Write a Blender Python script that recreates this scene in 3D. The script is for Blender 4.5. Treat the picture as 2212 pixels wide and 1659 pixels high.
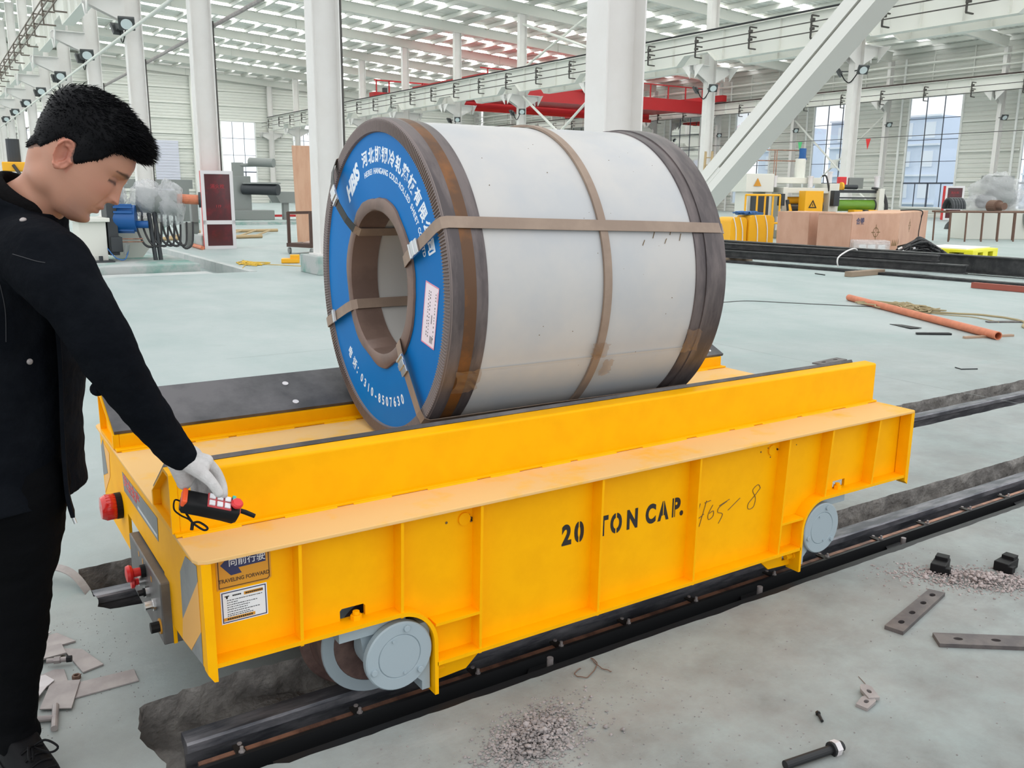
import bpy, math, random
import numpy as np
from mathutils import Vector, Matrix, noise
random.seed(7)
SC = bpy.context.scene
for o in list(bpy.data.objects): bpy.data.objects.remove(o)
COL = SC.collection
PI = math.pi

# ---------------------------------------------------------------- camera
cam_data = bpy.data.cameras.new('camera')
cam = bpy.data.objects.new('camera', cam_data); COL.objects.link(cam)
YAW, PITCH, ROLL = math.radians(56.73389891), math.radians(12.38083988), math.radians(0.56574008)
fw = Vector((math.cos(YAW)*math.cos(PITCH), math.sin(YAW)*math.cos(PITCH), -math.sin(PITCH)))
rt = Vector((math.sin(YAW), -math.cos(YAW), 0)); up = rt.cross(fw)
r2 = math.cos(ROLL)*rt + math.sin(ROLL)*up
u2 = -math.sin(ROLL)*rt + math.cos(ROLL)*up
cam.matrix_world = Matrix(((r2.x, u2.x, -fw.x, 0), (r2.y, u2.y, -fw.y, 0), (r2.z, u2.z, -fw.z, 1.5), (0, 0, 0, 1)))
cam_data.sensor_fit = 'HORIZONTAL'; cam_data.sensor_width = 36.0
cam_data.lens = 1899.0456/2212*36.0
cam_data.clip_start = 0.05; cam_data.clip_end = 500
SC.camera = cam

# ---------------------------------------------------------------- sky, lights, exposure
W = bpy.data.worlds.new('overcast_sky'); SC.world = W; W.use_nodes = True
W.node_tree.nodes['Background'].inputs[0].default_value = (0.97, 0.985, 1.0, 1)
W.node_tree.nodes['Background'].inputs[1].default_value = 1.05
SC.view_settings.view_transform = 'Standard'; SC.view_settings.look = 'None'
SC.view_settings.exposure = 0.58; SC.view_settings.gamma = 1.0
SC.view_settings.use_curve_mapping = False
SKYLIGHT = 5.2
SC.cycles.max_bounces = 8; SC.cycles.diffuse_bounces = 5; SC.cycles.glossy_bounces = 3
SC.cycles.transparent_max_bounces = 8; SC.cycles.caustics_reflective = False; SC.cycles.caustics_refractive = False
SC.cycles.sample_clamp_indirect = 6.0

# ---------------------------------------------------------------- materials
MATS = {}
def M(name, c=(.8, .8, .8), rough=.5, metal=0.0, c2=None, vscale=6.0, vlo=.42, vhi=.62, bump=0.0, bscale=40.0,
      emit=None, spec=.5, coat=0.0, detail=5.0, stretch=(1, 1, 1), rough2=None, dist=.01, alpha=1.0, sheen=0.0):
    m = bpy.data.materials.new(name); m.use_nodes = True; MATS[name] = m
    nt = m.node_tree; N = nt.nodes; L = nt.links
    b = N['Principled BSDF']
    b.inputs['Base Color'].default_value = (*c, 1); b.inputs['Roughness'].default_value = rough
    b.inputs['Metallic'].default_value = metal; b.inputs['Specular IOR Level'].default_value = spec
    if coat: b.inputs['Coat Weight'].default_value = coat; b.inputs['Coat Roughness'].default_value = .15
    if sheen: b.inputs['Sheen Weight'].default_value = sheen
    if alpha < 1: b.inputs['Alpha'].default_value = alpha
    if emit: b.inputs['Emission Color'].default_value = (*c, 1); b.inputs['Emission Strength'].default_value = emit
    tc = mp = None
    if c2 or bump:
        tc = N.new('ShaderNodeTexCoord'); mp = N.new('ShaderNodeMapping'); mp.inputs['Scale'].default_value = stretch
        L.new(tc.outputs['Object'], mp.inputs['Vector'])
    if c2:
        n = N.new('ShaderNodeTexNoise'); n.inputs['Scale'].default_value = vscale; n.inputs['Detail'].default_value = detail
        n.inputs['Roughness'].default_value = .62
        L.new(mp.outputs[0], n.inputs['Vector'])
        r = N.new('ShaderNodeValToRGB'); r.color_ramp.elements[0].position = vlo; r.color_ramp.elements[1].position = vhi
        r.color_ramp.elements[0].color = (*c, 1); r.color_ramp.elements[1].color = (*c2, 1)
        L.new(n.outputs['Fac'], r.inputs[0]); L.new(r.outputs[0], b.inputs['Base Color'])
        if rough2 is not None:
            mr = N.new('ShaderNodeMapRange'); mr.inputs[1].default_value = vlo; mr.inputs[2].default_value = vhi
            mr.inputs[3].default_value = rough; mr.inputs[4].default_value = rough2
            L.new(n.outputs['Fac'], mr.inputs[0]); L.new(mr.outputs[0], b.inputs['Roughness'])
    if bump:
        n2 = N.new('ShaderNodeTexNoise'); n2.inputs['Scale'].default_value = bscale; n2.inputs['Detail'].default_value = 4
        L.new(mp.outputs[0], n2.inputs['Vector'])
        bp = N.new('ShaderNodeBump'); bp.inputs['Strength'].default_value = bump; bp.inputs['Distance'].default_value = dist
        L.new(n2.outputs['Fac'], bp.inputs['Height']); L.new(bp.outputs[0], b.inputs['Normal'])
    return m

# ---------------------------------------------------------------- mesh builder
class MB:
    def __init__(s): s.v = []; s.f = []
    def add(s, vs, fs):
        k = len(s.v); s.v += [tuple(p) for p in vs]; s.f += [tuple(i+k for i in q) for q in fs]; return s
    def box(s, x0, x1, y0, y1, z0, z1):
        return s.add([(x, y, z) for z in (z0, z1) for y in (y0, y1) for x in (x0, x1)],
                     [(0, 2, 3, 1), (4, 5, 7, 6), (0, 1, 5, 4), (2, 6, 7, 3), (0, 4, 6, 2), (1, 3, 7, 5)])
    def obox(s, c, X, Y, Z):                         # centre and three half-axis vectors
        c, X, Y, Z = map(Vector, (c, X, Y, Z))
        return s.add([c+i*X+j*Y+k*Z for k in (-1, 1) for j in (-1, 1) for i in (-1, 1)],
                     [(0, 2, 3, 1), (4, 5, 7, 6), (0, 1, 5, 4), (2, 6, 7, 3), (0, 4, 6, 2), (1, 3, 7, 5)])
    def prism(s, poly, d):                           # planar polygon (3d points) swept by d
        n = len(poly); d = Vector(d); P = [Vector(p) for p in poly]
        return s.add(P+[p+d for p in P], [tuple(range(n))[::-1], tuple(range(n, 2*n))] +
                     [(i, (i+1) % n, (i+1) % n+n, i+n) for i in range(n)])
    def cyl(s, p0, p1, r0, r1=None, n=16, caps=True):
        r1 = r0 if r1 is None else r1
        p0, p1 = Vector(p0), Vector(p1); a = (p1-p0).normalized()
        x = a.orthogonal().normalized(); y = a.cross(x)
        vs = []
        for p, r in ((p0, r0), (p1, r1)):
            vs += [p+(x*math.cos(2*PI*i/n)+y*math.sin(2*PI*i/n))*r for i in range(n)]
        fs = [(i, (i+1) % n, (i+1) % n+n, i+n) for i in range(n)]
        if caps: fs += [tuple(range(n))[::-1], tuple(range(n, 2*n))]
        return s.add(vs, fs)
    def tube(s, path, r, n=8, caps=True):
        P = [Vector(p) for p in path]; R = r if isinstance(r, (list, tuple)) else [r]*len(P)
        vs = []; x = None
        for i, p in enumerate(P):
            a = (P[min(i+1, len(P)-1)]-P[max(i-1, 0)]).normalized()
            x = a.orthogonal().normalized() if x is None else (x-a*x.dot(a)).normalized()
            y = a.cross(x)
            vs += [p+(x*math.cos(2*PI*k/n)+y*math.sin(2*PI*k/n))*R[i] for k in range(n)]
        fs = [(i*n+k, i*n+(k+1) % n, (i+1)*n+(k+1) % n, (i+1)*n+k) for i in range(len(P)-1) for k in range(n)]
        if caps: fs += [tuple(range(n))[::-1], tuple(range(len(vs)-n, len(vs)))]
        return s.add(vs, fs)
    def lathe(s, prof, o, a, n=32, closed=False, a0=0.0, a1=2*PI, x=None):   # prof: (radius, distance along a)
        o = Vector(o); a = Vector(a).normalized(); x = Vector(x) if x is not None else a.orthogonal().normalized(); y = a.cross(x)
        full = abs(a1-a0-2*PI) < 1e-6; m = n if full else n+1
        vs = []
        for i in range(m):
            t = a0+(a1-a0)*i/n; d = x*math.cos(t)+y*math.sin(t)
            vs += [o+a*h+d*r for r, h in prof]
        k = len(prof); fs = []
        for i in range(n):
            j = (i+1) % m
            for q in range(k if closed else k-1):
                p = (q+1) % k
                fs.append((i*k+q, j*k+q, j*k+p, i*k+p))
        return s.add(vs, fs)
    def strip(s, path, half, thick, nrm):            # flat band: path, half-width vector(s), thickness along nrm(s)
        P = [Vector(p) for p in path]
        Hh = [Vector(h) for h in half] if isinstance(half[0], (tuple, list, Vector)) else [Vector(half)]*len(P)
        Nn = [Vector(h) for h in nrm] if isinstance(nrm[0], (tuple, list, Vector)) else [Vector(nrm)]*len(P)
        vs = []
        for p, h, q in zip(P, Hh, Nn): vs += [p-h, p+h, p+h+q*thick, p-h+q*thick]
        fs = [(i*4+k, i*4+(k+1) % 4, i*4+4+(k+1) % 4, i*4+4+k) for i in range(len(P)-1) for k in range(4)]
        fs += [(3, 2, 1, 0), tuple(len(vs)-4+k for k in range(4))]
        return s.add(vs, fs)
    def ibeam(s, p0, p1, h, b, tf, tw, web=(0, 0, 1)):    # I section, web direction given
        p0, p1 = Vector(p0), Vector(p1); a = (p1-p0).normalized(); w = Vector(web); w = (w-a*w.dot(a)).normalized(); q = a.cross(w)
        pr = [(-b/2, -h/2), (b/2, -h/2), (b/2, -h/2+tf), (tw/2, -h/2+tf), (tw/2, h/2-tf), (b/2, h/2-tf), (b/2, h/2),
              (-b/2, h/2), (-b/2, h/2-tf), (-tw/2, h/2-tf), (-tw/2, -h/2+tf), (-b/2, -h/2+tf)]
        vs = [p0+q*x+w*y for x, y in pr]+[p1+q*x+w*y for x, y in pr]
        fs = [(i, (i+1) % 12, (i+1) % 12+12, i+12) for i in range(12)]
        for o in (0, 12):
            for f in ((0, 1, 2, 11), (11, 2, 3, 10), (10, 3, 4, 9), (9, 4, 5, 8), (8, 5, 6, 7)):
                fs.append(tuple(i+o for i in f))
        return s.add(vs, fs)
    def ball(s, c, r, nu=12, nv=8, sc=(1, 1, 1)):
        c = Vector(c); vs = [c+Vector((0, 0, r*sc[2]))]
        for j in range(1, nv):
            t = PI*j/nv
            vs += [c+Vector((r*sc[0]*math.sin(t)*math.cos(2*PI*i/nu), r*sc[1]*math.sin(t)*math.sin(2*PI*i/nu), r*sc[2]*math.cos(t))) for i in range(nu)]
        vs.append(c-Vector((0, 0, r*sc[2])))
        fs = [(0, 1+i, 1+(i+1) % nu) for i in range(nu)]
        for j in range(nv-2):
            fs += [(1+j*nu+i, 1+(j+1)*nu+i, 1+(j+1)*nu+(i+1) % nu, 1+j*nu+(i+1) % nu) for i in range(nu)]
        k = len(vs)-1
        fs += [(k, k-nu+(i+1) % nu, k-nu+i) for i in range(nu)]
        return s.add(vs, fs)
    def rock(s, c, r, sc=(1, 1, .7), seed=0):
        rr = random.Random(seed); g = (1+5**.5)/2
        P = [(-1, g, 0), (1, g, 0), (-1, -g, 0), (1, -g, 0), (0, -1, g), (0, 1, g), (0, -1, -g), (0, 1, -g), (g, 0, -1), (g, 0, 1), (-g, 0, -1), (-g, 0, 1)]
        F = [(0, 11, 5), (0, 5, 1), (0, 1, 7), (0, 7, 10), (0, 10, 11), (1, 5, 9), (5, 11, 4), (11, 10, 2), (10, 7, 6), (7, 1, 8),
             (3, 9, 4), (3, 4, 2), (3, 2, 6), (3, 6, 8), (3, 8, 9), (4, 9, 5), (2, 4, 11), (6, 2, 10), (8, 6, 7), (9, 8, 1)]
        Rm = Matrix.Rotation(rr.uniform(0, 6.28), 3, 'Z') @ Matrix.Rotation(rr.uniform(-.5, .5), 3, 'X')
        vs = []
        for p in P:
            q = Vector(p).normalized()*r*rr.uniform(.65, 1.15); q = Rm @ Vector((q.x*sc[0], q.y*sc[1], q.z*sc[2])); vs.append(Vector(c)+q)
        return s.add(vs, F)
    def merge(s, o, mtx=None):
        return s.add([mtx @ Vector(p) for p in o.v] if mtx is not None else o.v, o.f)

def mesh_of(mb, name, org=(0, 0, 0)):
    me = bpy.data.meshes.new(name)
    ox, oy, oz = org
    me.from_pydata([(x-ox, y-oy, z-oz) for x, y, z in mb.v], [], mb.f); me.validate(); me.update()
    return me
ORG = {}
def obj(name, mb, mat, parent=None, label=None, smooth=False, stuff=False, bevel=0.0, org=None, ang=40):
    """one mesh object; given in world coordinates, stored about the origin of its thing"""
    og = org if org is not None else (ORG.get(parent.name, (0, 0, 0)) if parent else (0, 0, 0))
    me = mesh_of(mb, name, og) if isinstance(mb, MB) else mb
    o = bpy.data.objects.new(name, me); COL.objects.link(o)
    mm = MATS[mat] if isinstance(mat, str) else mat
    if not me.materials: me.materials.append(mm)
    if parent: o.parent = parent
    else: o.location = og
    ORG[o.name] = tuple(og)
    if smooth:
        me.polygons.foreach_set('use_smooth', [True]*len(me.polygons))
        if ang < 180:
            try: me.set_sharp_from_angle(angle=math.radians(ang))
            except Exception: pass
    if bevel:
        b = o.modifiers.new('bevel', 'BEVEL'); b.width = bevel; b.segments = 2; b.limit_method = 'ANGLE'; b.harden_normals = False
    if label: o['label'] = label
    if stuff: o['kind'] = 'stuff'
    return o
def tag(o, label, cat, group=None, kind=None):
    o['label'] = label; o['category'] = cat
    if group: o['group'] = group
    if kind: o['kind'] = kind
    return o
def thing(name, loc, label, cat, group=None, kind=None):
    o = bpy.data.objects.new(name, None); COL.objects.link(o); o.location = loc; o.empty_display_size = .05
    ORG[o.name] = tuple(loc)
    return tag(o, label, cat, group, kind)
def solo(name, mb, mat, loc, label, cat, group=None, kind=None, **k):
    return tag(obj(name, mb, mat, org=loc, **k), label, cat, group, kind)
def struct(name, mb, mat, loc=(0, 0, 0), label=None, **k):
    o = obj(name, mb, mat, org=loc, **k); o['kind'] = 'structure'
    if label: o['label'] = label
    return o
def copy_tree(r, loc=None, rotz=None, label=None, scale=None):
    def cp(o, p):
        c = o.copy(); COL.objects.link(c)
        if p is not None: c.parent = p
        ORG[c.name] = ORG.get(o.name, (0, 0, 0))
        for ch in list(o.children): cp(ch, c)
        return c
    c = cp(r, None)
    if loc is not None: c.location = loc
    if rotz is not None: c.rotation_euler = (0, 0, rotz)
    if label: c['label'] = label
    if scale: c.scale = scale
    return c

def eval_mesh(o):
    dg = bpy.context.evaluated_depsgraph_get(); dg.update()
    return bpy.data.meshes.new_from_object(o.evaluated_get(dg))
def flat(loops, ext):
    """polygons with holes in the plane, thickness 2*ext; returns MB in (u, v, w)"""
    cu = bpy.data.curves.new('tmp', 'CURVE'); cu.dimensions = '2D'; cu.fill_mode = 'BOTH'; cu.extrude = ext
    for lp in loops:
        sp = cu.splines.new('POLY'); sp.points.add(len(lp)-1); sp.use_cyclic_u = True
        for p, q in zip(sp.points, lp): p.co = (q[0], q[1], 0, 1)
    o = bpy.data.objects.new('tmp', cu); COL.objects.link(o)
    me = eval_mesh(o); mb = MB()
    mb.add([tuple(v.co) for v in me.vertices], [tuple(p.vertices) for p in me.polygons])
    bpy.data.objects.remove(o); bpy.data.curves.remove(cu); bpy.data.meshes.remove(me)
    return mb
def text(s, size, ext=.0005, bold=0.0, align='CENTER', shear=0.0, sx=1.0, space=1.0):
    cu = bpy.data.curves.new('tmp', 'FONT'); cu.body = s; cu.size = size; cu.extrude = ext; cu.align_x = align; cu.align_y = 'CENTER'
    cu.offset = bold; cu.shear = shear; cu.resolution_u = 5; cu.space_character = space
    o = bpy.data.objects.new('tmp', cu); COL.objects.link(o)
    me = eval_mesh(o); mb = MB()
    mb.add([(v.co.x*sx, v.co.y, v.co.z) for v in me.vertices], [tuple(p.vertices) for p in me.polygons])
    bpy.data.objects.remove(o); bpy.data.curves.remove(cu); bpy.data.meshes.remove(me)
    return mb
def placed(mb, o, X, Y, Z):
    o, X, Y, Z = map(Vector, (o, X, Y, Z)); r = MB()
    return r.add([o+X*p[0]+Y*p[1]+Z*p[2] for p in mb.v], mb.f)
def arc(cx, cy, r, a0, a1, n):
    return [(cx+r*math.cos(math.radians(a0+(a1-a0)*i/n)), cy+r*math.sin(math.radians(a0+(a1-a0)*i/n))) for i in range(n+1)]
def curve_pts(P, n=8):
    """Catmull-Rom through the points"""
    P = [Vector(p) for p in P]; out = []
    for i in range(len(P)-1):
        a, b, c, d = P[max(i-1, 0)], P[i], P[i+1], P[min(i+2, len(P)-1)]
        for k in range(n):
            t = k/n
            out.append(.5*((2*b)+(c-a)*t+(2*a-5*b+4*c-d)*t*t+(3*b-a-3*c+d)*t**3))
    return out+[P[-1]]
def N3(x, y, z): return noise.noise(Vector((x, y, z)))

# ---------------------------------------------------------------- material list
M('yellow_paint', (.95, .455, .0), .5, c2=(.91, .425, .0), vscale=9, bump=.05, bscale=70, dist=.002, spec=.12)
M('dusty_yellow', (.78, .49, .20), .8, c2=(.84, .44, .04), vscale=5, vlo=.52, vhi=.72, spec=.1, bump=.1, bscale=90, dist=.002)
M('black_pad', (.035, .035, .04), .38, c2=(.12, .115, .12), vscale=3.2, vlo=.40, vhi=.6, detail=6, rough2=.55)
M('bearing_grey', (.33, .40, .44), .42, bump=.06, bscale=120, dist=.002)
M('wheel_brown', (.09, .055, .05), .5, c2=(.16, .1, .085), vscale=14)
M('wheel_rust', (.15, .035, .008), .45, c2=(.30, .15, .01), vscale=8)
M('hole_dark', (.012, .011, .01), .8)
M('tape_grey', (.19, .20, .20), .5, c2=(.25, .26, .26), vscale=8)
M('tape_orange', (.85, .44, .10), .5)
M('beacon_red', (.62, .015, .01), .22, coat=.5)
M('panel_grey', (.11, .105, .105), .45, metal=.3, c2=(.15, .145, .14), vscale=7)
M('knob_red', (.68, .02, .02), .35)
M('chrome', (.7, .7, .7), .25, metal=1)
M('black_plastic', (.008, .008, .009), .5, spec=.2)
M('sticker_orange', (.62, .28, .02), .4)
M('sticker_navy', (.025, .03, .10), .45)
M('sticker_white', (.75, .78, .8), .4)
M('print_black', (.012, .012, .012), .6)
M('print_brown', (.10, .045, .01), .6)
M('print_white', (.78, .85, .92), .5)
M('print_pink', (.72, .25, .38), .5)
M('scuff_brown', (.16, .10, .03), .7)
M('sheet_white', (.515, .505, .49), .42, c2=(.455, .465, .475), vscale=2.5, spec=.4, bump=.12, bscale=3.2, dist=.006, stretch=(1, 1, 1))
M('bore_sheet', (.50, .49, .47), .4)
M('edge_steel', (.072, .060, .062), .42, metal=.35, c2=(.145, .12, .118), vscale=5, stretch=(3, .7, .7))
M('flute_steel', (.185, .15, .142), .5, metal=.25)
M('rust_band', (.10, .045, .018), .5, metal=.2, c2=(.20, .075, .015), vscale=7, bump=.1, bscale=60, dist=.002)
M('blue_face', (.0, .155, .48), .5, c2=(.0, .17, .51), vscale=2, spec=.15)
M('bore_brown', (.19, .125, .10), .5, metal=.15, c2=(.14, .09, .072), vscale=6)
M('bore_lining', (.10, .068, .055), .55)
M('strap_tan', (.26, .19, .145), .55, metal=.1, c2=(.31, .23, .175), vscale=9)
M('strap_shaded', (.03, .03, .03), .4)  # tan strap turned away: its shade is put into the colour
M('buckle_steel', (.62, .63, .64), .28, metal=.9)
M('label_paper', (.83, .74, .82), .55)
M('tape_film', (.28, .17, .10), .22, coat=.3, alpha=.38)
M('floor_edge', (.30, .335, .33), .9, c2=(.20, .22, .21), vscale=18, bump=.5, bscale=40)
M('trench_concrete', (.19, .18, .17), .95, c2=(.33, .315, .295), vscale=9, bump=.8, bscale=30, dist=.02)
M('rail_steel', (.085, .09, .105), .42, metal=.5, c2=(.24, .24, .26), vscale=7, stretch=(.6, 3, 3), bump=.15, bscale=40, dist=.003)
M('rail_dark', (.016, .017, .019), .5, metal=.3)
M('copper_bar', (.40, .20, .13), .45, metal=.4, c2=(.17, .09, .065), vscale=6, stretch=(2, 1, 1))
M('clamp_dark', (.03, .027, .024), .5, metal=.5)
M('steel_grey', (.30, .27, .265), .5, metal=.35, c2=(.38, .345, .335), vscale=9)
M('steel_pale', (.55, .52, .53), .5, c2=(.62, .60, .61), vscale=6)
M('mill_plate', (.10, .088, .09), .45, metal=.4, c2=(.155, .135, .13), vscale=12)
M('rubble_grey', (.22, .20, .195), .95, c2=(.36, .325, .32), vscale=30)
M('rubble_pink', (.32, .27, .262), .95, c2=(.44, .385, .375), vscale=30)
M('pipe_orange', (.62, .20, .10), .5, c2=(.52, .16, .08), vscale=8)
M('beam_red', (.30, .07, .045), .55)
M('wood_stick', (.40, .27, .19), .8)
M('rope_straw', (.38, .31, .18), .9)
M('rope_yellow', (.65, .42, .05), .8)
M('wood_block', (.28, .21, .15), .8)
M('beam_black', (.017, .018, .02), .45, c2=(.05, .05, .05), vscale=5)
M('column_white', (.73, .715, .695), .5, c2=(.70, .68, .655), vscale=1.2, bump=.03, bscale=30)
M('steel_white', (.74, .745, .70), .55)
M('roof_sheet', (.74, .75, .71), .5)
M('wall_siding', (.64, .65, .605), .55)
M('trim_white', (.78, .79, .77), .5)
M('skylight_panel', (1, 1, 1), .5, emit=SKYLIGHT)
M('lamp_glass', (.62, .70, .72), .2)
M('lamp_body', (.055, .06, .062), .5)
M('crane_red', (.42, .012, .016), .45)
M('crane_red_bright', (.75, .03, .02), .4)
M('crane_teal', (.01, .20, .20), .4)
M('rail_brown', (.045, .03, .025), .6)
M('wire_dark', (.06, .055, .05), .6)
M('wire_brown', (.14, .115, .095), .6)
M('window_frame', (.07, .085, .12), .5)
M('pedestal_concrete', (.42, .44, .43), .9, c2=(.12, .30, .25), vscale=1.6, vlo=.45, vhi=.68, bump=.3, bscale=30)
M('slab_concrete', (.50, .52, .51), .9, c2=(.42, .46, .45), vscale=2.5, bump=.2, bscale=20)
M('plywood', (.56, .33, .235), .65, c2=(.48, .265, .18), vscale=2.2, stretch=(1, 1, .5), vlo=.4, vhi=.68)
M('plywood_pale', (.62, .38, .255), .65, c2=(.55, .31, .20), vscale=2.0, stretch=(2.5, 2.5, .4))
M('machine_white', (.70, .70, .64), .5)
M('machine_grey', (.22, .235, .225), .5)
M('machine_yellow', (.85, .42, .01), .45)
M('machine_green', (.12, .27, .02), .4)
M('roller_grey', (.17, .175, .18), .35, metal=.6)
M('motor_blue', (.006, .09, .30), .4)
M('motor_dark', (.03, .035, .04), .5)
M('cabinet_red', (.68, .03, .035), .4)
M('faint_red', (.30, .012, .02), .5)
M('cabinet_glass', (.075, .014, .018), .12, c2=(.20, .012, .02), vscale=2.4, vlo=.5, vhi=.8)
M('aluminium', (.68, .66, .67), .35, metal=.3)
M('film_clear', (.74, .75, .77), .2, alpha=.34, bump=1.0, bscale=12, dist=.04)
M('tarp_grey', (.36, .37, .37), .6, bump=.6, bscale=3)
M('bamboo', (.44, .32, .17), .6)
M('rust_rod', (.15, .085, .06), .7)
M('trolley_brown', (.07, .035, .025), .6)
M('cardboard', (.55, .42, .36), .8)
M('hose_black', (.02, .02, .022), .45)
M('pallet_yellow', (.78, .72, .02), .5)
M('paper_white', (.75, .74, .72), .7)
M('blue_plastic', (.02, .12, .35), .5)
M('flag_red', (.75, .04, .04), .6)
M('flag_green', (.10, .60, .22), .6)
M('door_lilac', (.60, .61, .70), .5)
M('neighbour_wall', (.66, .73, .85), .7)
M('neighbour_white', (.82, .85, .90), .7)
M('jacket_black', (.0042, .0052, .0075), .85, c2=(.0065, .0078, .0105), vscale=9, bump=.35, bscale=60, spec=.04)
M('shirt_black', (.0085, .008, .0085), .9, bump=.3, bscale=90, spec=.03)
M('trouser_black', (.004, .0043, .005), .85, bump=.2, bscale=50, spec=.03)
M('shoe_black', (.005, .005, .006), .6, spec=.12)
M('hair_black', (.0026, .0028, .0040), .5, spec=.12)
M('glove_knit', (.56, .545, .54), .95, c2=(.47, .45, .445), vscale=16, bump=.8, bscale=260, dist=.002)
M('cuff_blue', (.03, .16, .33), .8)
M('thread_grey', (.035, .035, .04), .8)
M('remote_orange', (.85, .10, .02), .45)
M('remote_frame', (.52, .06, .07), .5)
M('button_white', (.72, .72, .75), .4)
M('sticker_green', (.05, .45, .33), .4)
# ---------------------------------------------------------------- special materials
def floor_material():
    m = bpy.data.materials.new('painted_floor'); m.use_nodes = True; MATS['painted_floor'] = m
    nt = m.node_tree; N = nt.nodes; L = nt.links; b = N['Principled BSDF']
    b.inputs['Roughness'].default_value = .55; b.inputs['Specular IOR Level'].default_value = .35
    tc = N.new('ShaderNodeTexCoord')
    def nz(scale, detail, stretch=(1, 1, 1), rough=.6):
        mp = N.new('ShaderNodeMapping'); mp.inputs['Scale'].default_value = stretch; L.new(tc.outputs['Object'], mp.inputs[0])
        n = N.new('ShaderNodeTexNoise'); n.inputs['Scale'].default_value = scale; n.inputs['Detail'].default_value = detail
        n.inputs['Roughness'].default_value = rough; L.new(mp.outputs[0], n.inputs[0]); return n.outputs['Fac']
    def ramp(fac, p0, p1, c0, c1):
        r = N.new('ShaderNodeValToRGB'); e = r.color_ramp.elements; e[0].position = p0; e[1].position = p1
        e[0].color = (*c0, 1); e[1].color = (*c1, 1); L.new(fac, r.inputs[0]); return r.outputs[0]
    def mix(f, a, bb, blend='MIX'):
        x = N.new('ShaderNodeMix'); x.data_type = 'RGBA'; x.blend_type = blend
        if isinstance(f, float): x.inputs[0].default_value = f
        else: L.new(f, x.inputs[0])
        for s, v in ((6, a), (7, bb)):
            if isinstance(v, tuple): x.inputs[s].default_value = (*v, 1)
            else: L.new(v, x.inputs[s])
        return x.outputs[2]
    def mth(op, a, bb):
        x = N.new('ShaderNodeMath'); x.operation = op
        for i, v in enumerate((a, bb)):
            if isinstance(v, (int, float)): x.inputs[i].default_value = v
            else: L.new(v, x.inputs[i])
        return x.outputs[0]
    mint = ramp(nz(.9, 6, (1, .6, 1)), .35, .7, (.325, .395, .388), (.42, .468, .462))
    green = mix(mth('MULTIPLY', ramp(nz(1.6, 5, (.5, 1.4, 1)), .60, .74, (0, 0, 0), (1, 1, 1)), .45), mint, (.29, .42, .40))
    # settled dust round the dug-out tracks
    sp = N.new('ShaderNodeSeparateXYZ'); L.new(tc.outputs['Object'], sp.inputs[0])
    near = N.new('ShaderNodeMapRange'); near.inputs[1].default_value = 6.5; near.inputs[2].default_value = 1.6
    near.inputs[3].default_value = 0; near.inputs[4].default_value = 1; L.new(sp.outputs['Y'], near.inputs[0])
    xx = N.new('ShaderNodeMapRange'); xx.inputs[1].default_value = -.2; xx.inputs[2].default_value = 1.6
    xx.inputs[3].default_value = .62; xx.inputs[4].default_value = 1; L.new(sp.outputs['X'], xx.inputs[0])
    dustn = ramp(nz(2.4, 7, (1, 1, 1), .7), .30, .62, (.35, .35, .35), (1, 1, 1))
    dm = mth('MULTIPLY', mth('MULTIPLY', near.outputs[0], xx.outputs[0]), dustn)
    dustc = ramp(nz(3.1, 5), .35, .65, (.185, .19, .182), (.245, .242, .23))
    c = mix(mth('MULTIPLY', dm, .95), green, dustc)
    # scrapes and pale patches
    pale = ramp(nz(1.3, 8, (.8, 2.2, 1), .7), .6, .72, (0, 0, 0), (1, 1, 1))
    c = mix(mth('MULTIPLY', pale, .22), c, (.50, .52, .52))
    grime = ramp(nz(5.5, 9, (.7, 1.8, 1), .75), .58, .75, (0, 0, 0), (1, 1, 1))
    c = mix(mth('MULTIPLY', grime, .25), c, (.20, .21, .20))
    L.new(c, b.inputs['Base Color'])
    bp = N.new('ShaderNodeBump'); bp.inputs['Strength'].default_value = .22; bp.inputs['Distance'].default_value = .012
    L.new(nz(11, 9, (1, 1.6, 1), .68), bp.inputs['Height']); L.new(bp.outputs[0], b.inputs['Normal'])
floor_material()
def glass_material():
    m = bpy.data.materials.new('window_glass'); m.use_nodes = True; MATS['window_glass'] = m
    nt = m.node_tree; N = nt.nodes; L = nt.links; N.remove(N['Principled BSDF'])
    t = N.new('ShaderNodeBsdfTransparent'); t.inputs[0].default_value = (.93, .96, .98, 1)
    g = N.new('ShaderNodeBsdfGlossy'); g.inputs['Roughness'].default_value = .03
    f = N.new('ShaderNodeFresnel'); f.inputs[0].default_value = 1.45
    x = N.new('ShaderNodeMixShader'); L.new(f.outputs[0], x.inputs[0]); L.new(t.outputs[0], x.inputs[1]); L.new(g.outputs[0], x.inputs[2])
    L.new(x.outputs[0], N['Material Output'].inputs[0])
glass_material()

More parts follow.
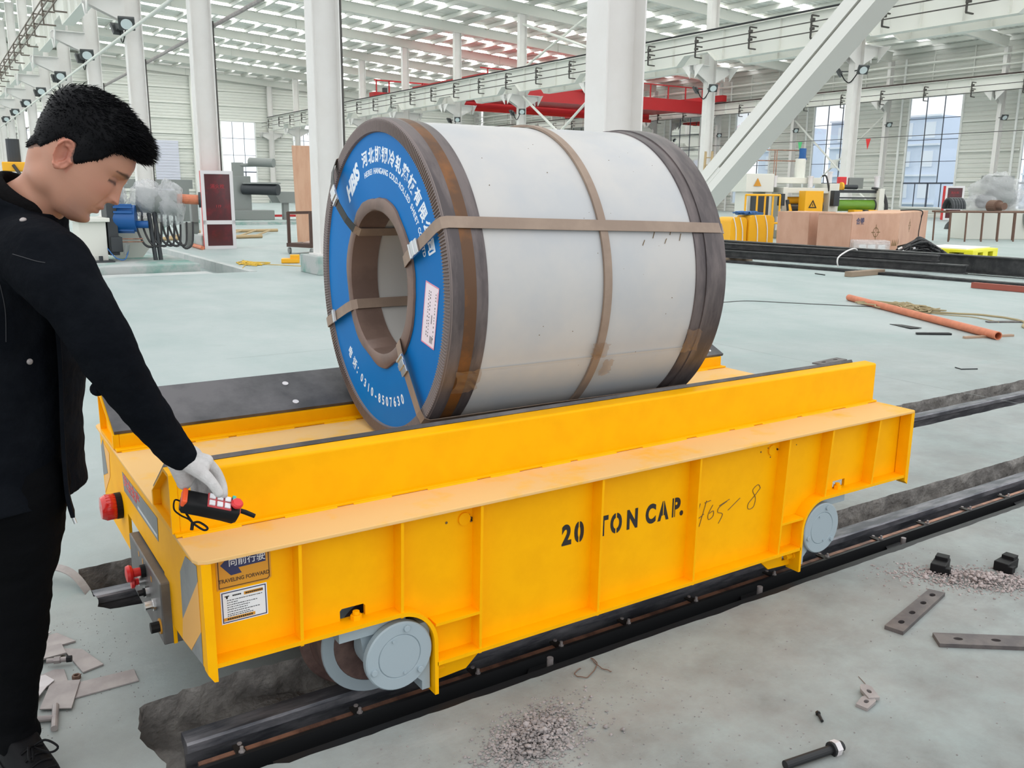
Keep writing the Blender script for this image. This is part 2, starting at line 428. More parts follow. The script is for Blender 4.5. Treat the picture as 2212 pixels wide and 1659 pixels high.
# ---------------------------------------------------------------- floor with the two dug-out tracks and the machine pit
rr = random.Random(3)
def jag(pts, amp, step, seed):
    out = []
    for i in range(len(pts)-1):
        a, b = Vector((*pts[i], 0)), Vector((*pts[i+1], 0)); n = max(1, int((b-a).length/step)); t = (b-a).normalized(); q = Vector((-t.y, t.x, 0))
        for k in range(n):
            p = a.lerp(b, k/n); w = amp(p) if callable(amp) else amp
            d = (N3(p.x*7+seed, p.y*7, 0)*1.0+N3(p.x*23+seed, p.y*23, 3)*.55+N3(p.x*60, p.y*60+seed, 5)*.25)*w
            out.append((p.x+q.x*d, p.y+q.y*d))
    return out
def far_amp(p): return .03 if p.x < 1.6 else .008
XE = 12.0
t1 = jag([(XE, 2.058), (.62, 2.058)], .006, .03, 1)+jag([(.62, 2.058), (.40, 2.06), (.362, 2.16), (.361, 2.28), (.360, 2.36), (.357, 2.44), (.346, 2.49), (.369, 2.535), (.404, 2.562), (.50, 2.560), (.66, 2.60), (.95, 2.56), (1.5, 2.51), (XE, 2.50)], far_amp, .022, 2)+[(XE, 2.50)]
t2 = jag([(XE, 3.22), (1.0, 3.24), (.509, 3.249), (.464, 3.252), (.40, 3.262)], .008, .03, 5)+jag([(.40, 3.262), (.359, 3.305), (.366, 3.449), (.34, 3.60), (.352, 3.693), (.45, 3.70), (.544, 3.704), (1.0, 3.68), (XE, 3.66)], .014, .025, 6)+[(XE, 3.66)]
patch = flat([[(-8, -3), (14, -3), (14, 8), (-8, 8)], t1, t2], 0)
PIT = (-8.0, 5.0, 16.25, 30.0, -.2)
fl = MB(); fl.merge(patch)
for x0, x1, y0, y1 in ((-60, -8, -40, 100), (14, 100, -40, 110), (-8, 14, -40, -3), (-8, 14, 8, 16.25), (5, 14, 16.25, 30), (-8, 14, 30, 100), (-60, 14, 100, 110)):
    fl.add([(x0, y0, 0), (x1, y0, 0), (x1, y1, 0), (x0, y1, 0)], [(0, 1, 2, 3)])
fl.v = [(x, y, 0.0) for x, y, z in fl.v]
floor = struct('floor', fl, 'painted_floor', label='pale mint painted concrete floor with dust and scrapes')
def trench_wall(name, loop, depth, seed, rough):
    mb = MB(); n = len(loop); rows = 6; vs = []
    cx = sum(p[0] for p in loop)/n; 
    for j in range(rows+1):
        for i, (x, y) in enumerate(loop):
            t = j/rows; a = N3(x*9+seed, y*9, t*3)*.02*rough+N3(x*30, y*30+seed, t*9)*.009*rough
            ny = Vector((loop[(i+1) % n][1]-loop[i-1][1], loop[i-1][0]-loop[(i+1) % n][0])); ny = ny.normalized() if ny.length else ny
            s = (0 if j == 0 else 1)*(a-.012*rough*math.sin(t*2.5))
            vs.append((x+ny.x*s, y+ny.y*s, -depth*t+(N3(x*20, y*20, t)*.006 if 0 < j < rows else 0)))
    fs = [(j*n+i, j*n+(i+1) % n, (j+1)*n+(i+1) % n, (j+1)*n+i) for j in range(rows) for i in range(n)]
    mb.add(vs, fs)
    return obj(name, mb, 'trench_concrete', floor, label='rough grey concrete side of the dug-out rail trench', smooth=True, ang=60)
trench_wall('trench_side', t1, .17, 1, 1.0); trench_wall('trench_side', t2, .17, 7, .8)
def bed(x0, x1, y0, y1, z, seed):
    nx, ny = 260, 16; mb = MB()
    vs = []
    for j in range(ny+1):
        for i in range(nx+1):
            x = x0+(x1-x0)*(i/nx)**1.6; y = y0+(y1-y0)*j/ny
            vs.append((x, y, z+N3(x*6, y*6, seed)*.025+N3(x*22, y*22, seed)*.014+N3(x*55, y*55, seed)*.006))
    mb.add(vs, [(j*(nx+1)+i, j*(nx+1)+i+1, (j+1)*(nx+1)+i+1, (j+1)*(nx+1)+i) for j in range(ny) for i in range(nx)])
    return obj('trench_bed', mb, 'trench_concrete', floor, smooth=True, ang=180)
bed(.2, XE, 2.30, 2.68, -.12, 3); bed(.2, XE, 2.02, 2.32, -.15, 8); bed(.2, XE, 3.15, 3.80, -.13, 5)
# thin saw-cut joints in the floor
for (a, b, w) in (((6.59, 7.6), (6.61, 2.7), .006), ((2.1, 7.9), (13.9, 7.93), .006)):
    a, b = Vector((*a, .0006)), Vector((*b, .0006)); q = (b-a).normalized().cross(Vector((0, 0, 1)))*w/2
    obj('floor_joint', MB().add([a-q, b-q, b+q, a+q], [(0, 1, 2, 3)]), 'floor_edge', floor)
# sunken machine pit beyond
x0, x1, y0, y1, zp = PIT
pm = MB(); pm.add([(x0, y0, zp), (x1, y0, zp), (x1, y1, zp), (x0, y1, zp)], [(0, 1, 2, 3)])
obj('pit_floor', pm, 'painted_floor', floor)
pw = MB(); pw.add([(x1, y0, 0), (x1, y1, 0), (x1, y1, zp), (x1, y0, zp)], [(0, 1, 2, 3)]); pw.add([(x0, y0, 0), (x1, y0, 0), (x1, y0, zp), (x0, y0, zp)], [(0, 1, 2, 3)]); pw.add([(x0, y1, 0), (x1, y1, 0), (x1, y1, zp), (x0, y1, zp)], [(0, 1, 2, 3)])
obj('pit_side', pw, 'slab_concrete', floor)

# ---------------------------------------------------------------- frame of the hall
YK = [7.42+8*k for k in range(12)]
XA, XB, XC, YE, XW = 6.10, 31.6, 57.05, 95.8, 58.0
def zb(x): return 12.0-.061*(x-31.6) if x > XA else 13.556+.061*(x-XA)
ORD = ['nearest', 'second', 'third', 'fourth', 'fifth', 'sixth', 'seventh', 'eighth', 'ninth', 'tenth', 'eleventh', 'twelfth']
colA_lab = ['broad white steel column rising right behind the steel coil', 'white steel column on a concrete pedestal left of the coil',
            'white steel column behind the red glazed cabinet', 'white steel column above the front of the man\'s hair']
def column(x, y, k, lab, grp, w, d, top, ped, name='column'):
    t = thing(name, (x, y, 0), lab, 'column', grp, 'structure')
    m = MB().ibeam((x, y, ped), (x, y, top), d, w, .02, .014, web=(1, 0, 0))
    obj('shaft', m, 'column_white', t)
    m = MB().box(x-d/2-.06, x+d/2+.06, y-w/2-.06, y+w/2+.06, ped-.0, ped+.03)
    obj('base_plate', m, 'column_white', t)
    if ped > .05:
        obj('pedestal', MB().box(x-.40, x+.44, y-.45, y+.47, 0, ped), 'pedestal_concrete', t, label='green splashed concrete pedestal', bevel=.015)
    return t
def corbel(t, x, y, sgn, w, z, reach, mat='column_white'):
    m = MB(); x1 = x+sgn*reach
    for yy in (y-w/2, y+w/2-.02):
        m.prism([(x, yy, z), (x1, yy, z), (x1, yy, z-.25), (x, yy, z-.75)], (0, .02, 0))
    m.box(min(x, x1), max(x, x1), y-w/2-.15, y+w/2+.15, z-.03, z)
    for s in (-1, 1):
        yy = y+s*w/2; m.prism([(x1-sgn*.1, yy, z-.03), (x1-sgn*.1, yy+s*.55, z-.03), (x1-sgn*.1, yy, z-.6)], (sgn*.04, 0, 0))
    obj('corbel', m, mat, t)
def flood(name, x, y, z, sy, lab, grp, face=(-1, 0), s=1.0):
    t = thing(name, (x, y, z), lab, 'floodlight', grp)
    a = Vector((face[0]*.45, sy*.75, -.55)).normalized(); c = Vector((x+face[0]*.06, y+sy*.38*s, z))
    X = a.orthogonal().normalized(); Xh = Vector((0, 0, 1)).cross(a).normalized(); Yh = a.cross(Xh)
    m = MB().obox(c, Xh*.19*s, Yh*.16*s, a*.045*s); m.obox(c-a*.07*s, Xh*.12*s, Yh*.10*s, a*.04*s)
    obj('housing', m, 'lamp_body', t, bevel=.012)
    obj('lens', MB().cyl(c+a*.045*s, c+a*.055*s, .135*s, n=20), 'lamp_glass', t)
    obj('arm', MB().tube([(x, y, z), (x, y+sy*.2*s, z+.02), c-a*.08*s], .022*s, n=6), 'lamp_body', t)
    return t
for k, y in enumerate(YK):
    lab = colA_lab[k] if k < 4 else 'slim white column in the row beyond the man\'s head, %s from the coil' % ORD[k]
    t = column(XA, y, k, lab, 'white columns of the row behind the man', .33, .51, zb(XA), .33)
    corbel(t, XA-.255, y, -1, .33, 7.30, 1.15)
    if k: obj('conduit', MB().box(XA+.262, XA+.295, y-.165, y-.12, .33, 5.5), 'wire_dark', t, label='thin dark conduit down the column edge')
    if 3 <= k <= 9:
        for sy, s in ((1, 'far'), (-1, 'near')):
            f = flood('floodlight', XA-.27, y+sy*.16, 6.45, sy, 'black floodlight on the %s side of the %s column from the coil' % (s, ORD[k]), 'floodlights on the row behind the man', (-.4, 0), 1.25)
        obj('cable', MB().tube(curve_pts([(XA-.30, y+.45, 6.35), (XA-.33, y+.2, 6.05), (XA-.33, y-.1, 5.98), (XA-.30, y-.42, 6.3)]), .018, n=5), 'black_plastic', t, label='black cable looped between floodlights')
solo('wall_pipe', MB().tube([(XA-.33, -6, 6.16), (XA-.33, 95, 6.16)], .045, n=10), 'steel_white', (XA-.33, 40, 6.16), 'thin white pipe running along the near column row', 'pipe')
solo('service_pipe', MB().tube([(XA+.34, 9, 5.42), (XA+.34, 95, 5.42)], .05, n=8), 'steel_grey', (XA+.34, 40, 5.42), 'thin grey pipe spanning from column to column under the roof', 'pipe')
for k, y in enumerate(YK):
    if k < 2: continue
    t = column(XB, y, k, 'white column of the middle row, %s from the photo\'s right edge' % ORD[k-2], 'white columns of the middle row', .30, .52, zb(XB), .25)
    corbel(t, XB-.26, y, -1, .30, 7.30, .95); corbel(t, XB+.26, y, 1, .30, 7.30, .95)
    if k in (2, 3, 5, 6):
        for sy, s in ((1, 'far'), (-1, 'near')):
            flood('floodlight', XB-.27, y+sy*.15, 6.27, sy, 'square floodlight on the %s side of the %s middle row column from the right' % (s, ORD[k-2]), 'floodlights on the middle row', s=1.1)
        obj('cable', MB().tube(curve_pts([(XB-.28, y+.45, 6.2), (XB-.3, y+.25, 5.95), (XB-.3, y, 5.85), (XB-.3, y-.3, 6.15)]), .022, n=5), 'black_plastic', t)
    t = column(XC, y, k, ('white wall column between windows, %s from the photo\'s right edge' % ORD[k-3]) if k > 2 else 'white wall column just outside the photo\'s right edge', 'white columns along the window wall', .25, .45, zb(XC)+.1, .05)
    corbel(t, XC-.22, y, -1, .25, 7.85, .85)
    obj('downpipe', MB().cyl((XC+.55, y-.75, 0), (XC+.55, y-.75, 10.6), .075, n=10), 'trim_white', t)
    if k >= 2: flood('floodlight', XC-.24, y-.05, 6.27, -1, ('small floodlight on the %s window wall column from the right' % ORD[k-3]) if k > 2 else 'small floodlight on the wall column outside the right edge', 'floodlights on the window wall', s=1.05)
# diagonal brace between the near columns
b0 = Vector((6.08, 7.42-.15, .36)); dv = Vector((0, -1, .90)).normalized()
t = thing('diagonal_brace', tuple(b0), 'heavy white diagonal steel brace slanting up to the right', 'brace')
nrm = Vector((1, 0, 0)).cross(dv)
if nrm.z < 0: nrm = -nrm
e = b0+dv*10.0
obj('upper_channel', MB().obox((b0+e)/2+nrm*.055, Vector((.13, 0, 0)), dv*5.0, nrm*.050), 'steel_white', t)
obj('lower_channel', MB().obox((b0+e)/2-nrm*.060, Vector((.12, 0, 0)), dv*5.0, nrm*.048), 'steel_white', t)
obj('gap_shade_strip', MB().obox((b0+e)/2, Vector((.09, 0, 0)), dv*5.0, nrm*.02), 'rail_brown', t, label='dark strip painted in as the shaded gap between the two channels')  # solid strip whose dark colour stands in for the gap's shade
for q in (1.9, 4.1, 6.3):
    obj('stitch_plate', MB().obox(b0+dv*q, Vector((.122, 0, 0)), dv*.14, nrm*.03), 'steel_white', t)

# ---------------------------------------------------------------- crane girders
def girder(name, x, y0, y1, lab, side, zt=8.66, zbm=7.36, cond=True, haunch=True, ys=YK, wire='wire_dark'):
    t = thing(name, (x, y0, zbm), lab, 'girder', None, 'structure')
    ed = [y0]+[q for q in ys if y0+.5 < q < y1-.5]+[y1]
    for a, b in zip(ed[:-1], ed[1:]):
        h = .42 if haunch else 0
        pr = [(x, a, zt), (x, b, zt), (x, b, zbm+h), (x, b-.75, zbm+h), (x, b-1.25, zbm), (x, a+1.25, zbm), (x, a+.75, zbm+h), (x, a, zbm+h)]
        m = MB().prism([(p[0]-.007, p[1], p[2]) for p in pr], (.014, 0, 0))
        m.box(x-.2, x+.2, a+.01, b-.01, zt-.025, zt)
        for p, q in zip(pr[2:], pr[3:]):
            P, Q = Vector(p), Vector(q); c = (P+Q)/2; d = (Q-P)/2
            m.obox(c, (.2, 0, 0), d, Vector((1, 0, 0)).cross(d).normalized()*.012)
        obj('span', m, 'steel_white', t)
        for i in range(1, 5):
            yy = a+(b-a)*i/5
            obj('stiffener', MB().box(x-.15, x+.15, yy-.006, yy+.006, zbm+.02, zt-.03), 'steel_white', t)
    obj('crane_rail', MB().box(x-.05, x+.05, y0, y1, zt, zt+.12), 'rail_brown' if name == 'wall_girder' else 'rail_dark', t, label='dark crane rail on the girder')
    if cond:
        for zc in (8.16, 7.78)+((8.44,) if wire == 'wire_brown' else ()):
            obj('conductor_bar', MB().box(x+side*.62-.02, x+side*.62+.02, y0, y1, zc-.02, zc+.02), wire, t, label='dark conductor bar')
        y = y0+1.2
        while y < y1:
            m = MB()
            X0, X1 = x+side*.20, x+side*.62
            for zc in (8.42, 8.03, 7.55): m.box(min(X0, X1), max(X0, X1), y-.03, y+.03, zc-.025, zc+.025)
            m.box(X1-.025, X1+.025, y-.03, y+.03, 7.55, 8.42)
            for zc in (8.24, 7.90): m.box(X1-.05, X1+.05, y-.14, y+.03, zc-.05, zc+.05)
            obj('bracket', m, wire, t, label='dark bracket holding the conductor bars')
            y += 3.2
    return t
girder('crane_girder', 5.15, 3.42, 94.0, 'white crane girder on the left side of the near columns', -1, wire='wire_brown')
girder('crane_girder', 30.8, 7.42, 94.0, 'white crane girder crossing behind the coil with dark rail on top', -1)
girder('crane_girder', 32.6, 15.42, 94.0, 'white crane girder on the far side of the middle columns', 1, cond=False)
girder('wall_girder', 56.2, 15.42, 94.0, 'white crane girder in front of the window wall', -1, zt=8.72, zbm=7.87, haunch=False)

# ---------------------------------------------------------------- roof
ceil = bpy.data.objects.new('ceiling', None); COL.objects.link(ceil); ceil['kind'] = 'structure'; ceil['label'] = 'white steel roof with translucent skylight strips'; ceil.location = (31, 50, 12); ORG['ceiling'] = (31, 50, 12)
for k, y in enumerate(YK):
    for xa, xb in ((XA+.25, XB), (XB, XC)):
        if k == 0 and xa < 20: pass
        m = MB(); n = 3; dep = .62
        P = [Vector((xa+(xb-xa)*i/n, y, zb(xa+(xb-xa)*i/n))) for i in range(n+1)]
        for p, q in zip(P[:-1], P[1:]): m.ibeam(p+Vector((0, 0, dep/2)), q+Vector((0, 0, dep/2)), dep, .26, .016, .012, web=(0, 0, 1))
        for p in P[1:-1]: m.box(p.x-.02, p.x+.02, y-.13, y+.13, p.z, p.z+dep)
        obj('rafter', m, 'steel_white', ceil)
    if k >= 3:
        m = MB().ibeam((XA-.25, y, zb(XA)+.31), (-22, y, zb(-22)+.31), .62, .26, .016, .012, web=(0, 0, 1)); obj('rafter', m, 'steel_white', ceil)
x = XA+.6
while x < XW:
    y0 = -2 if x > 11 else 12
    m = MB(); zz = zb(x)+.62+.11
    m.box(x-.012, x+.012, y0, YE, zz-.15, zz+.11); m.box(x-.05, x+.05, y0, YE, zz+.10, zz+.115); m.box(x-.07, x+.07, y0, YE, zz-.165, zz-.145)
    obj('purlin', m, 'steel_white', ceil); x += 1.7
x = XA-.9
while x > -22:
    zz = zb(x)+.73; m = MB().box(x-.03, x+.03, 31, YE, zz-.11, zz+.11); obj('purlin', m, 'steel_white', ceil); x -= 1.5
def roof(xa, xb, ya, yb):
    """ribbed sheet between skylight strips (ribs run up the slope)"""
    m = MB(); prof = []; y = ya
    while y < yb-.01:
        w = min(.4, yb-y); prof += [(y, 0), (y+w*.6, 0), (y+w*.7, .06), (y+w*.9, .06)]; y += w
    prof.append((yb, 0)); za, zc = zb(xa)+.86, zb(xb)+.86
    vs = [(xa, p, za+h) for p, h in prof]+[(xb, p, zc+h) for p, h in prof]; n = len(prof)
    m.add(vs, [(i, i+1, n+i+1, n+i) for i in range(n-1)])
    obj('roof_sheet', m, 'roof_sheet', ceil)
def sky_strip(xa, xb, ya, yb):
    za, zc = zb(xa)+.86, zb(xb)+.86
    m = MB().prism([(xa, ya, za), (xb, ya, zc), (xb, yb, zc), (xa, yb, za)], (0, 0, .02)); obj('skylight', m, 'skylight_panel', ceil, label='bright translucent skylight strip')
for xa, xb, yy0 in ((XA+.2, 14, 11.42), (14, XB, -.58), (XB, XW, -.58), (-22, XA+.2, 31.42)):
    y = yy0
    while y < YE-.5:
        for o, w in ((.20, 1.0), (4.6, .8)):
            ya = y+o
            sky_strip(xa+.6, xb-(1.6 if xb < 40 else 3.0), ya, ya+w)
        segs = [(y-.0, y+.20), (y+1.2, y+4.6), (y+5.4, y+8.0)]
        for a, b in segs: roof(xa, xb, a, min(b, YE))
        y += 8
# ---------------------------------------------------------------- walls
def siding_y(m, x, y0, y1, z0, z1, pitch=.3, d=.035):
    pr = []; z = z0
    while z < z1-.001:
        h = min(pitch, z1-z); pr += [(0, z), (0, z+h*.55), (d, z+h*.7), (d, z+h*.85)]; z += h
    pr.append((0, z1)); n = len(pr)
    m.add([(x+o, y0, z) for o, z in pr]+[(x+o, y1, z) for o, z in pr], [(i, i+1, n+i+1, n+i) for i in range(n-1)])
def siding_x(m, y, x0, x1, z0, z1, pitch=.3, d=.035):
    pr = []; z = z0
    while z < z1-.001:
        h = min(pitch, z1-z); pr += [(0, z), (0, z+h*.55), (d, z+h*.7), (d, z+h*.85)]; z += h
    pr.append((0, z1)); n = len(pr)
    m.add([(x0, y+o, z) for o, z in pr]+[(x1, y+o, z) for o, z in pr], [(i, i+1, n+i+1, n+i) for i in range(n-1)])
wr = bpy.data.objects.new('wall_right', None); COL.objects.link(wr); wr['kind'] = 'structure'; wr['label'] = 'ribbed grey white wall with tall windows'; wr.location = (XW, 50, 0); ORG['wall_right'] = (XW, 50, 0)
wb = bpy.data.objects.new('wall_back', None); COL.objects.link(wb); wb['kind'] = 'structure'; wb['label'] = 'ribbed grey white end wall far behind the man'; wb.location = (30, YE, 0); ORG['wall_back'] = (30, YE, 0)
WN = [0]
ROWS = [.65, 2.30, 3.75, 5.2, 6.6, 8.05]
def window(o, A, w, rows, cols, cols0, lab):
    """o lower corner, A unit vector along the wall, inward normal n"""
    WN[0] += 1; A = Vector(A); o = Vector(o); n = Vector((A.y, -A.x, 0))
    t = bpy.data.objects.new('window_%d' % WN[0], None); COL.objects.link(t); t.location = o; ORG[t.name] = tuple(o); t['kind'] = 'structure'; t['label'] = lab
    z0, z1 = rows[0], rows[-1]; Z = Vector((0, 0, 1)); o = Vector((o.x, o.y, 0))
    m = MB()
    for u in (0, w): m.obox(o+A*u+Z*(z0+z1)/2, A*.06, n*.07, Z*(z1-z0)/2)
    for z in (z0, z1): m.obox(o+A*w/2+Z*z, A*w/2, n*.07, Z*.05)
    obj('window_frame', m, 'trim_white', t)
    for r in range(len(rows)-1):
        cs = cols0 if r == 0 else cols
        za, zc = rows[r], rows[r+1]
        if r:
            th = .055 if r == 1 else .02
            obj('transom', MB().obox(o+A*w/2+Z*za, A*w/2, n*.035, Z*th), 'window_frame', t)
        for i in range(len(cs)-1):
            ua, ub = cs[i]*w, cs[i+1]*w
            if i: obj('mullion', MB().obox(o+A*ua+Z*(za+zc)/2, A*(.05 if (r == 0 and i == 2) else .02), n*.035, Z*(zc-za)/2), 'window_frame', t)
            obj('pane', MB().obox(o+A*(ua+ub)/2+Z*(za+zc)/2, A*(ub-ua)/2, n*.004, Z*(zc-za)/2), 'window_glass', t)
    return t
c3 = [0, 1/3, 2/3, 1]; c4 = [0, .25, .5, .75, 1]
for k in range(1, 11):
    y = YK[k]; wy0, wy1 = y+3.03, y+6.88
    m = MB(); siding_y(m, XW, y, wy0, 0, 8.05); siding_y(m, XW, wy1, y+8, 0, 8.05); siding_y(m, XW, y, y+8, 8.05, 11.4); siding_y(m, XW, wy0, wy1, 0, .65)
    obj('siding_panel', m, 'wall_siding', wr)
    for z in (1.35, 2.47, 4.35, 6.27, 8.45, 9.35, 10.2):
        if z < 8.1:
            obj('girt', MB().box(XW-.12, XW-.01, y, wy0-.1, z-.05, z+.05), 'steel_white', wr); obj('girt', MB().box(XW-.12, XW-.01, wy1+.1, y+8, z-.05, z+.05), 'steel_white', wr)
        else: obj('girt', MB().box(XW-.12, XW-.01, y, y+8, z-.045, z+.045), 'steel_white', wr)
    for o in (2.6, 5.4): obj('wall_stud', MB().box(XW-.06, XW-.01, y+o-.04, y+o+.04, 8.1, 11.2), 'steel_white', wr)
    window((XW-.02, wy1, 0), (0, -1, 0), 3.85, ROWS, c3, c4, ('tall window in the right wall, %s from the photo\'s right edge' % ORD[k-3]) if k > 2 else 'tall window of the right wall beyond the photo\'s right edge')
    for zz in (9.44, 10.07): obj('tie_pipe', MB().cyl((XC-.35, y, zz), (XC-.35, y+8, zz), .05, n=8), 'steel_white', wr)
solo('guy_wire', MB().tube([(56.4, 15.4, 5.42), (56.4, 95, 5.38)], .022, n=5), 'wire_dark', (56.4, 40, 5.4), 'dark wire strung along the window wall', 'wire')
# X bracing of the window wall
for k in (4,):
    y = YK[k]
    for a, b, nm in (((XC, y+.2, .3), (XC, y+7.8, 7.0), 1), ((XC, y+7.8, .3), (XC, y+.2, 7.0), 2)):
        pass
y = YK[4]
br = thing('cross_brace', (XC-.1, y+4, 3.7), 'white crossed brace over the window behind the second middle column', 'brace')
obj('brace_tube', MB().cyl((XC-.1, y+.15, .4), (XC-.1, y+7.85, 7.0), .07, n=8), 'steel_white', br)
obj('brace_tube', MB().cyl((XC+.05, y+7.85, .4), (XC+.05, y+.15, 7.0), .07, n=8), 'steel_white', br)
obj('gusset', MB().box(XC-.14, XC+.1, y+3.75, y+4.25, 3.4, 4.0), 'steel_white', br)
for (za, zc, nm) in ((8.9, 11.4, 'over'), (2.6, 7.2, 'under')):
    y1, y2 = YK[4], YK[5]
    br = thing('cross_brace', (XB, (y1+y2)/2, za), 'white tube cross brace between middle columns, %s the crane girder' % nm, 'brace')
    for a, b in ((y1+.2, y2-.2), (y2-.2, y1+.2)): obj('brace_tube', MB().cyl((XB+(.05 if a > b else -.05), a, za), (XB+(.05 if a > b else -.05), b, zc), .075, n=8), 'steel_white', br)
# end wall
wins = [(8.2, 11.8), (26.4, 30.0), (34.1, 37.7), (42.0, 45.6), (49.8, 53.4)]
xs = [-22]+[v for w in wins for v in w]+[XW]
m = MB()
for i in range(0, len(xs), 2): siding_x(m, YE, xs[i], xs[i+1], 0, 8.3)
for a, b in wins: siding_x(m, YE, a, b, 0, 1.65)
siding_x(m, YE, -22, XW, 8.3, 14.4)
obj('siding_panel', m, 'wall_siding', wb)
for z in (1.2, 2.6, 4.1, 5.5, 6.9, 8.4, 9.87, 11.33, 12.4):
    for i in range(0, len(xs), 2):
        if z < 8.3: obj('girt', MB().box(xs[i]+.1, xs[i+1]-.1, YE-.12, YE-.01, z-.06, z+.06), 'steel_white', wb)
    if z > 8.3: obj('girt', MB().box(-22, XW, YE-.12, YE-.01, z-.06, z+.06), 'steel_white', wb)
for x in (2.1, 14.2, 18.6, 23.6, 39.6, 47.6): obj('wind_column', MB().ibeam((x, YE-.35, 0), (x, YE-.35, zb(x)), .4, .25, .016, .012, web=(0, 1, 0)), 'steel_white', wb)
R2 = [1.65, 3.2, 4.9, 6.6, 8.3]
for i, (a, b) in enumerate(wins):
    window((a, YE-.02, 0), (1, 0, 0), b-a, R2, c3, c3, ['pale window of the end wall glimpsed between the far left columns', 'tall window of the end wall left of the plywood sheet', 'window of the end wall above the plywood sheet', 'end wall window beyond the red crane', 'rightmost window of the end wall'][i])
d = bpy.data.objects.new('door_1', None); COL.objects.link(d); d.location = (20.9, YE-.1, 0); ORG['door_1'] = (20.9, YE-.1, 0); d['kind'] = 'structure'; d['label'] = 'pale lilac roller door in the end wall'
for i in range(22): obj('door_slat', MB().box(19.7, 22.05, YE-.17-(.02 if i % 2 else 0), YE-.12, i*.28, i*.28+.265), 'door_lilac', d)
# building seen through the windows
nb = thing('neighbour_building', (82, 50, 0), 'pale blue grey building outside the tall windows', 'building')
for ya, yb in ((22, 27), (36.5, 42.5), (50.6, 57), (60.4, 63.2), (70, 73), (82, 86)):
    obj('facade', MB().box(82, 90, ya, yb, 0, 9.0), 'neighbour_wall', nb)
    for z in (.6, 3.3, 6.2, 8.9): obj('ledge', MB().box(81.7, 82, ya, yb, z, z+.18), 'neighbour_white', nb)
    y = ya+.6
    while y < yb-1.6:
        for z in (1.2, 4.2, 6.9): obj('window', MB().box(81.9, 82.02, y, y+1.2, z, z+1.5), 'neighbour_white', nb)
        y += 2.4
# ================================================================ rail transfer cart
YC = 2.8575
cart = thing('transfer_cart', (1.94, YC, 0), 'long yellow steel transfer cart standing on the two rails', 'cart')
X0, X1, YN, YF, ZD = .452, 3.425, 2.088, 3.627, .600
def mir(mb):
    r = MB(); r.add([(x, 2*YC-y, z) for x, y, z in mb.v], [q[::-1] for q in mb.f]); return r
# deck
c = .03
poly = [(X0+c, YN)] + [(X1-.01, YN), (X1, YN+.01), (X1, YF-.01), (X1-.01, YF), (X0+c, YF)] + [(X0+.009, YF-.009), (X0, YF-c), (X0, YN+c), (X0+.009, YN+.009)]
obj('deck_plate', MB().prism([(x, y, .5965) for x, y in poly], (0, 0, .010)), 'dusty_yellow', cart, label='dusty pale yellow deck plate', bevel=.002)
# side webs with wheel arches and bolt windows
def web_loop():
    a = [(.478, .31), (1.0, .31)] + arc(1.0, .198, .112, 90, 0, 10) + [(1.112, .122), (2.757, .122)] + arc(2.869, .198, .112, 180, 90, 10) + [(3.415, .31), (3.415, .597), (.478, .597)]
    return a
holes = [[(.841, .311), (.917, .311), (.917, .351), (.911, .357), (.847, .357), (.841, .351)], [(2.980, .312), (3.057, .312), (3.057, .353), (2.980, .353)]]
wb_ = flat([web_loop()]+holes, .006)
web = MB().add([(u, 2.151+w, v) for u, v, w in wb_.v], wb_.f)
obj('side_web', web, 'yellow_paint', cart, label='near side yellow web plate'); obj('side_web', mir(web), 'yellow_paint', cart)
def fl_strip(path, y0=2.095, y1=2.158, th=.012):
    m = MB(); P = [Vector((x, 0, z)) for x, z in path]
    Nn = []
    for i in range(len(P)):
        d = (P[min(i+1, len(P)-1)]-P[max(i-1, 0)]).normalized(); Nn.append(Vector((0, 1, 0)).cross(d))
    m.strip([p+Vector((0, (y0+y1)/2, 0))-n*th for p, n in zip(P, Nn)], (0, (y1-y0)/2, 0), th, Nn); return m
fA = [(.49, .31), (1.0, .31)]+arc(1.0, .198, .112, 90, 0, 12)+[(1.112, .10), (1.112, .030)]
fB = [(2.757, .030), (2.757, .10)]+arc(2.869, .198, .112, 180, 90, 12)+[(3.41, .31)]
fC = [(1.122, .122), (2.748, .122)]
for p in (fA, fB, fC):
    m = fl_strip(p); obj('bottom_flange', m, 'yellow_paint', cart, smooth=True, ang=30); obj('bottom_flange', mir(m), 'yellow_paint', cart, smooth=True, ang=30)
for x, z0 in ((.714, .305), (1.010, .305), (1.270, .118), (1.728, .118), (2.165, .118), (2.632, .118), (2.888, .315), (3.188, .31)):
    bx = -.018 if x in (2.632, 2.888, 3.188) else -.004
    m = MB().prism([(x, 2.095, .597), (x, 2.147, .597), (x+bx, 2.147, z0), (x+bx, 2.098, z0)], (.009, 0, 0))
    obj('rib', m, 'yellow_paint', cart); obj('rib', mir(m), 'yellow_paint', cart)
for xa, xb in ((1.118, 1.268), (2.622, 2.752)):
    m = MB().box(xa, xb, 2.097, 2.147, .249, .258); obj('ledge', m, 'yellow_paint', cart); obj('ledge', mir(m), 'yellow_paint', cart)
# jacking lugs under the arches, with bolt
for s, x0 in ((1, 1.116), (-1, 2.753)):
    lug = flat([[(0, .112), (.20, .112), (.13, .052), (.012, .045), (0, .05)], [(.018, .070), (.052, .070), (.052, .106), (.018, .106)]], .005)
    m = MB().add([(x0+s*u, 2.15+w, v) for u, v, w in lug.v], lug.f)
    o = obj('jacking_lug', m, 'yellow_paint', cart)
    obj('bolt', MB().cyl((x0+s*.002, 2.135, .088), (x0+s*.045, 2.135, .088), .012, n=6).cyl((x0+s*.004, 2.135, .088), (x0+s*.014, 2.135, .088), .018, n=12), 'yellow_paint', o)
    obj('jacking_lug', mir(m), 'yellow_paint', cart)
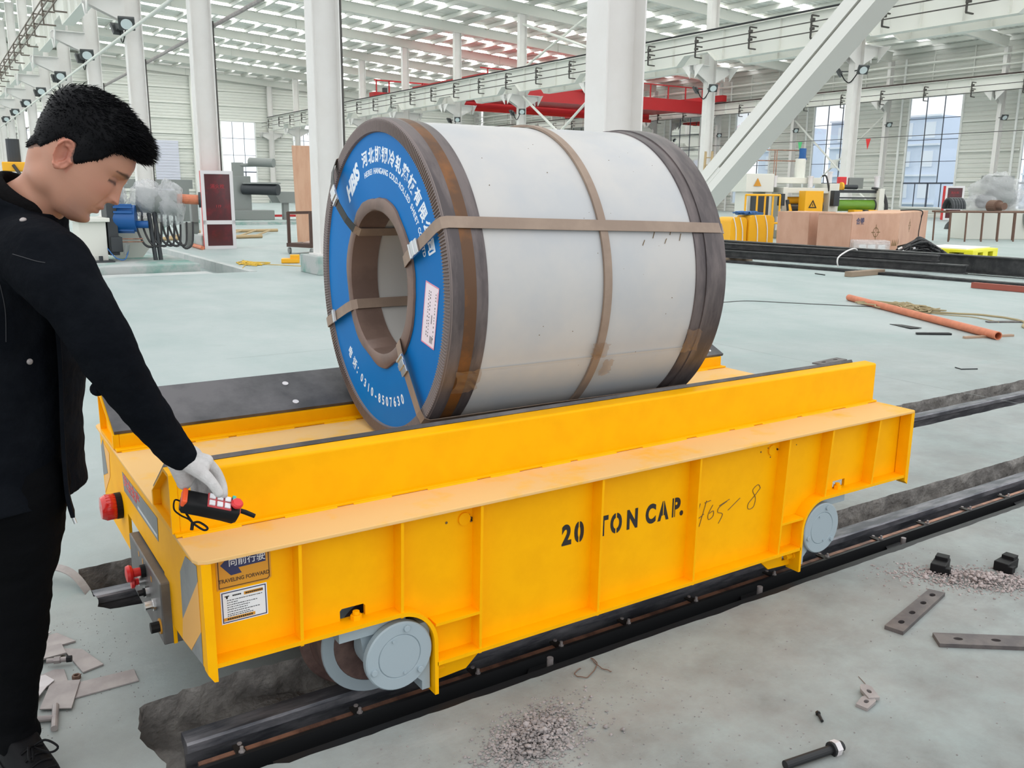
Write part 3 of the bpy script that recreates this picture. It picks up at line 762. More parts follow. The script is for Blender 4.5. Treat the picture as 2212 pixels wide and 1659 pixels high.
# end plates: left end (x = .465) and right end
endp = flat([[(2.097, .597), (2.097, .300), (2.142, .303), (2.366, .272), (2.494, .262), (2.494, .200), (2.520, .200), (2.545, .27), (2.56, .40), (3.12, .40), (3.13, .262), (3.61, .262), (3.62, .30), (3.62, .597)]], .005)
obj('end_plate', MB().add([(.472+w, u, v) for u, v, w in endp.v], endp.f), 'yellow_paint', cart, label='yellow end plate with hazard tape')
obj('end_plate', MB().add([(3.413+w, u, v) for u, v, w in endp.v], endp.f), 'yellow_paint', cart)
obj('corner_strip', MB().prism([(.466, 2.090, .597), (.490, 2.090, .597), (.490, 2.090, .276), (.480, 2.090, .277), (.466, 2.090, .300)], (0, .035, 0)), 'yellow_paint', cart, label='yellow corner strip')
obj('corner_strip', MB().prism([(3.400, 2.092, .597), (3.422, 2.092, .597), (3.422, 2.092, .279), (3.40, 2.092, .295)], (0, .05, 0)), 'yellow_paint', cart)
xe = .4665
def tape(name, pts, mat, lab, d=-.0008):
    obj(name, MB().prism([(xe, y, z) for y, z in pts], (d, 0, 0)), mat, cart, label=lab)
tape('hazard_tape', [(2.259, .56), (2.139, .578), (2.137, .536), (2.346, .344), (2.335, .488)], 'tape_grey', 'worn grey reflective hazard tape')
tape('hazard_tape', [(2.137, .536), (2.138, .398), (2.264, .290), (2.366, .276), (2.346, .344)], 'tape_orange', 'orange reflective hazard tape')
tape('hazard_tape', [(2.138, .398), (2.142, .305), (2.262, .289)], 'tape_grey', 'worn grey reflective hazard tape')
tape('hazard_tape', [(3.55, .56), (3.61, .52), (3.615, .40), (3.50, .44)], 'tape_grey', 'worn grey reflective hazard tape')
tape('hazard_tape', [(3.54, .55), (3.49, .44), (3.58, .41), (3.61, .33), (3.45, .44), (3.42, .54)], 'tape_orange', 'orange reflective hazard tape')
tape('name_strip', [(3.16, .540), (2.597, .555), (2.606, .478), (3.15, .474)], 'tape_grey', 'grey strip with red printed characters')
m = MB(); rr = random.Random(2)
strip_txt = placed(text('安全生产', .046, .0003, .0008, sx=1.5), (xe-.0012, 3.00, .517), (0, -1, 0), (0, -.0, 1), (-1, 0, 0))
obj('lettering', strip_txt, 'knob_red', cart, label='red characters on the grey strip')
for i in range(26):
    y = 2.90-i*.0112; m.box(xe-.0014, xe-.001, y-.004, y+.004, .487, .497)
obj('fine_print', m, 'sticker_white', cart)
# beacon
obj('beacon_base', MB().cyl((.466, 3.245, .392), (.447, 3.245, .392), .047, n=24), 'black_plastic', cart, label='black beacon base')
bl = MB().lathe([(.043, 0), (.046, .012), (.045, .035), (.038, .048), (0, .052)], (.447, 3.245, .392), (-1, 0, 0), 28)
bo = obj('beacon_lens', bl, 'beacon_red', cart, label='red ribbed beacon lens', smooth=True)
m = MB()
for i in range(22):
    a = 2*PI*i/22; m.cyl((.446, 3.245+.0445*math.cos(a), .392+.0445*math.sin(a)), (.414, 3.245+.0455*math.cos(a), .392+.0455*math.sin(a)), .0012, n=5)
obj('lens_ribs', m, 'beacon_red', bo)
# control box
cb = obj('control_box', MB().box(.440, .70, 2.498, 2.955, .200, .392), 'panel_grey', cart, label='dark grey control box under the deck end', bevel=.004)
def knob(y, z, kind):
    P = Vector((.440, y, z)); d = Vector((-1, 0, 0))
    if kind == 'mushroom':
        obj('emergency_button', MB().lathe([(.013, .012), (.014, .034), (.024, .038), (.027, .045), (.024, .054), (0, .058)], P, d, 20), 'knob_red', cb, label='red mushroom button', smooth=True)
        obj('collar', MB().cyl(P, P+d*.014, .020, n=16), 'black_plastic', cb)
    elif kind == 'red':
        obj('stop_button', MB().lathe([(.010, .015), (.011, .026), (.019, .032), (.018, .040), (0, .042)], P, d, 20), 'knob_red', cb, label='small red push button', smooth=True)
        obj('collar', MB().cyl(P, P+d*.018, .015, n=16), 'chrome', cb)
    elif kind == 'select':
        obj('collar', MB().cyl(P, P+d*.012, .017, n=16), 'chrome', cb)
        obj('selector_switch', MB().cyl(P+d*.012, P+d*.018, .013, n=16).obox(P+d*.024, (.008, 0, 0), (0, .013, 0), (0, 0, .004)), 'black_plastic', cb)
    elif kind == 'push':
        obj('push_button', MB().cyl(P, P+d*.008, .019, n=16).cyl(P+d*.008, P+d*.030, .014, n=16), 'chrome', cb)
    else:
        obj('socket_plate', MB().cyl(P, P+d*.004, .023, n=16), 'sticker_orange', cb, label='small round yellow plate'); obj('cable_socket', MB().cyl(P+d*.004, P+d*.028, .016, n=14), 'black_plastic', cb)
knob(2.712, .352, 'mushroom'); knob(2.735, .312, 'red'); knob(2.672, .300, 'select'); knob(2.585, .294, 'push'); knob(2.530, .248, 'plug')
for y, z in ((2.80, .375), (2.74, .372), (2.62, .36)): obj('marker', MB().box(.4392, .4402, y-.006, y+.006, z-.008, z+.008), 'sticker_orange', cb, label='tiny orange marker')
# ---- saddles
def saddle(near):
    if near: pr = [(2.294, .612), (2.294, .773), (2.300, .777), (2.352, .780), (2.536, .662), (2.536, .612)]; base = (2.274, 2.560); pa, pb = Vector((0, 2.354, .780)), Vector((0, 2.534, .664)); wy = 2.274
    else: pr = [(3.478, .612), (3.478, .752), (3.470, .760), (3.428, .760), (3.203, .660), (3.203, .612)]; base = (3.168, 3.500); pa, pb = Vector((0, 3.424, .760)), Vector((0, 3.206, .662)); wy = 3.168
    xl, xr = (.446 if near else .452), 3.418
    hollow = []
    body = obj('saddle', MB().prism([(xl+.02, y, z) for y, z in pr], (xr-xl-.02, 0, 0)), 'yellow_paint', cart, label='%s yellow V saddle beam' % ('near' if near else 'far'), bevel=.004)
    # open left end: thin walls around a recessed end diaphragm
    cy, cz = sum(p[0] for p in pr)/6, sum(p[1] for p in pr)/6
    rim = MB(); n = len(pr); inn = [(cy+(y-cy)*.90, cz+(z-cz)*.86) for y, z in pr]
    vs = [(xl, y, z) for y, z in pr]+[(xl, y, z) for y, z in inn]+[(xl+.02, y, z) for y, z in pr]+[(xl+.02, y, z) for y, z in inn]
    fs = []
    for i in range(n):
        j = (i+1) % n; fs += [(i, j, n+j, n+i), (2*n+j, 2*n+i, 3*n+i, 3*n+j), (i, 2*n+i, 2*n+j, j), (n+j, 3*n+j, 3*n+i, n+i)]
    obj('end_rim', rim.add(vs, fs), 'yellow_paint', body)
    obj('base_plate', MB().box(xl+.004, xr, base[0], base[1], .6075, .6155), 'yellow_paint', body, bevel=.002)
    # intermittent welds: short fillets with dark gaps between
    x = xl+.02; i = 0; rw = random.Random(11 if near else 12); sgn = -1
    while x < xr-.1:
        L = rw.uniform(.10, .22)
        obj('weld_bead', MB().prism([(x, wy+.004, .6060), (x, wy-.006, .6060), (x, wy+.004, .614)], (min(L, xr-x), 0, 0)), 'yellow_paint', body)
        x += L+rw.choice((.03, .05, .09, .12))
    # rubber pad
    d = (pb-pa); nn = Vector((0, -d.z, d.y)).normalized()
    if nn.z < 0: nn = -nn
    xr2 = 3.335 if near else 3.43
    pad = obj('pad', MB().prism([(xl+.006, p.y, p.z) for p in (pa, pb, pb+nn*.013, pa+nn*.013)], (xr2-xl-.006, 0, 0)), 'black_pad', body, label='black wear pad with oil smears', bevel=.001)
    k = 0
    for x in (.545, 1.12, 1.70, 2.28, 2.86, 3.36):
        for t in ((.30, .82) if k % 2 else (.80,)):
            if x > xr2-.05 and near: continue
            p = pa.lerp(pb, t)+nn*.0135; p.x = x
            s = obj('screw', MB().cyl(p-nn*.002, p+nn*.0015, .012, n=16), 'aluminium', pad, label='pale countersunk screw')
        k += 1
saddle(True); saddle(False)
# ---- wheels
def wheel(x, near, full):
    w = obj('wheel', MB().lathe([(.075, 0), (.136, .0), (.140, .004), (.170, .0), (.174, .006), (.1745, .070), (.1765, .095), (.198, .102), (.204, .112), (.200, .126), (.10, .128), (.05, .128)], (x, 2.262, .175), (0, 1, 0), 48), 'wheel_brown', cart, label='cast steel wheel with worn flange', smooth=True, ang=30)
    obj('wheel_rim', MB().lathe([(.137, -.002), (.172, -.002), (.174, .004), (.137, .004)], (x, 2.262, .175), (0, 1, 0), 48, closed=True), 'bearing_grey', w, label='grey painted wheel rim face', smooth=True, ang=30)
    obj('wheel_disc', MB().lathe([(.136, .004), (.12, .02), (.07, .024), (0, .024)], (x, 2.262, .175), (0, 1, 0), 40), 'wheel_rust', w, label='rust brown inner wheel disc', smooth=True)
    m = MB()
    m.lathe([(.085, .135), (.085, .04), (.098, .03), (.105, .022), (.105, .004), (.101, .0), (.068, .0), (.066, .003), (.064, -.0), (0, .0)], (x+.002, 2.102, .186), (0, 1, 0), 48)
    n0 = len(m.v); m.box(x-.17, x+.035, 2.13, 2.20, .262, .296)
    m.prism([(x-.10, 2.15, .262), (x-.09, 2.15, .20), (x, 2.15, .285), (x, 2.15, .30)], (0, .06, 0))
    m.prism([(x+.075, 2.118, .262), (x+.106, 2.118, .262), (x+.106, 2.118, .045), (x+.080, 2.118, .045), (x+.080, 2.118, .075), (x+.060, 2.118, .095)], (0, .07, 0))
    if x > 2: m.v[n0:] = [(2*x-a_, b_, c_) for a_, b_, c_ in m.v[n0:]]
    b = obj('bearing_block', m, 'bearing_grey', w, label='grey bearing block with round cover', smooth=True, ang=30)
    m = MB()
    for a in (75, 198, 318):
        a = math.radians(a); p = Vector((x+.002+.086*math.cos(a), 2.102, .186+.086*math.sin(a))); obj('bolt', MB().cyl(p+Vector((0, .002, 0)), p-Vector((0, .007, 0)), .010, n=8), 'bearing_grey', b, bevel=.001)
    for a in (110, 285):
        a = math.radians(a); p = Vector((x+.002+.056*math.cos(a), 2.102, .186+.056*math.sin(a))); m.cyl(p, p-Vector((0, .004, 0)), .005, n=8)
    obj('grease_screw', m, 'bearing_grey', b)
    return w
for x in (1.0, 2.876):
    w = wheel(x, True, True)
    # mounting stud seen in the window
    xs_ = .885 if x < 2 else 3.000
    obj('mounting_bolt', MB().cyl((xs_, 2.135, .310), (xs_, 2.135, .314), .020, n=20).cyl((xs_, 2.135, .314), (xs_, 2.135, .336), .0165, n=6).cyl((xs_, 2.135, .336), (xs_, 2.135, .346), .010, n=14), 'yellow_paint', cart, label='yellow painted hex bolt in the side window', bevel=.001)
    def mw(o, p):
        me = o.data.copy(); vs = np.empty(len(me.vertices)*3); me.vertices.foreach_get('co', vs); vs = vs.reshape(-1, 3); vs[:, 1] *= -1; me.vertices.foreach_set('co', vs.ravel()); me.flip_normals(); me.update()
        c = o.copy(); c.data = me; COL.objects.link(c); c.parent = p; ORG[c.name] = ORG[o.name]
        for ch in list(o.children): mw(ch, c)
    mw(w, cart)
    obj('axle', MB().cyl((x, 2.3, .175), (x, 3.4, .175), .035, n=16), 'wheel_brown', cart)
# unseen beams added to block light through the web windows
for x in (.62, 1.45, 2.42, 3.28): obj('light_block_beam', MB().box(x-.05, x+.05, 2.17, 3.545, .33, .584), 'yellow_paint', cart)
obj('inner_block_beam', MB().box(.62, 3.3, 2.42, 2.44, .14, .584), 'yellow_paint', cart); obj('inner_block_beam', MB().box(.62, 3.3, 3.275, 3.295, .14, .584), 'yellow_paint', cart)
# ---- lettering and stickers on the near web (plane y = 2.145)
YW = 2.1448
KW = .9885
def wx(x): return x*KW
def wz(z): return 1.5-(1.5-z)*KW
def onweb(mb, x, z, d=.0006): return placed(mb, (wx(x), YW-d, wz(z)), (KW, 0, 0), (0, 0, KW), (0, -1, 0))
stk = obj('direction_sticker', onweb(flat([[(-.0715, -.05), (.0635, -.05), (.0715, -.042), (.0715, .05), (-.0715, .05), (-.0715, -.042)]], .0004), .591, .5335), 'sticker_orange', cart, label='orange sticker with navy arrow')
fr = flat([[(-.067, -.046), (.061, -.046), (.067, -.040), (.067, .05), (-.067, .05), (-.067, -.040)], [(-.0645, -.0435), (.0600, -.0435), (.0645, -.039), (.0645, .0485), (-.0645, .0485), (-.0645, -.039)]], .0003)
obj('border', onweb(fr, .591, .5335, .0012), 'print_brown', stk)
ar = flat([[(-.060, .018), (-.026, .049), (-.008, .0448), (-.018, .036), (.058, .034), (.058, .006), (-.014, .004), (-.006, -.012), (-.034, -.014)]], .0003)
obj('arrow', onweb(ar, .591, .5335, .0012), 'sticker_navy', stk, label='navy arrow pointing left')
obj('lettering', onweb(text('向前行驶', .0245, .0003, .0001), .600, .5540, .0018), 'sticker_white', stk, label='white lettering on the arrow')
obj('lettering', onweb(text('TRAVELING FORWARD', .0145, .0003, .0004, sx=.88), .591, .5065, .0012), 'print_brown', stk, label='brown lettering')
lab = obj('instruction_label', onweb(flat([[(-.061, -.0455), (.061, -.0455), (.061, .0455), (-.061, .0455)]], .0004), .5875, .4325), 'sticker_white', cart, label='white instruction label with fine print')
fr = flat([[(-.058, -.0425), (.058, -.0425), (.058, .0425), (-.058, .0425)], [(-.0555, -.040), (.0555, -.040), (.0555, .040), (-.0555, .040)]], .0003)
obj('border', onweb(fr, .5875, .4325, .0012), 'sticker_navy', lab)
obj('stripe', onweb(flat([[(-.0, .0255), (.05, .0255), (.05, .034), (-.0, .034)]], .0003), .5875, .4325, .0012), 'sticker_orange', lab)
obj('stripe', onweb(flat([[(-.0555, -.0375), (.0265, -.0375), (.0265, -.0285), (-.0555, -.0285)]], .0003), .5875, .4325, .0012), 'sticker_orange', lab)
m = MB(); rw = random.Random(5)
for i, zz in enumerate((.019, .0125, .006, -.0005, -.007, -.0135, -.020, -.025)):
    x = -.045
    end = (.046, -.020, .034, .012, .006, .036, .010, .022)[i]
    while x < end:
        L = rw.uniform(.002, .006); q = flat([[(x, zz-.0010), (x+L, zz-.0010), (x+L, zz+.0010), (x, zz+.0010)]], .0002) if False else None
        m.box(wx(.5875+x), wx(.5875+x+L), YW-.0016, YW-.0012, wz(.4325+zz-.0009), wz(.4325+zz+.0009)); x += L+rw.uniform(.0008, .002)
for x in np.arange(.004, .046, .0052): m.box(wx(.5875+x), wx(.5875+x+.004), YW-.0021, YW-.0016, wz(.4325+.0278), wz(.4325+.0318))
for x in np.arange(-.046, .016, .0056): m.box(wx(.5875+x), wx(.5875+x+.0042), YW-.0021, YW-.0016, wz(.4325-.0352), wz(.4325-.0308))
for x in np.arange(-.030, -.008, .0046): m.box(wx(.5875+x), wx(.5875+x+.0038), YW-.0016, YW-.0012, wz(.4325+.0285), wz(.4325+.0325))
obj('fine_print', m, 'print_black', lab, stuff=True)
lg = flat([[(-.0505, .0325), (-.0385, .0325), (-.0385, .030), (-.0415, .030), (-.0425, .0245), (-.0445, .0235), (-.0465, .0245), (-.0475, .030), (-.0505, .030)]], .0002)
obj('emblem', onweb(lg, .5875, .4325, .0012), 'print_black', lab)
# stencilled capacity: letters with real stencil gaps
import bmesh
def gapped(mb, cuts):
    me = mesh_of(mb, 'tmp'); bm = bmesh.new(); bm.from_mesh(me)
    for c, w in cuts:
        for q in (c-w, c+w): bmesh.ops.bisect_plane(bm, geom=bm.verts[:]+bm.edges[:]+bm.faces[:], plane_co=(q, 0, 0), plane_no=(1, 0, 0))
        bmesh.ops.delete(bm, geom=[f for f in bm.faces if abs(f.calc_center_median().x-c) < w*.999], context='FACES')
    bm.to_mesh(me); bm.free(); r = MB(); r.add([tuple(v.co) for v in me.vertices], [tuple(p.vertices) for p in me.polygons]); bpy.data.meshes.remove(me); return r
STENCIL = (('2', 1.6247, .4068, .80, ()), ('0', 1.6757, .4072, .80, ((0, .0025),)), ('T', 1.7748, .4058, .78, ()), ('O', 1.8329, .405, .66, ((0, .0028),)), ('N', 1.9043, .4057, .72, ()),
           ('C', 1.9880, .4069, .72, ()), ('A', 2.0467, .4069, .70, ((.0, .0022),)), ('P', 2.1060, .4084, .82, ((-.0085, .0024),)), ('.', 2.1340, .4084, .85, ()))
for ch, x, z, sx_, cuts in STENCIL:
    tb = text(ch, .092, .0003, .0042, sx=sx_)
    if cuts: tb = gapped(tb, cuts)
    obj('stencil_lettering', placed(tb, (x, YW-.0006, z), (1, 0, 0), (0, 0, 1), (0, -1, 0)), 'print_black', cart, label='black stencilled letter of the capacity marking')
# felt-tip note
def ink(pts): return MB().tube([(wx(x), YW-.001, wz(z)) for x, z in pts], .0013, n=5)
m = MB()
for P in ([(2.252, .390), (2.240, .335), (2.274, .345)], [(2.284, .395), (2.252, .300)], [(2.274, .388), (2.306, .392)],
          [(2.318, .372), (2.296, .340), (2.300, .318), (2.322, .328), (2.322, .348), (2.302, .342)],
          [(2.392, .372), (2.352, .356), (2.346, .338), (2.372, .325), (2.352, .292)], [(2.352, .362), (2.405, .378)],
          [(2.400, .335), (2.462, .372)],
          [(2.572, .392), (2.558, .408), (2.530, .390), (2.548, .356), (2.540, .322), (2.512, .318), (2.510, .340), (2.545, .368), (2.572, .392)]):
    m.merge(ink(curve_pts([(x, 0, z) for x, z in P], 5) and [(p.x, p.z) for p in curve_pts([(x, 0, z) for x, z in P], 5)]))
obj('handwriting', m, 'scuff_brown', cart, label='brown handwritten note 405-8')
# scuffs near lifting marks
rw = random.Random(9)
for x0, z0 in ((1.27, .545), (2.62, .548)):
    m = MB()
    for i in range(14):
        x, z = x0+rw.gauss(-.01, .035), z0+rw.gauss(0, .012); r = rw.uniform(.002, .006)
        m.cyl((x, YW-.0004, z), (x, YW-.0012, z), r, n=6)
    obj('scuff_mark', m, 'scuff_brown', cart, stuff=True)
    obj('lifting_pad', MB().cyl((x0-.03, YW, z0), (x0-.03, YW-.006, z0), .020, n=16), 'yellow_paint', cart)

# ================================================================ steel coil
cx, cy, cz, R = 1.887, 2.868, 1.1755, .567
ax = Vector((math.cos(-.031), math.sin(-.031), 0)); nY = Vector((-ax.y, ax.x, 0)); nZ = Vector((0, 0, 1)); CC = Vector((cx, cy, cz))
coil = thing('steel_coil', (cx, cy, cz-R), 'large wrapped steel coil with blue printed end face lying on the cart', 'steel coil')
S0, S1 = -.571, .571
def P3(r, deg, s): a = math.radians(deg); return CC+ax*s+nY*(r*math.cos(a))+nZ*(r*math.sin(a))
def ring(name, prof, mat, lab=None, n=180, smooth=True, ang=30, closed=True, parent=None):
    return obj(name, MB().lathe([(r, s) for r, s in prof], CC, ax, n, closed=closed, x=nY), mat, parent or coil, label=lab, smooth=smooth, ang=ang)
# ax x nY = +Z ?  lathe uses y = a.cross(x) so angle runs from +y up to +z
wrapm = MB(); nS, nA = 30, 240; vs = []
for i in range(nS+1):
    s = -.47+(.445+.47)*i/nS
    for k in range(nA):
        a = 2*PI*k/nA
        r = R-.010+.0012*N3(s*3, math.cos(a)*3, math.sin(a)*3)+(.0016 if math.degrees(a) > 205 and math.degrees(a) < 300 else 0)
        vs.append(CC+ax*s+nY*(r*math.cos(a))+nZ*(r*math.sin(a)))
wrapm.add(vs, [(i*nA+k, i*nA+(k+1) % nA, (i+1)*nA+(k+1) % nA, (i+1)*nA+k) for i in range(nS) for k in range(nA)])
obj('wrap_sheet', wrapm, 'sheet_white', coil, label='pale grey steel wrap sheet', smooth=True, ang=180)
ring('edge_protector', [(R-.012, S0+.012), (R-.004, S0+.001), (R, S0+.012), (R, -.525), (R-.012, -.525)], 'edge_steel', 'dark grey front edge protector')
ring('rust_hoop', [(R-.010, -.525), (R-.001, -.525), (R-.001, -.482), (R-.010, -.482)], 'rust_band', 'rust brown hoop round the front end')
ring('edge_protector', [(R-.012, -.482), (R-.003, -.482), (R-.006, -.438), (R-.012, -.436)], 'edge_steel', 'dark grey inner lip of the front edge protector')
ring('edge_protector', [(R-.012, .425), (R-.005, .427), (R-.003, .470), (R-.012, .470)], 'edge_steel', 'dark brown rear edge protector')
ring('edge_protector', [(R-.012, .470), (R+.001, .471), (R+.001, S1-.006), (R-.006, S1), (R-.03, S1), (R-.03, .470)], 'edge_steel', 'dark brown outer rear edge protector')
# fluted rim of the front face
m = MB(); nT = 320; vs = []
for k in range(nT*4):
    a = 2*PI*k/(nT*4); q = (k % 4); h = (0, .0, .0042, .0042)[q]
    for r, s in ((R-.001, S0+.006), (R-.006, S0-.001), (R-.012, S0-.003+h), (R-.047, S0-.003+h), (R-.050, S0+.008)):
        vs.append(CC+ax*s+nY*(r*math.cos(a))+nZ*(r*math.sin(a)))
n = nT*4
m.add(vs, [(k*5+j, ((k+1) % n)*5+j, ((k+1) % n)*5+j+1, k*5+j+1) for k in range(n) for j in range(4)])
obj('fluted_rim', m, 'flute_steel', coil, label='fluted brown steel rim of the front face', stuff=True)
face = ring('face_board', [(.285, S0+.008), (R-.045, S0+.008), (R-.045, S0+.014), (.285, S0+.014)], 'blue_face', 'blue printed board on the front face')
ring('back_face', [(.262, S1-.012), (R-.02, S1-.012), (R-.02, S1-.006), (.262, S1-.006)], 'edge_steel')
# bore ring, slightly wavy
m = MB(); vs = []; n = 96
for k in range(n):
    a = 2*PI*k/n; w = .005*math.sin(7*a+.4)+.006*N3(math.cos(a)*2.6, math.sin(a)*2.6, 4)+.003*N3(math.cos(a)*9, math.sin(a)*9, 1)
    for r, s in ((.301+w, S0+.007), (.299+w, S0+.000), (.296+w, S0-.001), (.262+w*.3, S0-.004), (.254, S0+.001), (.250, S0+.105), (.256, S0+.105)):
        vs.append(CC+ax*s+nY*(r*math.cos(a))+nZ*(r*math.sin(a)))
m.add(vs, [(k*7+j, ((k+1) % n)*7+j, ((k+1) % n)*7+j+1, k*7+j+1) for k in range(n) for j in range(6)])
obj('bore_protector', m, 'bore_brown', coil, label='brown steel collar round the bore', smooth=True, ang=50)
ring('bore_wall', [(.256, S0+.02), (.256, S1-.01), (.262, S1-.01), (.262, S0+.02)], 'bore_sheet', 'pale inner wall of the bore')
# straps
def strap_face(deg0, deg1, deg2, name='eye_strap', mat='strap_tan', lift=.004, bend=0.0):
    """band over the front face from bore to rim, then along the barrel and back through the bore"""
    hw = .019; path = []; half = []; nr = []
    def add(p, h, q): path.append(p); half.append(h); nr.append(q)
    i0, i1 = P3(.262, deg0, S0-.008), P3(R-.008, deg1, S0-.008)
    d = (i1-i0).normalized(); h = ax.cross(d)*hw
    rin = P3(0, 0, 0); a1 = math.radians(deg1); rad1 = nY*math.cos(a1)+nZ*math.sin(a1); tan1 = -nY*math.sin(a1)+nZ*math.cos(a1)
    a0 = math.radians(deg0); rad0 = nY*math.cos(a0)+nZ*math.sin(a0); tan0 = -nY*math.sin(a0)+nZ*math.cos(a0)
    sg = 1 if (ax.cross(d)).dot(tan1) > 0 else -1
    T0, T1 = tan0*hw*sg, tan1*hw*sg
    add(P3(.2475, deg0, S1), T0, -rad0); add(P3(.2475, deg0, 0), T0, -rad0); add(P3(.2475, deg0, S0+.01), T0, -rad0)
    add(P3(.262, deg0, S0-.007), (T0+h)*.5, -ax)
    for t in (.15, .35, .55, .75, .9): add(i0.lerp(i1, t)-ax*(lift+bend*math.sin(t*PI)), h, -ax)
    add(P3(R-.006, deg1, S0-.006), (h+T1)*.5, (rad1-ax).normalized())
    for s in (S0+.012, -.44, -.1, .25, S1-.02): add(P3(R+.002, deg1+(deg2-deg1)*(s-S0)/(S1-S0), s)+rad1*(0.0012*math.sin(s*9)), T1, rad1)
    add(P3(R-.004, deg2, S1+.002), T1, ax); add(P3(.27, deg2, S1+.002), T1, ax)
    if mat == 'strap_tan': obj(name, MB().strip(path, half, .0022, nr), mat, coil, label='tan steel strap through the bore and over the rim')
    else:
        obj(name, MB().strip(path[:4], half[:4], .0022, nr[:4]), 'strap_tan', coil); obj(name, MB().strip(path[3:10], half[3:10], .0022, nr[3:10]), mat, coil, label='slack tan strap across the blue face, its shade painted dark'); obj(name, MB().strip(path[9:], half[9:], .0022, nr[9:]), 'strap_tan', coil)
    return i0, i1, d, h
def buckle(i0, i1, h, t, L=.030, sc=1.25, rot=0.0):
    c = i0.lerp(i1, t)-ax*.010; d = (i1-i0).normalized()*L
    m = MB().obox(c, d, h*sc, ax*.003); m.obox(c-ax*.004, d*.3, h*sc*1.02, ax*.0025); m.obox(c-ax*.003-d*.8, d*.12, h*sc*1.05, ax*.004)
    obj('strap_buckle', m, 'buckle_steel', coil, label='shiny crimped strap seal', bevel=.001)
q = strap_face(159.5, 156.0, 159.5); buckle(q[0], q[1], q[3], .37)
q = strap_face(-24.0, -22.0, -22.0); buckle(q[0], q[1], q[3], .60, .016)
q = strap_face(-135.0, -131.5, -131.5); buckle(q[0], q[1], q[3], .30, .034)
q = strap_face(43.6, 49.0, 49.0, mat='strap_shaded', bend=.035); buckle(q[0]-ax*.03, q[1]-ax*.03, q[3], .5, .034)
sA, sB = .010, .041
obj('belly_strap', MB().lathe([(R-.008, sA), (R+.0005, sA), (R+.0005, sB), (R-.008, sB)], CC, ax, 160, closed=True, x=nY), 'strap_tan', coil, label='tan strap round the middle of the coil', smooth=True, ang=30)
# sheet overlap seam and tape patches
def barrel_patch(name, a0, a1, s0, s1, lift, mat, lab=None, n=8, stuff=False):
    m = MB(); vs = []
    for i in range(n+1):
        a = a0+(a1-a0)*i/n
        vs += [P3(R-.008+lift, a, s0), P3(R-.008+lift, a, s1)]
    m.add(vs, [(2*i, 2*i+1, 2*i+3, 2*i+2) for i in range(n)])
    return obj(name, m, mat, coil, label=lab, smooth=True)
barrel_patch('seam', 205.0, 205.35, -.436, .425, .0026, 'bore_sheet', 'thin overlap seam of the wrap sheet', 2)
for a0, a1, s0, s1 in ((197, 206, .41, .485), (204, 213, -.525, -.44), (199, 205, -.01, .06), (206, 213, .055, .10)):
    m = MB(); rw = random.Random(int(a0*7)); vs = []; nn_ = 6
    for i in range(nn_+1):
        for j in range(nn_+1):
            a = a0+(a1-a0)*i/nn_; s = s0+(s1-s0)*j/nn_; e = (i in (0, nn_))+(j in (0, nn_))
            vs.append(P3(R+.004+rw.uniform(0, .004), a+rw.uniform(-.6, .6)*e, s+rw.uniform(-.006, .006)*e))
    m.add(vs, [(i*(nn_+1)+j, i*(nn_+1)+j+1, (i+1)*(nn_+1)+j+1, (i+1)*(nn_+1)+j) for i in range(nn_) for j in range(nn_)])
    obj('tape_patch', m, 'tape_film', coil, label='crumpled brown sticky tape patch')
m = MB(); rw = random.Random(21)
for s in (.20, .25, .30, .33, .37):
    a = 164-rw.uniform(0, 6); p = P3(R-.0075, a, s); q = P3(R-.0075, a-rw.uniform(-3, -1.5), s-.012); m.tube([p, q], .0012, n=4)
for i in range(26):
    a, s = rw.uniform(120, 215), rw.uniform(-.4, .4); m.ball(P3(R-.0095, a, s), rw.uniform(.0008, .0018), 6, 4)
obj('scratch_mark', m, 'scuff_brown', coil, stuff=True)
# lettering: text runs clockwise seen from the front; face normal is -ax
def on_face(mb, r, deg, lift=.0012, tilt=0.0):
    a = math.radians(deg); rad = nY*math.cos(a)+nZ*math.sin(a); tan = (-nY*math.sin(a)+nZ*math.cos(a))
    if tilt:
        X = tan*math.cos(tilt)+rad*math.sin(tilt); Y = -tan*math.sin(tilt)+rad*math.cos(tilt)
        X, Y = X, Y
    return rad, tan
def glyphs(name, s, r, degs, size, bold, lab, sx=1.0, outward=True, mat='print_white'):
    m = MB(); d = 1
    for ch, dg in zip(s, degs):
        if ch == ' ': continue
        a = math.radians(dg); rad = nY*math.cos(a)+nZ*math.sin(a); tan = -nY*math.sin(a)+nZ*math.cos(a)
        X, Y = (tan, rad) if not outward else (-tan*-1, rad)
        if outward: X = tan*1.0; Y = rad
        else: X = -tan; Y = -rad
        c = CC+ax*(S0+.0078)+rad*r
        # viewed from the front +Y of the hall is on the left: increasing angle reads clockwise
        if not outward: X, Y = -tan, -rad
        m.merge(placed(text(ch, size, .0003, bold, sx=sx), c, X, Y, -ax))
    obj(name, m, mat, face, label=lab)
zh = '河北邯钢冷轧薄板有限公司'
glyphs('lettering', zh, .440, [75.5, 83.4, 91.1, 98.7, 106.4, 114.0, 121.7, 129.4, 137.0, 144.7, 152.4, 160.2], .056, .0016, 'white company characters along the rim', sx=.95)
en = 'HEBEI HANGANG COLD-ROLLED SHEET CO.,LTD'
wd = {'I': .5, ' ': .6, '-': .75, '.': .4, ',': .4, 'L': .9, 'E': .92, 'T': .92, 'G': 1.1, 'O': 1.12, 'D': 1.08, 'N': 1.08, 'H': 1.05, 'A': 1.0, 'C': 1.05, 'R': 1.0, 'S': .95, 'B': 1.0}
cum = []; t_ = 0
for ch in en: w_ = wd.get(ch, 1); cum.append(t_+w_/2); t_ += w_
glyphs('lettering', en, .388, [72.6+(162.6-72.6)*c_/t_ for c_ in cum], .027, .0007, 'white latin company lettering', sx=.92)
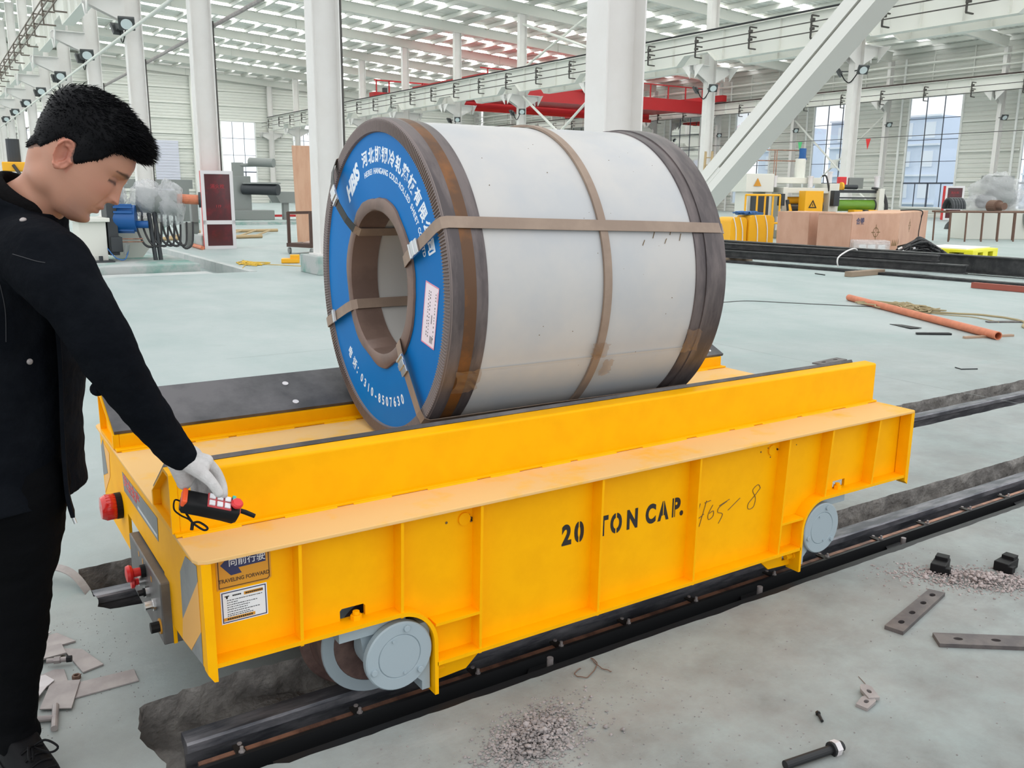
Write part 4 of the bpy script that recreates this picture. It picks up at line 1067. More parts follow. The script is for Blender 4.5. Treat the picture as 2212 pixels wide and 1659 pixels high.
tel = '电话：0310-8507630'; tw = [1.6, 1.6, 1.1]+[1]*12
cum = []; t_ = 0
for w_ in tw[:len(tel)]: cum.append(t_+w_/2); t_ += w_
da = [-40.5-(117.0-40.5)*c_/t_ for c_ in cum]
glyphs('lettering', tel, .430, da, .047, .0012, 'white telephone number along the lower rim', outward=False, sx=.85)
# slanted wordmark left of the characters: reads upwards to the right
m = MB()
a = math.radians(56); rad = nY*math.cos(a)+nZ*math.sin(a); tan = -nY*math.sin(a)+nZ*math.cos(a)
m.merge(placed(text('HBIS', .080, .0003, .0040, shear=.25, sx=.92), CC+ax*(S0+.0078)+rad*.414, (tan*.97+rad*.12).normalized(), (rad*.97-tan*.12).normalized(), -ax))
obj('lettering', m, 'print_white', face, label='slanted white wordmark letters')
# paper label
lp = [(-.380, .043), (-.474, .026), (-.431, -.176), (-.338, -.159)]
def F2(u, v, l): return CC+ax*(S0+.008-l)+nY*u+nZ*v
pl = obj('paper_label', MB().prism([F2(u, v, .0006) for u, v in lp], -ax*.0008), 'label_paper', coil, label='pinkish white paper label')
e1 = Vector((lp[3][0]-lp[0][0], lp[3][1]-lp[0][1], 0)); e0 = Vector((lp[1][0]-lp[0][0], lp[1][1]-lp[0][1], 0))
def LB(a0, a1, b0, b1, mat, nm, l=.0016):
    q = [(lp[0][0]+e0.x*a+e1.x*b, lp[0][1]+e0.y*a+e1.y*b) for a, b in ((a0, b0), (a1, b0), (a1, b1), (a0, b1))]
    return MB().prism([F2(u, v, l) for u, v in q], -ax*.0003)
bm_ = MB()
for q in ((0, 1, 0, .02), (0, 1, .98, 1), (0, .03, 0, 1), (.97, 1, 0, 1)): bm_.merge(LB(*q, None, None))
obj('border', bm_, 'print_pink', pl)
m = MB(); rw = random.Random(4)
for a in (.30, .42, .80):
    b = .12
    while b < .85:
        w = rw.uniform(.012, .03); m.merge(LB(a, a+.045, b, b+w, None, None)); b += w+rw.uniform(.02, .05)
m.merge(LB(.62, .66, .48, .62, None, None))
for i in range(9): m.merge(LB(.60, .82, .82+i*.013, .826+i*.013, None, None))
obj('fine_print', m, 'panel_grey', pl, stuff=True)
m = MB()
for i in range(8): m.merge(LB(.90, .94, .08+i*.02, .092+i*.02, None, None))
obj('heading', m, 'print_pink', pl)
# ================================================================ rails, conductor strip, things on the floor
def rail(name, x0, x1, y0, lab):
    t = thing(name, ((x0+x1)/2, y0, -.14), lab, 'rail', 'crane type rails set in the floor')
    yc = y0+.036
    pr = [(-.036, -.006), (-.030, 0), (.030, 0), (.036, -.006), (.036, -.030), (.010, -.046), (.010, -.115), (.055, -.130), (.055, -.140), (-.055, -.140), (-.055, -.130), (-.010, -.115), (-.010, -.046), (-.036, -.030)]
    obj('rail_bar', MB().prism([(x0, yc+a, z) for a, z in pr], (x1-x0, 0, 0)), 'rail_steel', t, label='worn dark steel rail bar')
    return t
rl1 = rail('rail', .440, XE, 2.287, 'dark steel rail under the near wheels of the cart')
rl2 = rail('rail', .365, XE, 3.395, 'dark steel rail under the far wheels of the cart')
x = .75
while x < XE:
    for t, y in ((rl1, 2.323), (rl2, 3.431)):
        obj('sleeper_plate', MB().box(x-.06, x+.06, y-.10, y+.10, -.152, -.139), 'rail_dark', t)
    x += .6
# black channel and copper strip beside the near rail
ch = thing('conductor_channel', (4, 2.15, -.15), 'black steel channel with copper conductor strip beside the near rail', 'conductor rail')
obj('channel_bed', MB().box(.40, XE, 2.068, 2.275, -.115, -.105), 'rail_dark', ch)
obj('channel_lip', MB().box(.62, XE, 2.064, 2.072, -.10, -.006).box(.62, XE, 2.064, 2.105, -.020, -.012), 'rail_dark', ch, label='black angle edging along the floor')
obj('inner_bar', MB().box(.45, XE, 2.190, 2.204, -.10, -.022), 'rail_dark', ch)
obj('copper_strip', MB().box(.455, XE, 2.222, 2.240, -.042, -.032), 'copper_bar', ch, label='tarnished copper conductor strip')
obj('insulator_bed', MB().box(.455, XE, 2.214, 2.252, -.105, -.048), 'rail_dark', ch)
for x in (.566, .917, 1.327, 1.66, 1.962, 2.298, 2.74, 3.076, 3.453, 3.812, 4.175, 4.53, 4.9, 5.3):
    m = MB().box(x-.014, x+.014, 2.206, 2.256, -.032, -.026); m.box(x-.010, x+.010, 2.200, 2.212, -.09, -.026)
    c = obj('clamp', m, 'clamp_dark', ch, label='dark clamp over the copper strip')
    obj('clamp_bolt', MB().cyl((x, 2.206, -.033), (x, 2.206, -.018), .009, n=6).cyl((x, 2.206, -.018), (x, 2.206, -.006), .005, n=8), 'steel_grey', c); obj('clamp_bolt', MB().cyl((x+.006, 2.25, -.033), (x+.006, 2.25, -.022), .007, n=6), 'steel_grey', c)
for x in (1.562, 2.572, 3.512, 4.6):
    m = MB().cyl((x, 2.135, -.06), (x, 2.135, -.004), .011, n=12); o = obj('anchor_stud', m, 'steel_grey', ch, label='threaded anchor stud')
    obj('anchor_plate', MB().prism([(x-.14, 2.09, -.062), (x+.02, 2.09, -.062), (x+.05, 2.185, -.062), (x-.05, 2.185, -.062)], (0, 0, .01)), 'rail_dark', ch)
# flat steel strap springing out of the far trench
P = curve_pts([(.12, 3.74, .012), (.20, 3.66, .045), (.262, 3.62, .058), (.316, 3.55, .045), (.352, 3.46, .0), (.375, 3.40, -.07)], 8)
solo('bent_strap', MB().strip(P, (.012, .022, .0), .004, (0, 0, 1)), 'steel_grey', (.24, 3.62, 0), 'bent grey steel strap arching out of the far rail trench', 'steel strap')

# ---- plates lying at the man's feet
def plate(pts, lab, z=.0, th=.006, mat='steel_grey', name='steel_plate', tilt=0.0, grp=None, cat='steel plate'):
    c = Vector((sum(p[0] for p in pts)/len(pts), sum(p[1] for p in pts)/len(pts), 0))
    P = [(x, y, z+.0005+tilt*(y-c.y)) for x, y in pts]
    return solo(name, MB().prism(P, (0, 0, th)), mat, (c.x, c.y, z), lab, cat, grp, bevel=.0008)
G = 'offcut steel plates by the man\'s shoe'
plate([(.212, 2.692), (.236, 2.780), (.392, 2.772), (.392, 2.694)], 'long narrow grey steel plate lying nearest the trench corner', .0, .005, grp=G)
plate([(.116, 2.675), (.161, 2.819), (.240, 2.786), (.196, 2.632)], 'square pinkish steel plate with pale lower edge overlapping the long plate', .0056, .004, grp=G)
plate([(.253, 2.834), (.316, 2.853), (.272, 2.992), (.217, 3.032)], 'steel plate behind the hex nut, one corner pointing right', .0, .006, grp=G)
plate([(.120, 2.963), (.223, 2.968), (.218, 3.052), (.130, 3.057)], 'grey steel plate propped above the brass fitting', .011, .006, grp=G, tilt=-.05)
plate([(.150, 3.050), (.262, 3.061), (.215, 3.155), (.150, 3.140)], 'steel plate furthest from the camera in the offcut heap', .0, .007, grp=G)
plate([(.100, 2.869), (.179, 2.903), (.206, 2.887), (.207, 2.803), (.10, 2.80)], 'dull steel plate under the square plate, below the nut', .0, .005, grp=G)
plate([(.07, 2.804), (.07, 2.871), (.151, 2.866), (.172, 2.817), (.149, 2.792)], 'whitish plate with a pointed corner on the square plate', .0105, .003, 'steel_pale', grp=G)
plate([(.085, 2.672), (.149, 2.787), (.085, 2.801)], 'whitish triangular plate at the left edge of the heap', .0139, .003, 'steel_pale', grp=G)
plate([(.07, 3.11), (.17, 3.14), (.20, 3.165), (.14, 3.19), (.07, 3.17)], 'small whitish plate on top of the furthest plate', .0078, .003, 'steel_pale', grp=G)
hexp = flat([[(.013*math.cos(PI/3*i), .013*math.sin(PI/3*i)) for i in range(6)], [(.0075*math.cos(PI/8*i), .0075*math.sin(PI/8*i)) for i in range(16)]], .006)
solo('hex_nut', placed(hexp, (.232, 2.815, .0065), (1, 0, 0), (0, 1, 0), (0, 0, 1)), 'rust_rod', (.232, 2.815, 0), 'brown hex nut lying beside the offcut plates', 'nut')
bt = thing('pipe_fitting', (.20, 2.92, 0), 'grey bolt shaped pipe fitting with black end on the plates', 'fitting')
a, b = Vector((.163, 2.936, .022)), Vector((.232, 2.912, .022)); d = (b-a)
obj('fitting_body', MB().cyl(a, a+d*.35, .008, n=12).cyl(a+d*.30, a+d*.55, .012, n=6).cyl(a+d*.55, a+d*.8, .0085, n=12), 'steel_grey', bt); obj('fitting_cap', MB().cyl(a+d*.8, b, .011, n=8), 'black_plastic', bt)
tb = thing('tee_bar', (.14, 2.6, 0), 'short grey T shaped steel bar below the square plate', 'steel bar')
obj('cross_rod', MB().cyl((.158, 2.668, .010), (.141, 2.545, .010), .0095, n=12), 'steel_grey', tb); obj('stem_rod', MB().cyl((.10, 2.622, .010), (.147, 2.603, .010), .009, n=12), 'steel_grey', tb)

# ---- fish plates and bolts on the right
def holed(pts, holes, th, lab, mat='mill_plate', name='fish_plate', cat='rail joint plate', grp=None, z=0):
    f = flat([pts]+[[(hx+a*math.cos(t)*ux-b*math.sin(t)*uy, hy+a*math.cos(t)*uy+b*math.sin(t)*ux) for t in [PI*i/8 for i in range(16)]] for hx, hy, a, b, ux, uy in holes], th/2)
    c = (sum(p[0] for p in pts)/len(pts), sum(p[1] for p in pts)/len(pts), z)
    return solo(name, placed(f, (0, 0, z+th/2+.0005), (1, 0, 0), (0, 1, 0), (0, 0, 1)), mat, c, lab, cat, grp, bevel=.0012)
def row_holes(p, q, ts, a, b):
    p, q = Vector((*p, 0)), Vector((*q, 0)); d = (q-p).normalized()
    return [((p.lerp(q, t)).x, (p.lerp(q, t)).y, a, b, d.x, d.y) for t in ts]
holed([(2.672, 1.659), (2.687, 1.596), (3.105, 1.694), (3.081, 1.747)], row_holes((2.68, 1.628), (3.093, 1.72), (.16, .40, .66, .88), .016, .010), .014, 'dark steel joint plate with four slots lying below the rubble')
holed([(2.769, 1.538), (2.717, 1.480), (3.14, 1.165), (3.19, 1.225)], row_holes((2.743, 1.509), (3.165, 1.195), (.14, .38, .66, .9), .016, .010), .014, 'dark steel joint plate with round holes cut by the photo\'s right edge')
holed([(6.549, 5.041), (6.573, 4.947), (6.966, 4.980), (6.964, 5.092)], row_holes((6.56, 4.994), (6.965, 5.036), (.25, .72), .030, .016), .012, 'flat grey plate with two slots behind the cart\'s right end')
cl = thing('rail_clip', (2.227, 1.415, 0), 'pair of small cast rail clips lying on the floor', 'clip')
for o, r, zz in (((2.205, 1.40), .2, .002), ((2.250, 1.425), 1.1, .008)):
    f = flat([[(-.034, -.018), (.020, -.020), (.034, -.008), (.034, .010), (.014, .020), (-.034, .018)], [(.010*math.cos(t)-.002, .007*math.sin(t)) for t in [PI*i/6 for i in range(12)]]], .005)
    c, s = math.cos(r), math.sin(r); obj('clip', placed(f, (*o, .0055+zz), (c, s, .06), (-s, c, 0), (0, 0, 1)), 'steel_grey', cl, bevel=.002)
solo('small_bolt', MB().cyl((2.036, 1.442, .006), (2.014, 1.411, .006), .0045, n=8).cyl((2.038, 1.446, .006), (2.034, 1.440, .006), .0075, n=6), 'rail_dark', (2.02, 1.42, 0), 'tiny dark bolt lying between rubble and rail clips', 'bolt')
bb = thing('anchor_bolt', (1.85, 1.31, 0), 'long dark anchor bolt with pale nut at the bottom edge', 'bolt')
a, b = Vector((1.752, 1.327, .014)), Vector((1.952, 1.299, .014)); d = b-a
obj('shank', MB().cyl(a, a+d*.98, .012, n=14), 'rail_dark', bb); obj('nut', MB().cyl(a+d*.84, a+d*.93, .0215, n=6), 'steel_pale', bb, label='pale hex nut'); obj('washer', MB().cyl(a+d*.80, a+d*.835, .020, n=16), 'rail_dark', bb); obj('end_cap', MB().cyl(a+d*.93, b, .014, n=12), 'rail_dark', bb)
for P, ang, lab in (((3.311, 1.842), .35, 'black cast clamp block at the left edge of the far rubble'), ((3.556, 1.705), .1, 'black cast clamp block at the right edge of the far rubble')):
    t = thing('clamp_block', (*P, 0), lab, 'clamp block', 'black blocks on the rubble'); c, s = math.cos(ang), math.sin(ang); X, Y = Vector((c, s, 0)), Vector((-s, c, 0)); o = Vector((*P, 0))
    obj('block', MB().obox(o+Vector((0, 0, .022)), X*.052, Y*.028, (0, 0, .020)), 'black_plastic', t, bevel=.003); obj('block_step', MB().obox(o+X*.03+Vector((0, 0, .045)), X*.022, Y*.024, (0, 0, .010)), 'black_plastic', t, bevel=.002); obj('block_ear', MB().obox(o-X*.035-Y*.025+Vector((0, 0, .018)), X*.016, Y*.02, (0, 0, .015)), 'black_plastic', t, bevel=.002)
# rubble heaps: each heap a thing, its larger stones parts
def rubble(c, n, sx, sy, rot, lab, mat, big, seed):
    t = thing('rubble_heap', (*c, 0), lab, 'rubble'); rr = random.Random(seed); cs, sn = math.cos(rot), math.sin(rot)
    fine = MB(); kk = 0
    for i in range(n):
        u, v = rr.gauss(0, 1), rr.gauss(0, 1); q = u*u+v*v
        x, y = c[0]+(u*sx*cs-v*sy*sn), c[1]+(u*sx*sn+v*sy*cs)
        if y > 2.03: continue
        h = max(0, .022*math.exp(-q*.9)); r = rr.choice((.0016, .0022, .003, .0035, .0045, .006))
        fine.rock((x, y, h*rr.random()+r*.25), r, seed=seed*1000+i)
    obj('stone_grit', fine, mat, t, stuff=True)
    for i in range(big):
        u, v = rr.gauss(0, .8), rr.gauss(0, .8); q = u*u+v*v
        x, y = c[0]+(u*sx*cs-v*sy*sn), c[1]+(u*sx*sn+v*sy*cs); r = rr.uniform(.006, .0125)
        obj('stone', MB().rock((x, y, max(0, .022*math.exp(-q))+r*.3), r, seed=seed*77+i), mat, t)
rubble((1.265, 1.80), 3000, .090, .052, .35, 'heap of grey stone chips near the bottom of the photo', 'rubble_grey', 46, 1)
rubble((3.36, 1.70), 2400, .16, .060, -.75, 'heap of pinkish stone chips beside the black blocks', 'rubble_pink', 70, 2)
for i, P in enumerate(((1.437, 1.764), (1.466, 1.728), (1.500, 1.693))):
    solo('stone_chip', MB().rock((*P, .005), .0085, seed=50+i), 'rubble_grey', (*P, 0), ['pale stone chip nearest the grey rubble heap', 'middle one of three pale stone chips beside the rubble', 'pale stone chip furthest right of the grey heap'][i], 'stone', 'loose chips beside the heap')
m = MB(); rr = random.Random(8)
for i in range(900):
    x, y = rr.uniform(.9, 4.6), rr.uniform(.75, 2.03)
    if rr.random() < .45: x, y = 1.35+rr.gauss(0, .35), 1.75+rr.gauss(0, .2)
    if y > 2.03: continue
    m.rock((x, y, .001), rr.choice((.0012, .0016, .0022, .003)), seed=i)
for i in range(260): m.rock((rr.uniform(.0, .42), rr.uniform(2.5, 3.25), .001), rr.choice((.001, .0015, .002)), seed=i)
g = solo('floor_grit', m, 'rubble_grey', (2.5, 1.6, 0), 'scattered fine grit on the near floor', 'grit', kind='stuff')
solo('wire_scrap', MB().tube([(p.x, p.y, .002+.004*abs(math.sin(i*.8))) for i, p in enumerate(curve_pts([(1.60, 2.02, 0), (1.56, 2.00, 0), (1.585, 1.965, 0), (1.66, 2.01, 0), (1.665, 2.05, 0), (1.655, 1.99, 0), (1.67, 1.95, 0)], 6))], .0016, n=5), 'rust_rod', (1.62, 2.0, 0), 'thin curled wire scrap beside the channel edge', 'wire')
for P, lab in ((((2.32, 1.51), (2.30, 1.47)), 'tiny sliver of wire below the rail clips'),):
    solo('wire_sliver', MB().tube([(*P[0], .002), (*P[1], .002)], .001, n=5), 'rust_rod', (*P[0], 0), lab, 'wire')
# ---- things on the far floor to the right
a, b = Vector((11.019, 7.944, .045)), Vector((9.397, 4.905, .045))
t = thing('orange_pipe', tuple((a+b)/2-Vector((0, 0, .045))), 'long orange red steel pipe lying on the far floor', 'pipe')
obj('pipe_wall', MB().lathe([(.036, 0), (.045, 0), (.045, (b-a).length), (.036, (b-a).length)], a, b-a, 20, closed=True), 'pipe_orange', t, smooth=True); 
solo('wooden_stick', MB().obox(Vector((9.485, 5.052, .012)), Vector((.3125, -.093, 0)), Vector((.006, .020, 0)), (0, 0, .011)), 'wood_stick', (9.485, 5.05, 0), 'flat wooden stick under the end of the orange pipe', 'stick')
plate([(9.403, 6.191), (9.474, 6.082), (9.413, 5.788), (9.266, 5.833)], 'dark folded rubber strip left of the orange pipe', .004, .006, 'rail_dark', 'rubber_strip', cat='strip', tilt=-.02)
plate([(8.953, 5.558), (9.0, 5.60), (9.313, 5.40), (9.27, 5.34)], 'dark flat strip beside the wooden stick', .0, .02, 'rail_dark', 'rubber_strip', cat='strip')
plate([(10.581, 5.665), (10.62, 5.72), (11.0, 5.55), (10.96, 5.46)], 'thin dark steel strip at the end of the straw rope', .0, .014, 'mill_plate', 'steel_strip', cat='strip')
solo('bent_rod', MB().tube([(7.506, 4.258, .006), (7.474, 4.184, .006), (7.615, 4.117, .006)], .005, n=6), 'rail_dark', (7.5, 4.2, 0), 'thin bent wire rod on the open floor', 'rod')
solo('steel_rod', MB().tube([(14.143, 10.991, .01), (14.051, 10.697, .01)], .010, n=6), 'rail_dark', (14.1, 10.8, 0), 'short dark rod before the black beams', 'rod')
rp = thing('straw_rope', (10.8, 6.95, 0), 'tangle of straw coloured rope beside the orange pipe', 'rope'); rr = random.Random(6)
m = MB()
for i in range(26):
    P = []; cx_, cy_ = 10.80+rr.gauss(0, .06), 6.98+rr.gauss(0, .16)
    for k in range(7): P.append((cx_+rr.gauss(0, .09), cy_+rr.gauss(0, .16), .015+rr.random()*.06))
    m.tube(curve_pts(P, 4), .008, n=5)
obj('rope_tangle', m, 'rope_straw', rp, stuff=True)
obj('rope_tail', MB().tube([(p.x+N3(p.x*5, p.y*5, 0)*.03, p.y, .012) for p in curve_pts([(10.80, 6.7, 0), (10.813, 6.519, 0), (11.024, 6.240, 0), (11.161, 5.928, 0), (11.022, 5.487, 0), (10.536, 5.216, 0), (10.4, 5.0, 0)], 10)], .014, n=6), 'rope_straw', rp)
obj('rope_tail', MB().tube([(p.x, p.y, .010) for p in curve_pts([(10.7, 6.8, 0), (10.75, 6.3, 0), (10.85, 6.0, 0), (10.7, 5.6, 0)], 10)], .007, n=6), 'rope_straw', rp)
solo('thin_string', MB().tube([(p.x, p.y, .005) for p in curve_pts([(9.0, 8.75, 0), (9.244, 8.660, 0), (9.642, 8.597, 0), (10.0, 8.15, 0), (10.613, 7.349, 0), (10.80, 7.3, 0), (10.83, 7.12, 0)], 8)], .006, n=5), 'wire_dark', (9.8, 8.2, 0), 'thin dark string trailing across the floor to the rope', 'string')
plate([(11.72, 4.56), (11.75, 4.62), (11.95, 4.48), (11.9, 4.43)], 'small dark scrap by the photo\'s right edge', .0, .012, 'rail_dark', 'steel_scrap', cat='scrap')
solo('red_channel', MB().obox(Vector((14.50, 7.2, .05)), Vector((.08, -.85, 0)), Vector((.05, .0, 0)), (0, 0, .045)), 'beam_red', (14.5, 7.2, 0), 'rust red steel channel before the black beams', 'steel beam')
# black beams
def beam(a, b, h, bf, lab, z0=.0, rot=0):
    a, b = Vector((*a, z0+h/2)), Vector((*b, z0+h/2)); t = thing('black_beam', tuple((a+b)/2-Vector((0, 0, h/2))), lab, 'steel beam', 'black steel beams lying on blocks')
    obj('section', MB().ibeam(a, b, h, bf, .022, .02, web=(0, 0, 1)), 'beam_black', t)
    return t
B0 = .10
beam((14.75, 14.6), (15.75, 8.95), .16, .22, 'black steel beam in front of the stack, resting on a timber block', B0)
beam((15.05, 15.6), (15.95, 9.75), .17, .22, 'black steel beam tied to the front beam with white band', B0)
beam((15.0, 14.8), (15.9, 9.6), .12, .16, 'black steel beam topmost of the tied pair', B0+.175)
beam((16.4, 15.6), (17.2, 5.5), .34, .25, 'tall black steel beam behind, running out of the photo', .03)
beam((14.55, 15.2), (15.5, 7.6), .05, .18, 'thin black steel bar nearest the camera below the stack', .0)
solo('timber_block', MB().obox(Vector((14.75, 10.33, .05)), Vector((.55, .03, 0)), Vector((-.01, .07, 0)), (0, 0, .048)), 'wood_block', (14.75, 10.33, 0), 'timber block under the black beams', 'block', bevel=.006)
solo('timber_block', MB().obox(Vector((15.1, 13.9, .05)), Vector((.5, .03, 0)), Vector((-.01, .07, 0)), (0, 0, .048)), 'wood_block', (15.1, 13.9, 0), 'timber block under the far end of the beams', 'block', bevel=.006)
wl = Vector((15.28, 11.25, 0)); m = MB()
m.tube(curve_pts([(15.10, 11.2, .09), (15.06, 11.2, .2), (15.12, 11.2, .30), (15.5, 11.25, .41), (15.78, 11.3, .40), (15.85, 11.3, .2), (15.7, 11.3, .09)], 5), .016, n=6)
solo('tie_band', m, 'paper_white', (15.3, 11.2, 0), 'white band tied round the black beams', 'band')
# ================================================================ man with the remote control
def skin_material():
    m = bpy.data.materials.new('skin'); m.use_nodes = True; MATS['skin'] = m; nt = m.node_tree; N = nt.nodes; L = nt.links; b = N['Principled BSDF']
    a = N.new('ShaderNodeVertexColor'); a.layer_name = 'Col'; L.new(a.outputs[0], b.inputs['Base Color'])
    b.inputs['Roughness'].default_value = .48; b.inputs['Specular IOR Level'].default_value = .4
    b.inputs['Subsurface Weight'].default_value = .12; b.inputs['Subsurface Radius'].default_value = (.012, .004, .002); b.inputs['Subsurface Scale'].default_value = 1.0
    tc = N.new('ShaderNodeTexCoord'); n = N.new('ShaderNodeTexNoise'); n.inputs['Scale'].default_value = 420; L.new(tc.outputs['Object'], n.inputs[0])
    bp = N.new('ShaderNodeBump'); bp.inputs['Strength'].default_value = .12; bp.inputs['Distance'].default_value = .001; L.new(n.outputs[0], bp.inputs['Height']); L.new(bp.outputs[0], b.inputs['Normal'])
skin_material()
J = dict(HEAD=(0.3008, 2.1832, 1.566), NK=(0.1718, 2.2746, 1.4517), NK0=(0.2284, 2.2345, 1.5107), A=(0.1546, 2.3168, 1.4764), B=(0.1416, 2.3093, 1.4152),
    C=(0.136, 2.3062, 1.2962), D=(0.1244, 2.3177, 1.1243), E=(0.1077, 2.3307, 0.9457), F=(0.0979, 2.3447, 0.7879), SR=(0.2105, 2.0609, 1.3408),
    UA=(0.2488, 2.0122, 1.251), EL=(0.299, 1.9967, 1.1308), FA=(0.3611, 2.0204, 1.0034), CU=(0.4263, 2.0425, 0.9007), WR=(0.4329, 2.0477, 0.8904),
    SL=(0.0819, 2.5629, 1.3202), EL2=(0.0229, 2.6187, 1.0381), WR2=(0.0139, 2.5408, 0.7996), HR=(0.1108, 2.2824, 0.80), KR=(0.0821, 2.3401, 0.4979),
    AR=(0.0482, 2.4244, 0.1279), HL=(0.0367, 2.46, 0.80), KL=(0.0, 2.60, 0.47), AL=(-0.07, 2.72, 0.115), i0=(0.4823, 2.0359, 0.8755), i1=(0.5068, 2.0477, 0.8419),
    i2=(0.5179, 2.044, 0.8087), i3=(0.5158, 2.0284, 0.7906), m0=(0.4793, 2.0599, 0.8661), m1=(0.5021, 2.0759, 0.8209), m2=(0.505, 2.0757, 0.7807),
    m3=(0.4927, 2.0613, 0.7651), r0=(0.4721, 2.0804, 0.856), r1=(0.4879, 2.096, 0.8059), r2=(0.4842, 2.0898, 0.7732), r3=(0.471, 2.0747, 0.7616),
    l0=(0.4617, 2.0972, 0.8474), l1=(0.4689, 2.1078, 0.8035), l2=(0.4651, 2.0989, 0.7787), l3=(0.4534, 2.0884, 0.7701), h0=(0.4208, 2.0472, 0.8814),
    h1=(0.4365, 2.0647, 0.8241), t0=(0.4403, 2.0339, 0.8795), t1=(0.4643, 2.0148, 0.8573), t2=(0.4812, 1.996, 0.8372), t3=(0.4953, 1.9882, 0.81))
J = {k: Vector(v) for k, v in J.items()}
man = thing('person', (.03, 2.46, 0), 'man in black jacket and white knit gloves bending over the cart with a remote', 'person')
ORG['person'] = (.03, 2.46, 0)
# head frame: face looks to the right of the photo and down
VR = (Vector((0, 0, 1.5))-J['HEAD']).normalized(); VU = Vector((.109, .185, .977)); VF = VU.cross(VR).normalized(); VU = VR.cross(VF).normalized()
if VF.x < 0: VF, VU = -VF, -VU
if VU.z < 0: VU = -VU
ph = math.radians(36)
hF = (VF*math.cos(ph)-VU*math.sin(ph)+VR*.05).normalized(); hR = (VR-hF*VR.dot(hF)).normalized(); hU = hR.cross(hF).normalized()
if hU.z < 0: hU = -hU
HS = 1.016; HO = J['HEAD']
def HW(x, y, h): return HO+hF*(x*HS)+hR*(y*HS)+hU*(h*HS)
HT = np.array([(-.128, .060, .020, .010), (-.122, .074, .012, .026), (-.115, .082, .002, .036), (-.105, .086, -.012, .045), (-.09, .086, -.032, .053), (-.075, .089, -.048, .059), (-.06, .090, -.060, .064), (-.04, .089, -.078, .069),
               (-.02, .088, -.090, .072), (0, .089, -.098, .0745), (.02, .096, -.102, .0765), (.045, .094, -.103, .0775), (.07, .082, -.098, .073), (.09, .062, -.082, .060), (.105, .036, -.060, .042), (.113, .012, -.036, .024), (.1165, -.008, -.014, .004)])
def head_rows(h):
    return [np.interp(h, HT[:, 0], HT[:, i]) for i in (1, 2, 3)]
def smooth_cols():
    hs = np.concatenate([np.linspace(-.128, -.10, 16, endpoint=False), np.linspace(-.10, .035, 100, endpoint=False), np.linspace(.035, .1165, 40)])
    F = []
    for i in (1, 2, 3):
        v = np.interp(hs, HT[:, 0], HT[:, i])
        for _ in range(5): v[1:-1] = (v[:-2]+2*v[1:-1]+v[2:])/4
        F.append(v)
    return hs, F
def g2(a, s): return np.exp(-(a/s)**2)
def head_points(extra=None):
    hs, (xf, xb, w) = smooth_cols(); nth = 200
    th = np.linspace(0, 2*np.pi, nth, endpoint=False)
    th = th-.42*np.sin(th)*.9            # denser towards the face
    H, T = np.meshgrid(hs, th, indexing='ij'); XF, XBk, Wd = (np.repeat(v[:, None], nth, 1) for v in (xf, xb, w))
    c, s = np.cos(T), np.sin(T); e = 2/2.25
    X = (XF+XBk)/2+(XF-XBk)/2*np.sign(c)*np.abs(c)**e; Y = Wd*np.sign(s)*np.abs(s)**e
    f = np.clip((c-.05)/.5, 0, 1); f = f*f*(3-2*f)
    ay = np.abs(Y); d = np.zeros_like(X)
    # nose
    bridge = np.where(H > -.038, np.clip((.016-H)/.054, 0, 1), 0); tip = np.clip((H+.052)/.013, 0, 1)
    na = np.where(H > -.039, .004*np.clip((.022-H)/.012, 0, 1)+.0215*bridge**1.15, .0245*tip*tip*(3-2*tip))
    d += na*np.exp(-(ay/(.0075+.0065*bridge))**2.2)*(H < .024)
    d += .010*g2(ay-.0135, .0065)*g2(H+.0425, .0085)
    d -= .003*g2(ay-.022, .006)*g2(H+.045, .012)
    # eye sockets, lids, brow
    d -= .0135*g2(ay-.033, .016)*g2(H-.002, .0115); d -= .006*g2(ay-.014, .006)*g2(H-.004, .010)
    d += .0085*g2(ay-.033, .0125)*g2(H+.001, .0085)
    d -= .0026*g2(H+.0062, .0013)*g2(ay-.033, .014); d -= .0016*g2(H-.0085, .0016)*g2(ay-.034, .015)
    d += .0035*g2(ay-.030, .020)*g2(H-.021, .008)
    # cheeks, mouth, chin
    d += .004*g2(ay-.042, .020)*g2(H+.026, .02)
    d += .0052*g2(H+.0655, .0055)*g2(ay, .021); d += .0062*g2(H+.0790, .0055)*g2(ay, .018); d -= .0042*g2(H+.0722, .0017)*g2(ay, .024)
    d -= .002*g2(ay, .004)*g2(H+.056, .006); d += .0035*g2(H+.060, .012)*g2(ay, .03)
    d -= .0050*g2(H+.0905, .006)*g2(ay, .022); d += .0055*g2(H+.107, .010)*g2(ay, .020)
    d -= .0022*g2(ay-(.026+(-.045-H)*.25), .004)*g2(H+.058, .014)
    X = X+d*f
    return hs, X, Y, H, nth
def head_mb():
    hs, X, Y, H, n = head_points(); mb = MB(); r = len(hs)
    P = HO_np+X[..., None]*HS*np.array(hF)+Y[..., None]*HS*np.array(hR)+H[..., None]*HS*np.array(hU)
    vs = [tuple(p) for p in P.reshape(-1, 3)]
    fs = [(i*n+k, (i*n+(k+1) % n), (i+1)*n+(k+1) % n, (i+1)*n+k) for i in range(r-1) for k in range(n)]
    fs += [tuple(range(n))[::-1], tuple(range((r-1)*n, r*n))]
    return mb.add(vs, fs)
HO_np = np.array(HO)
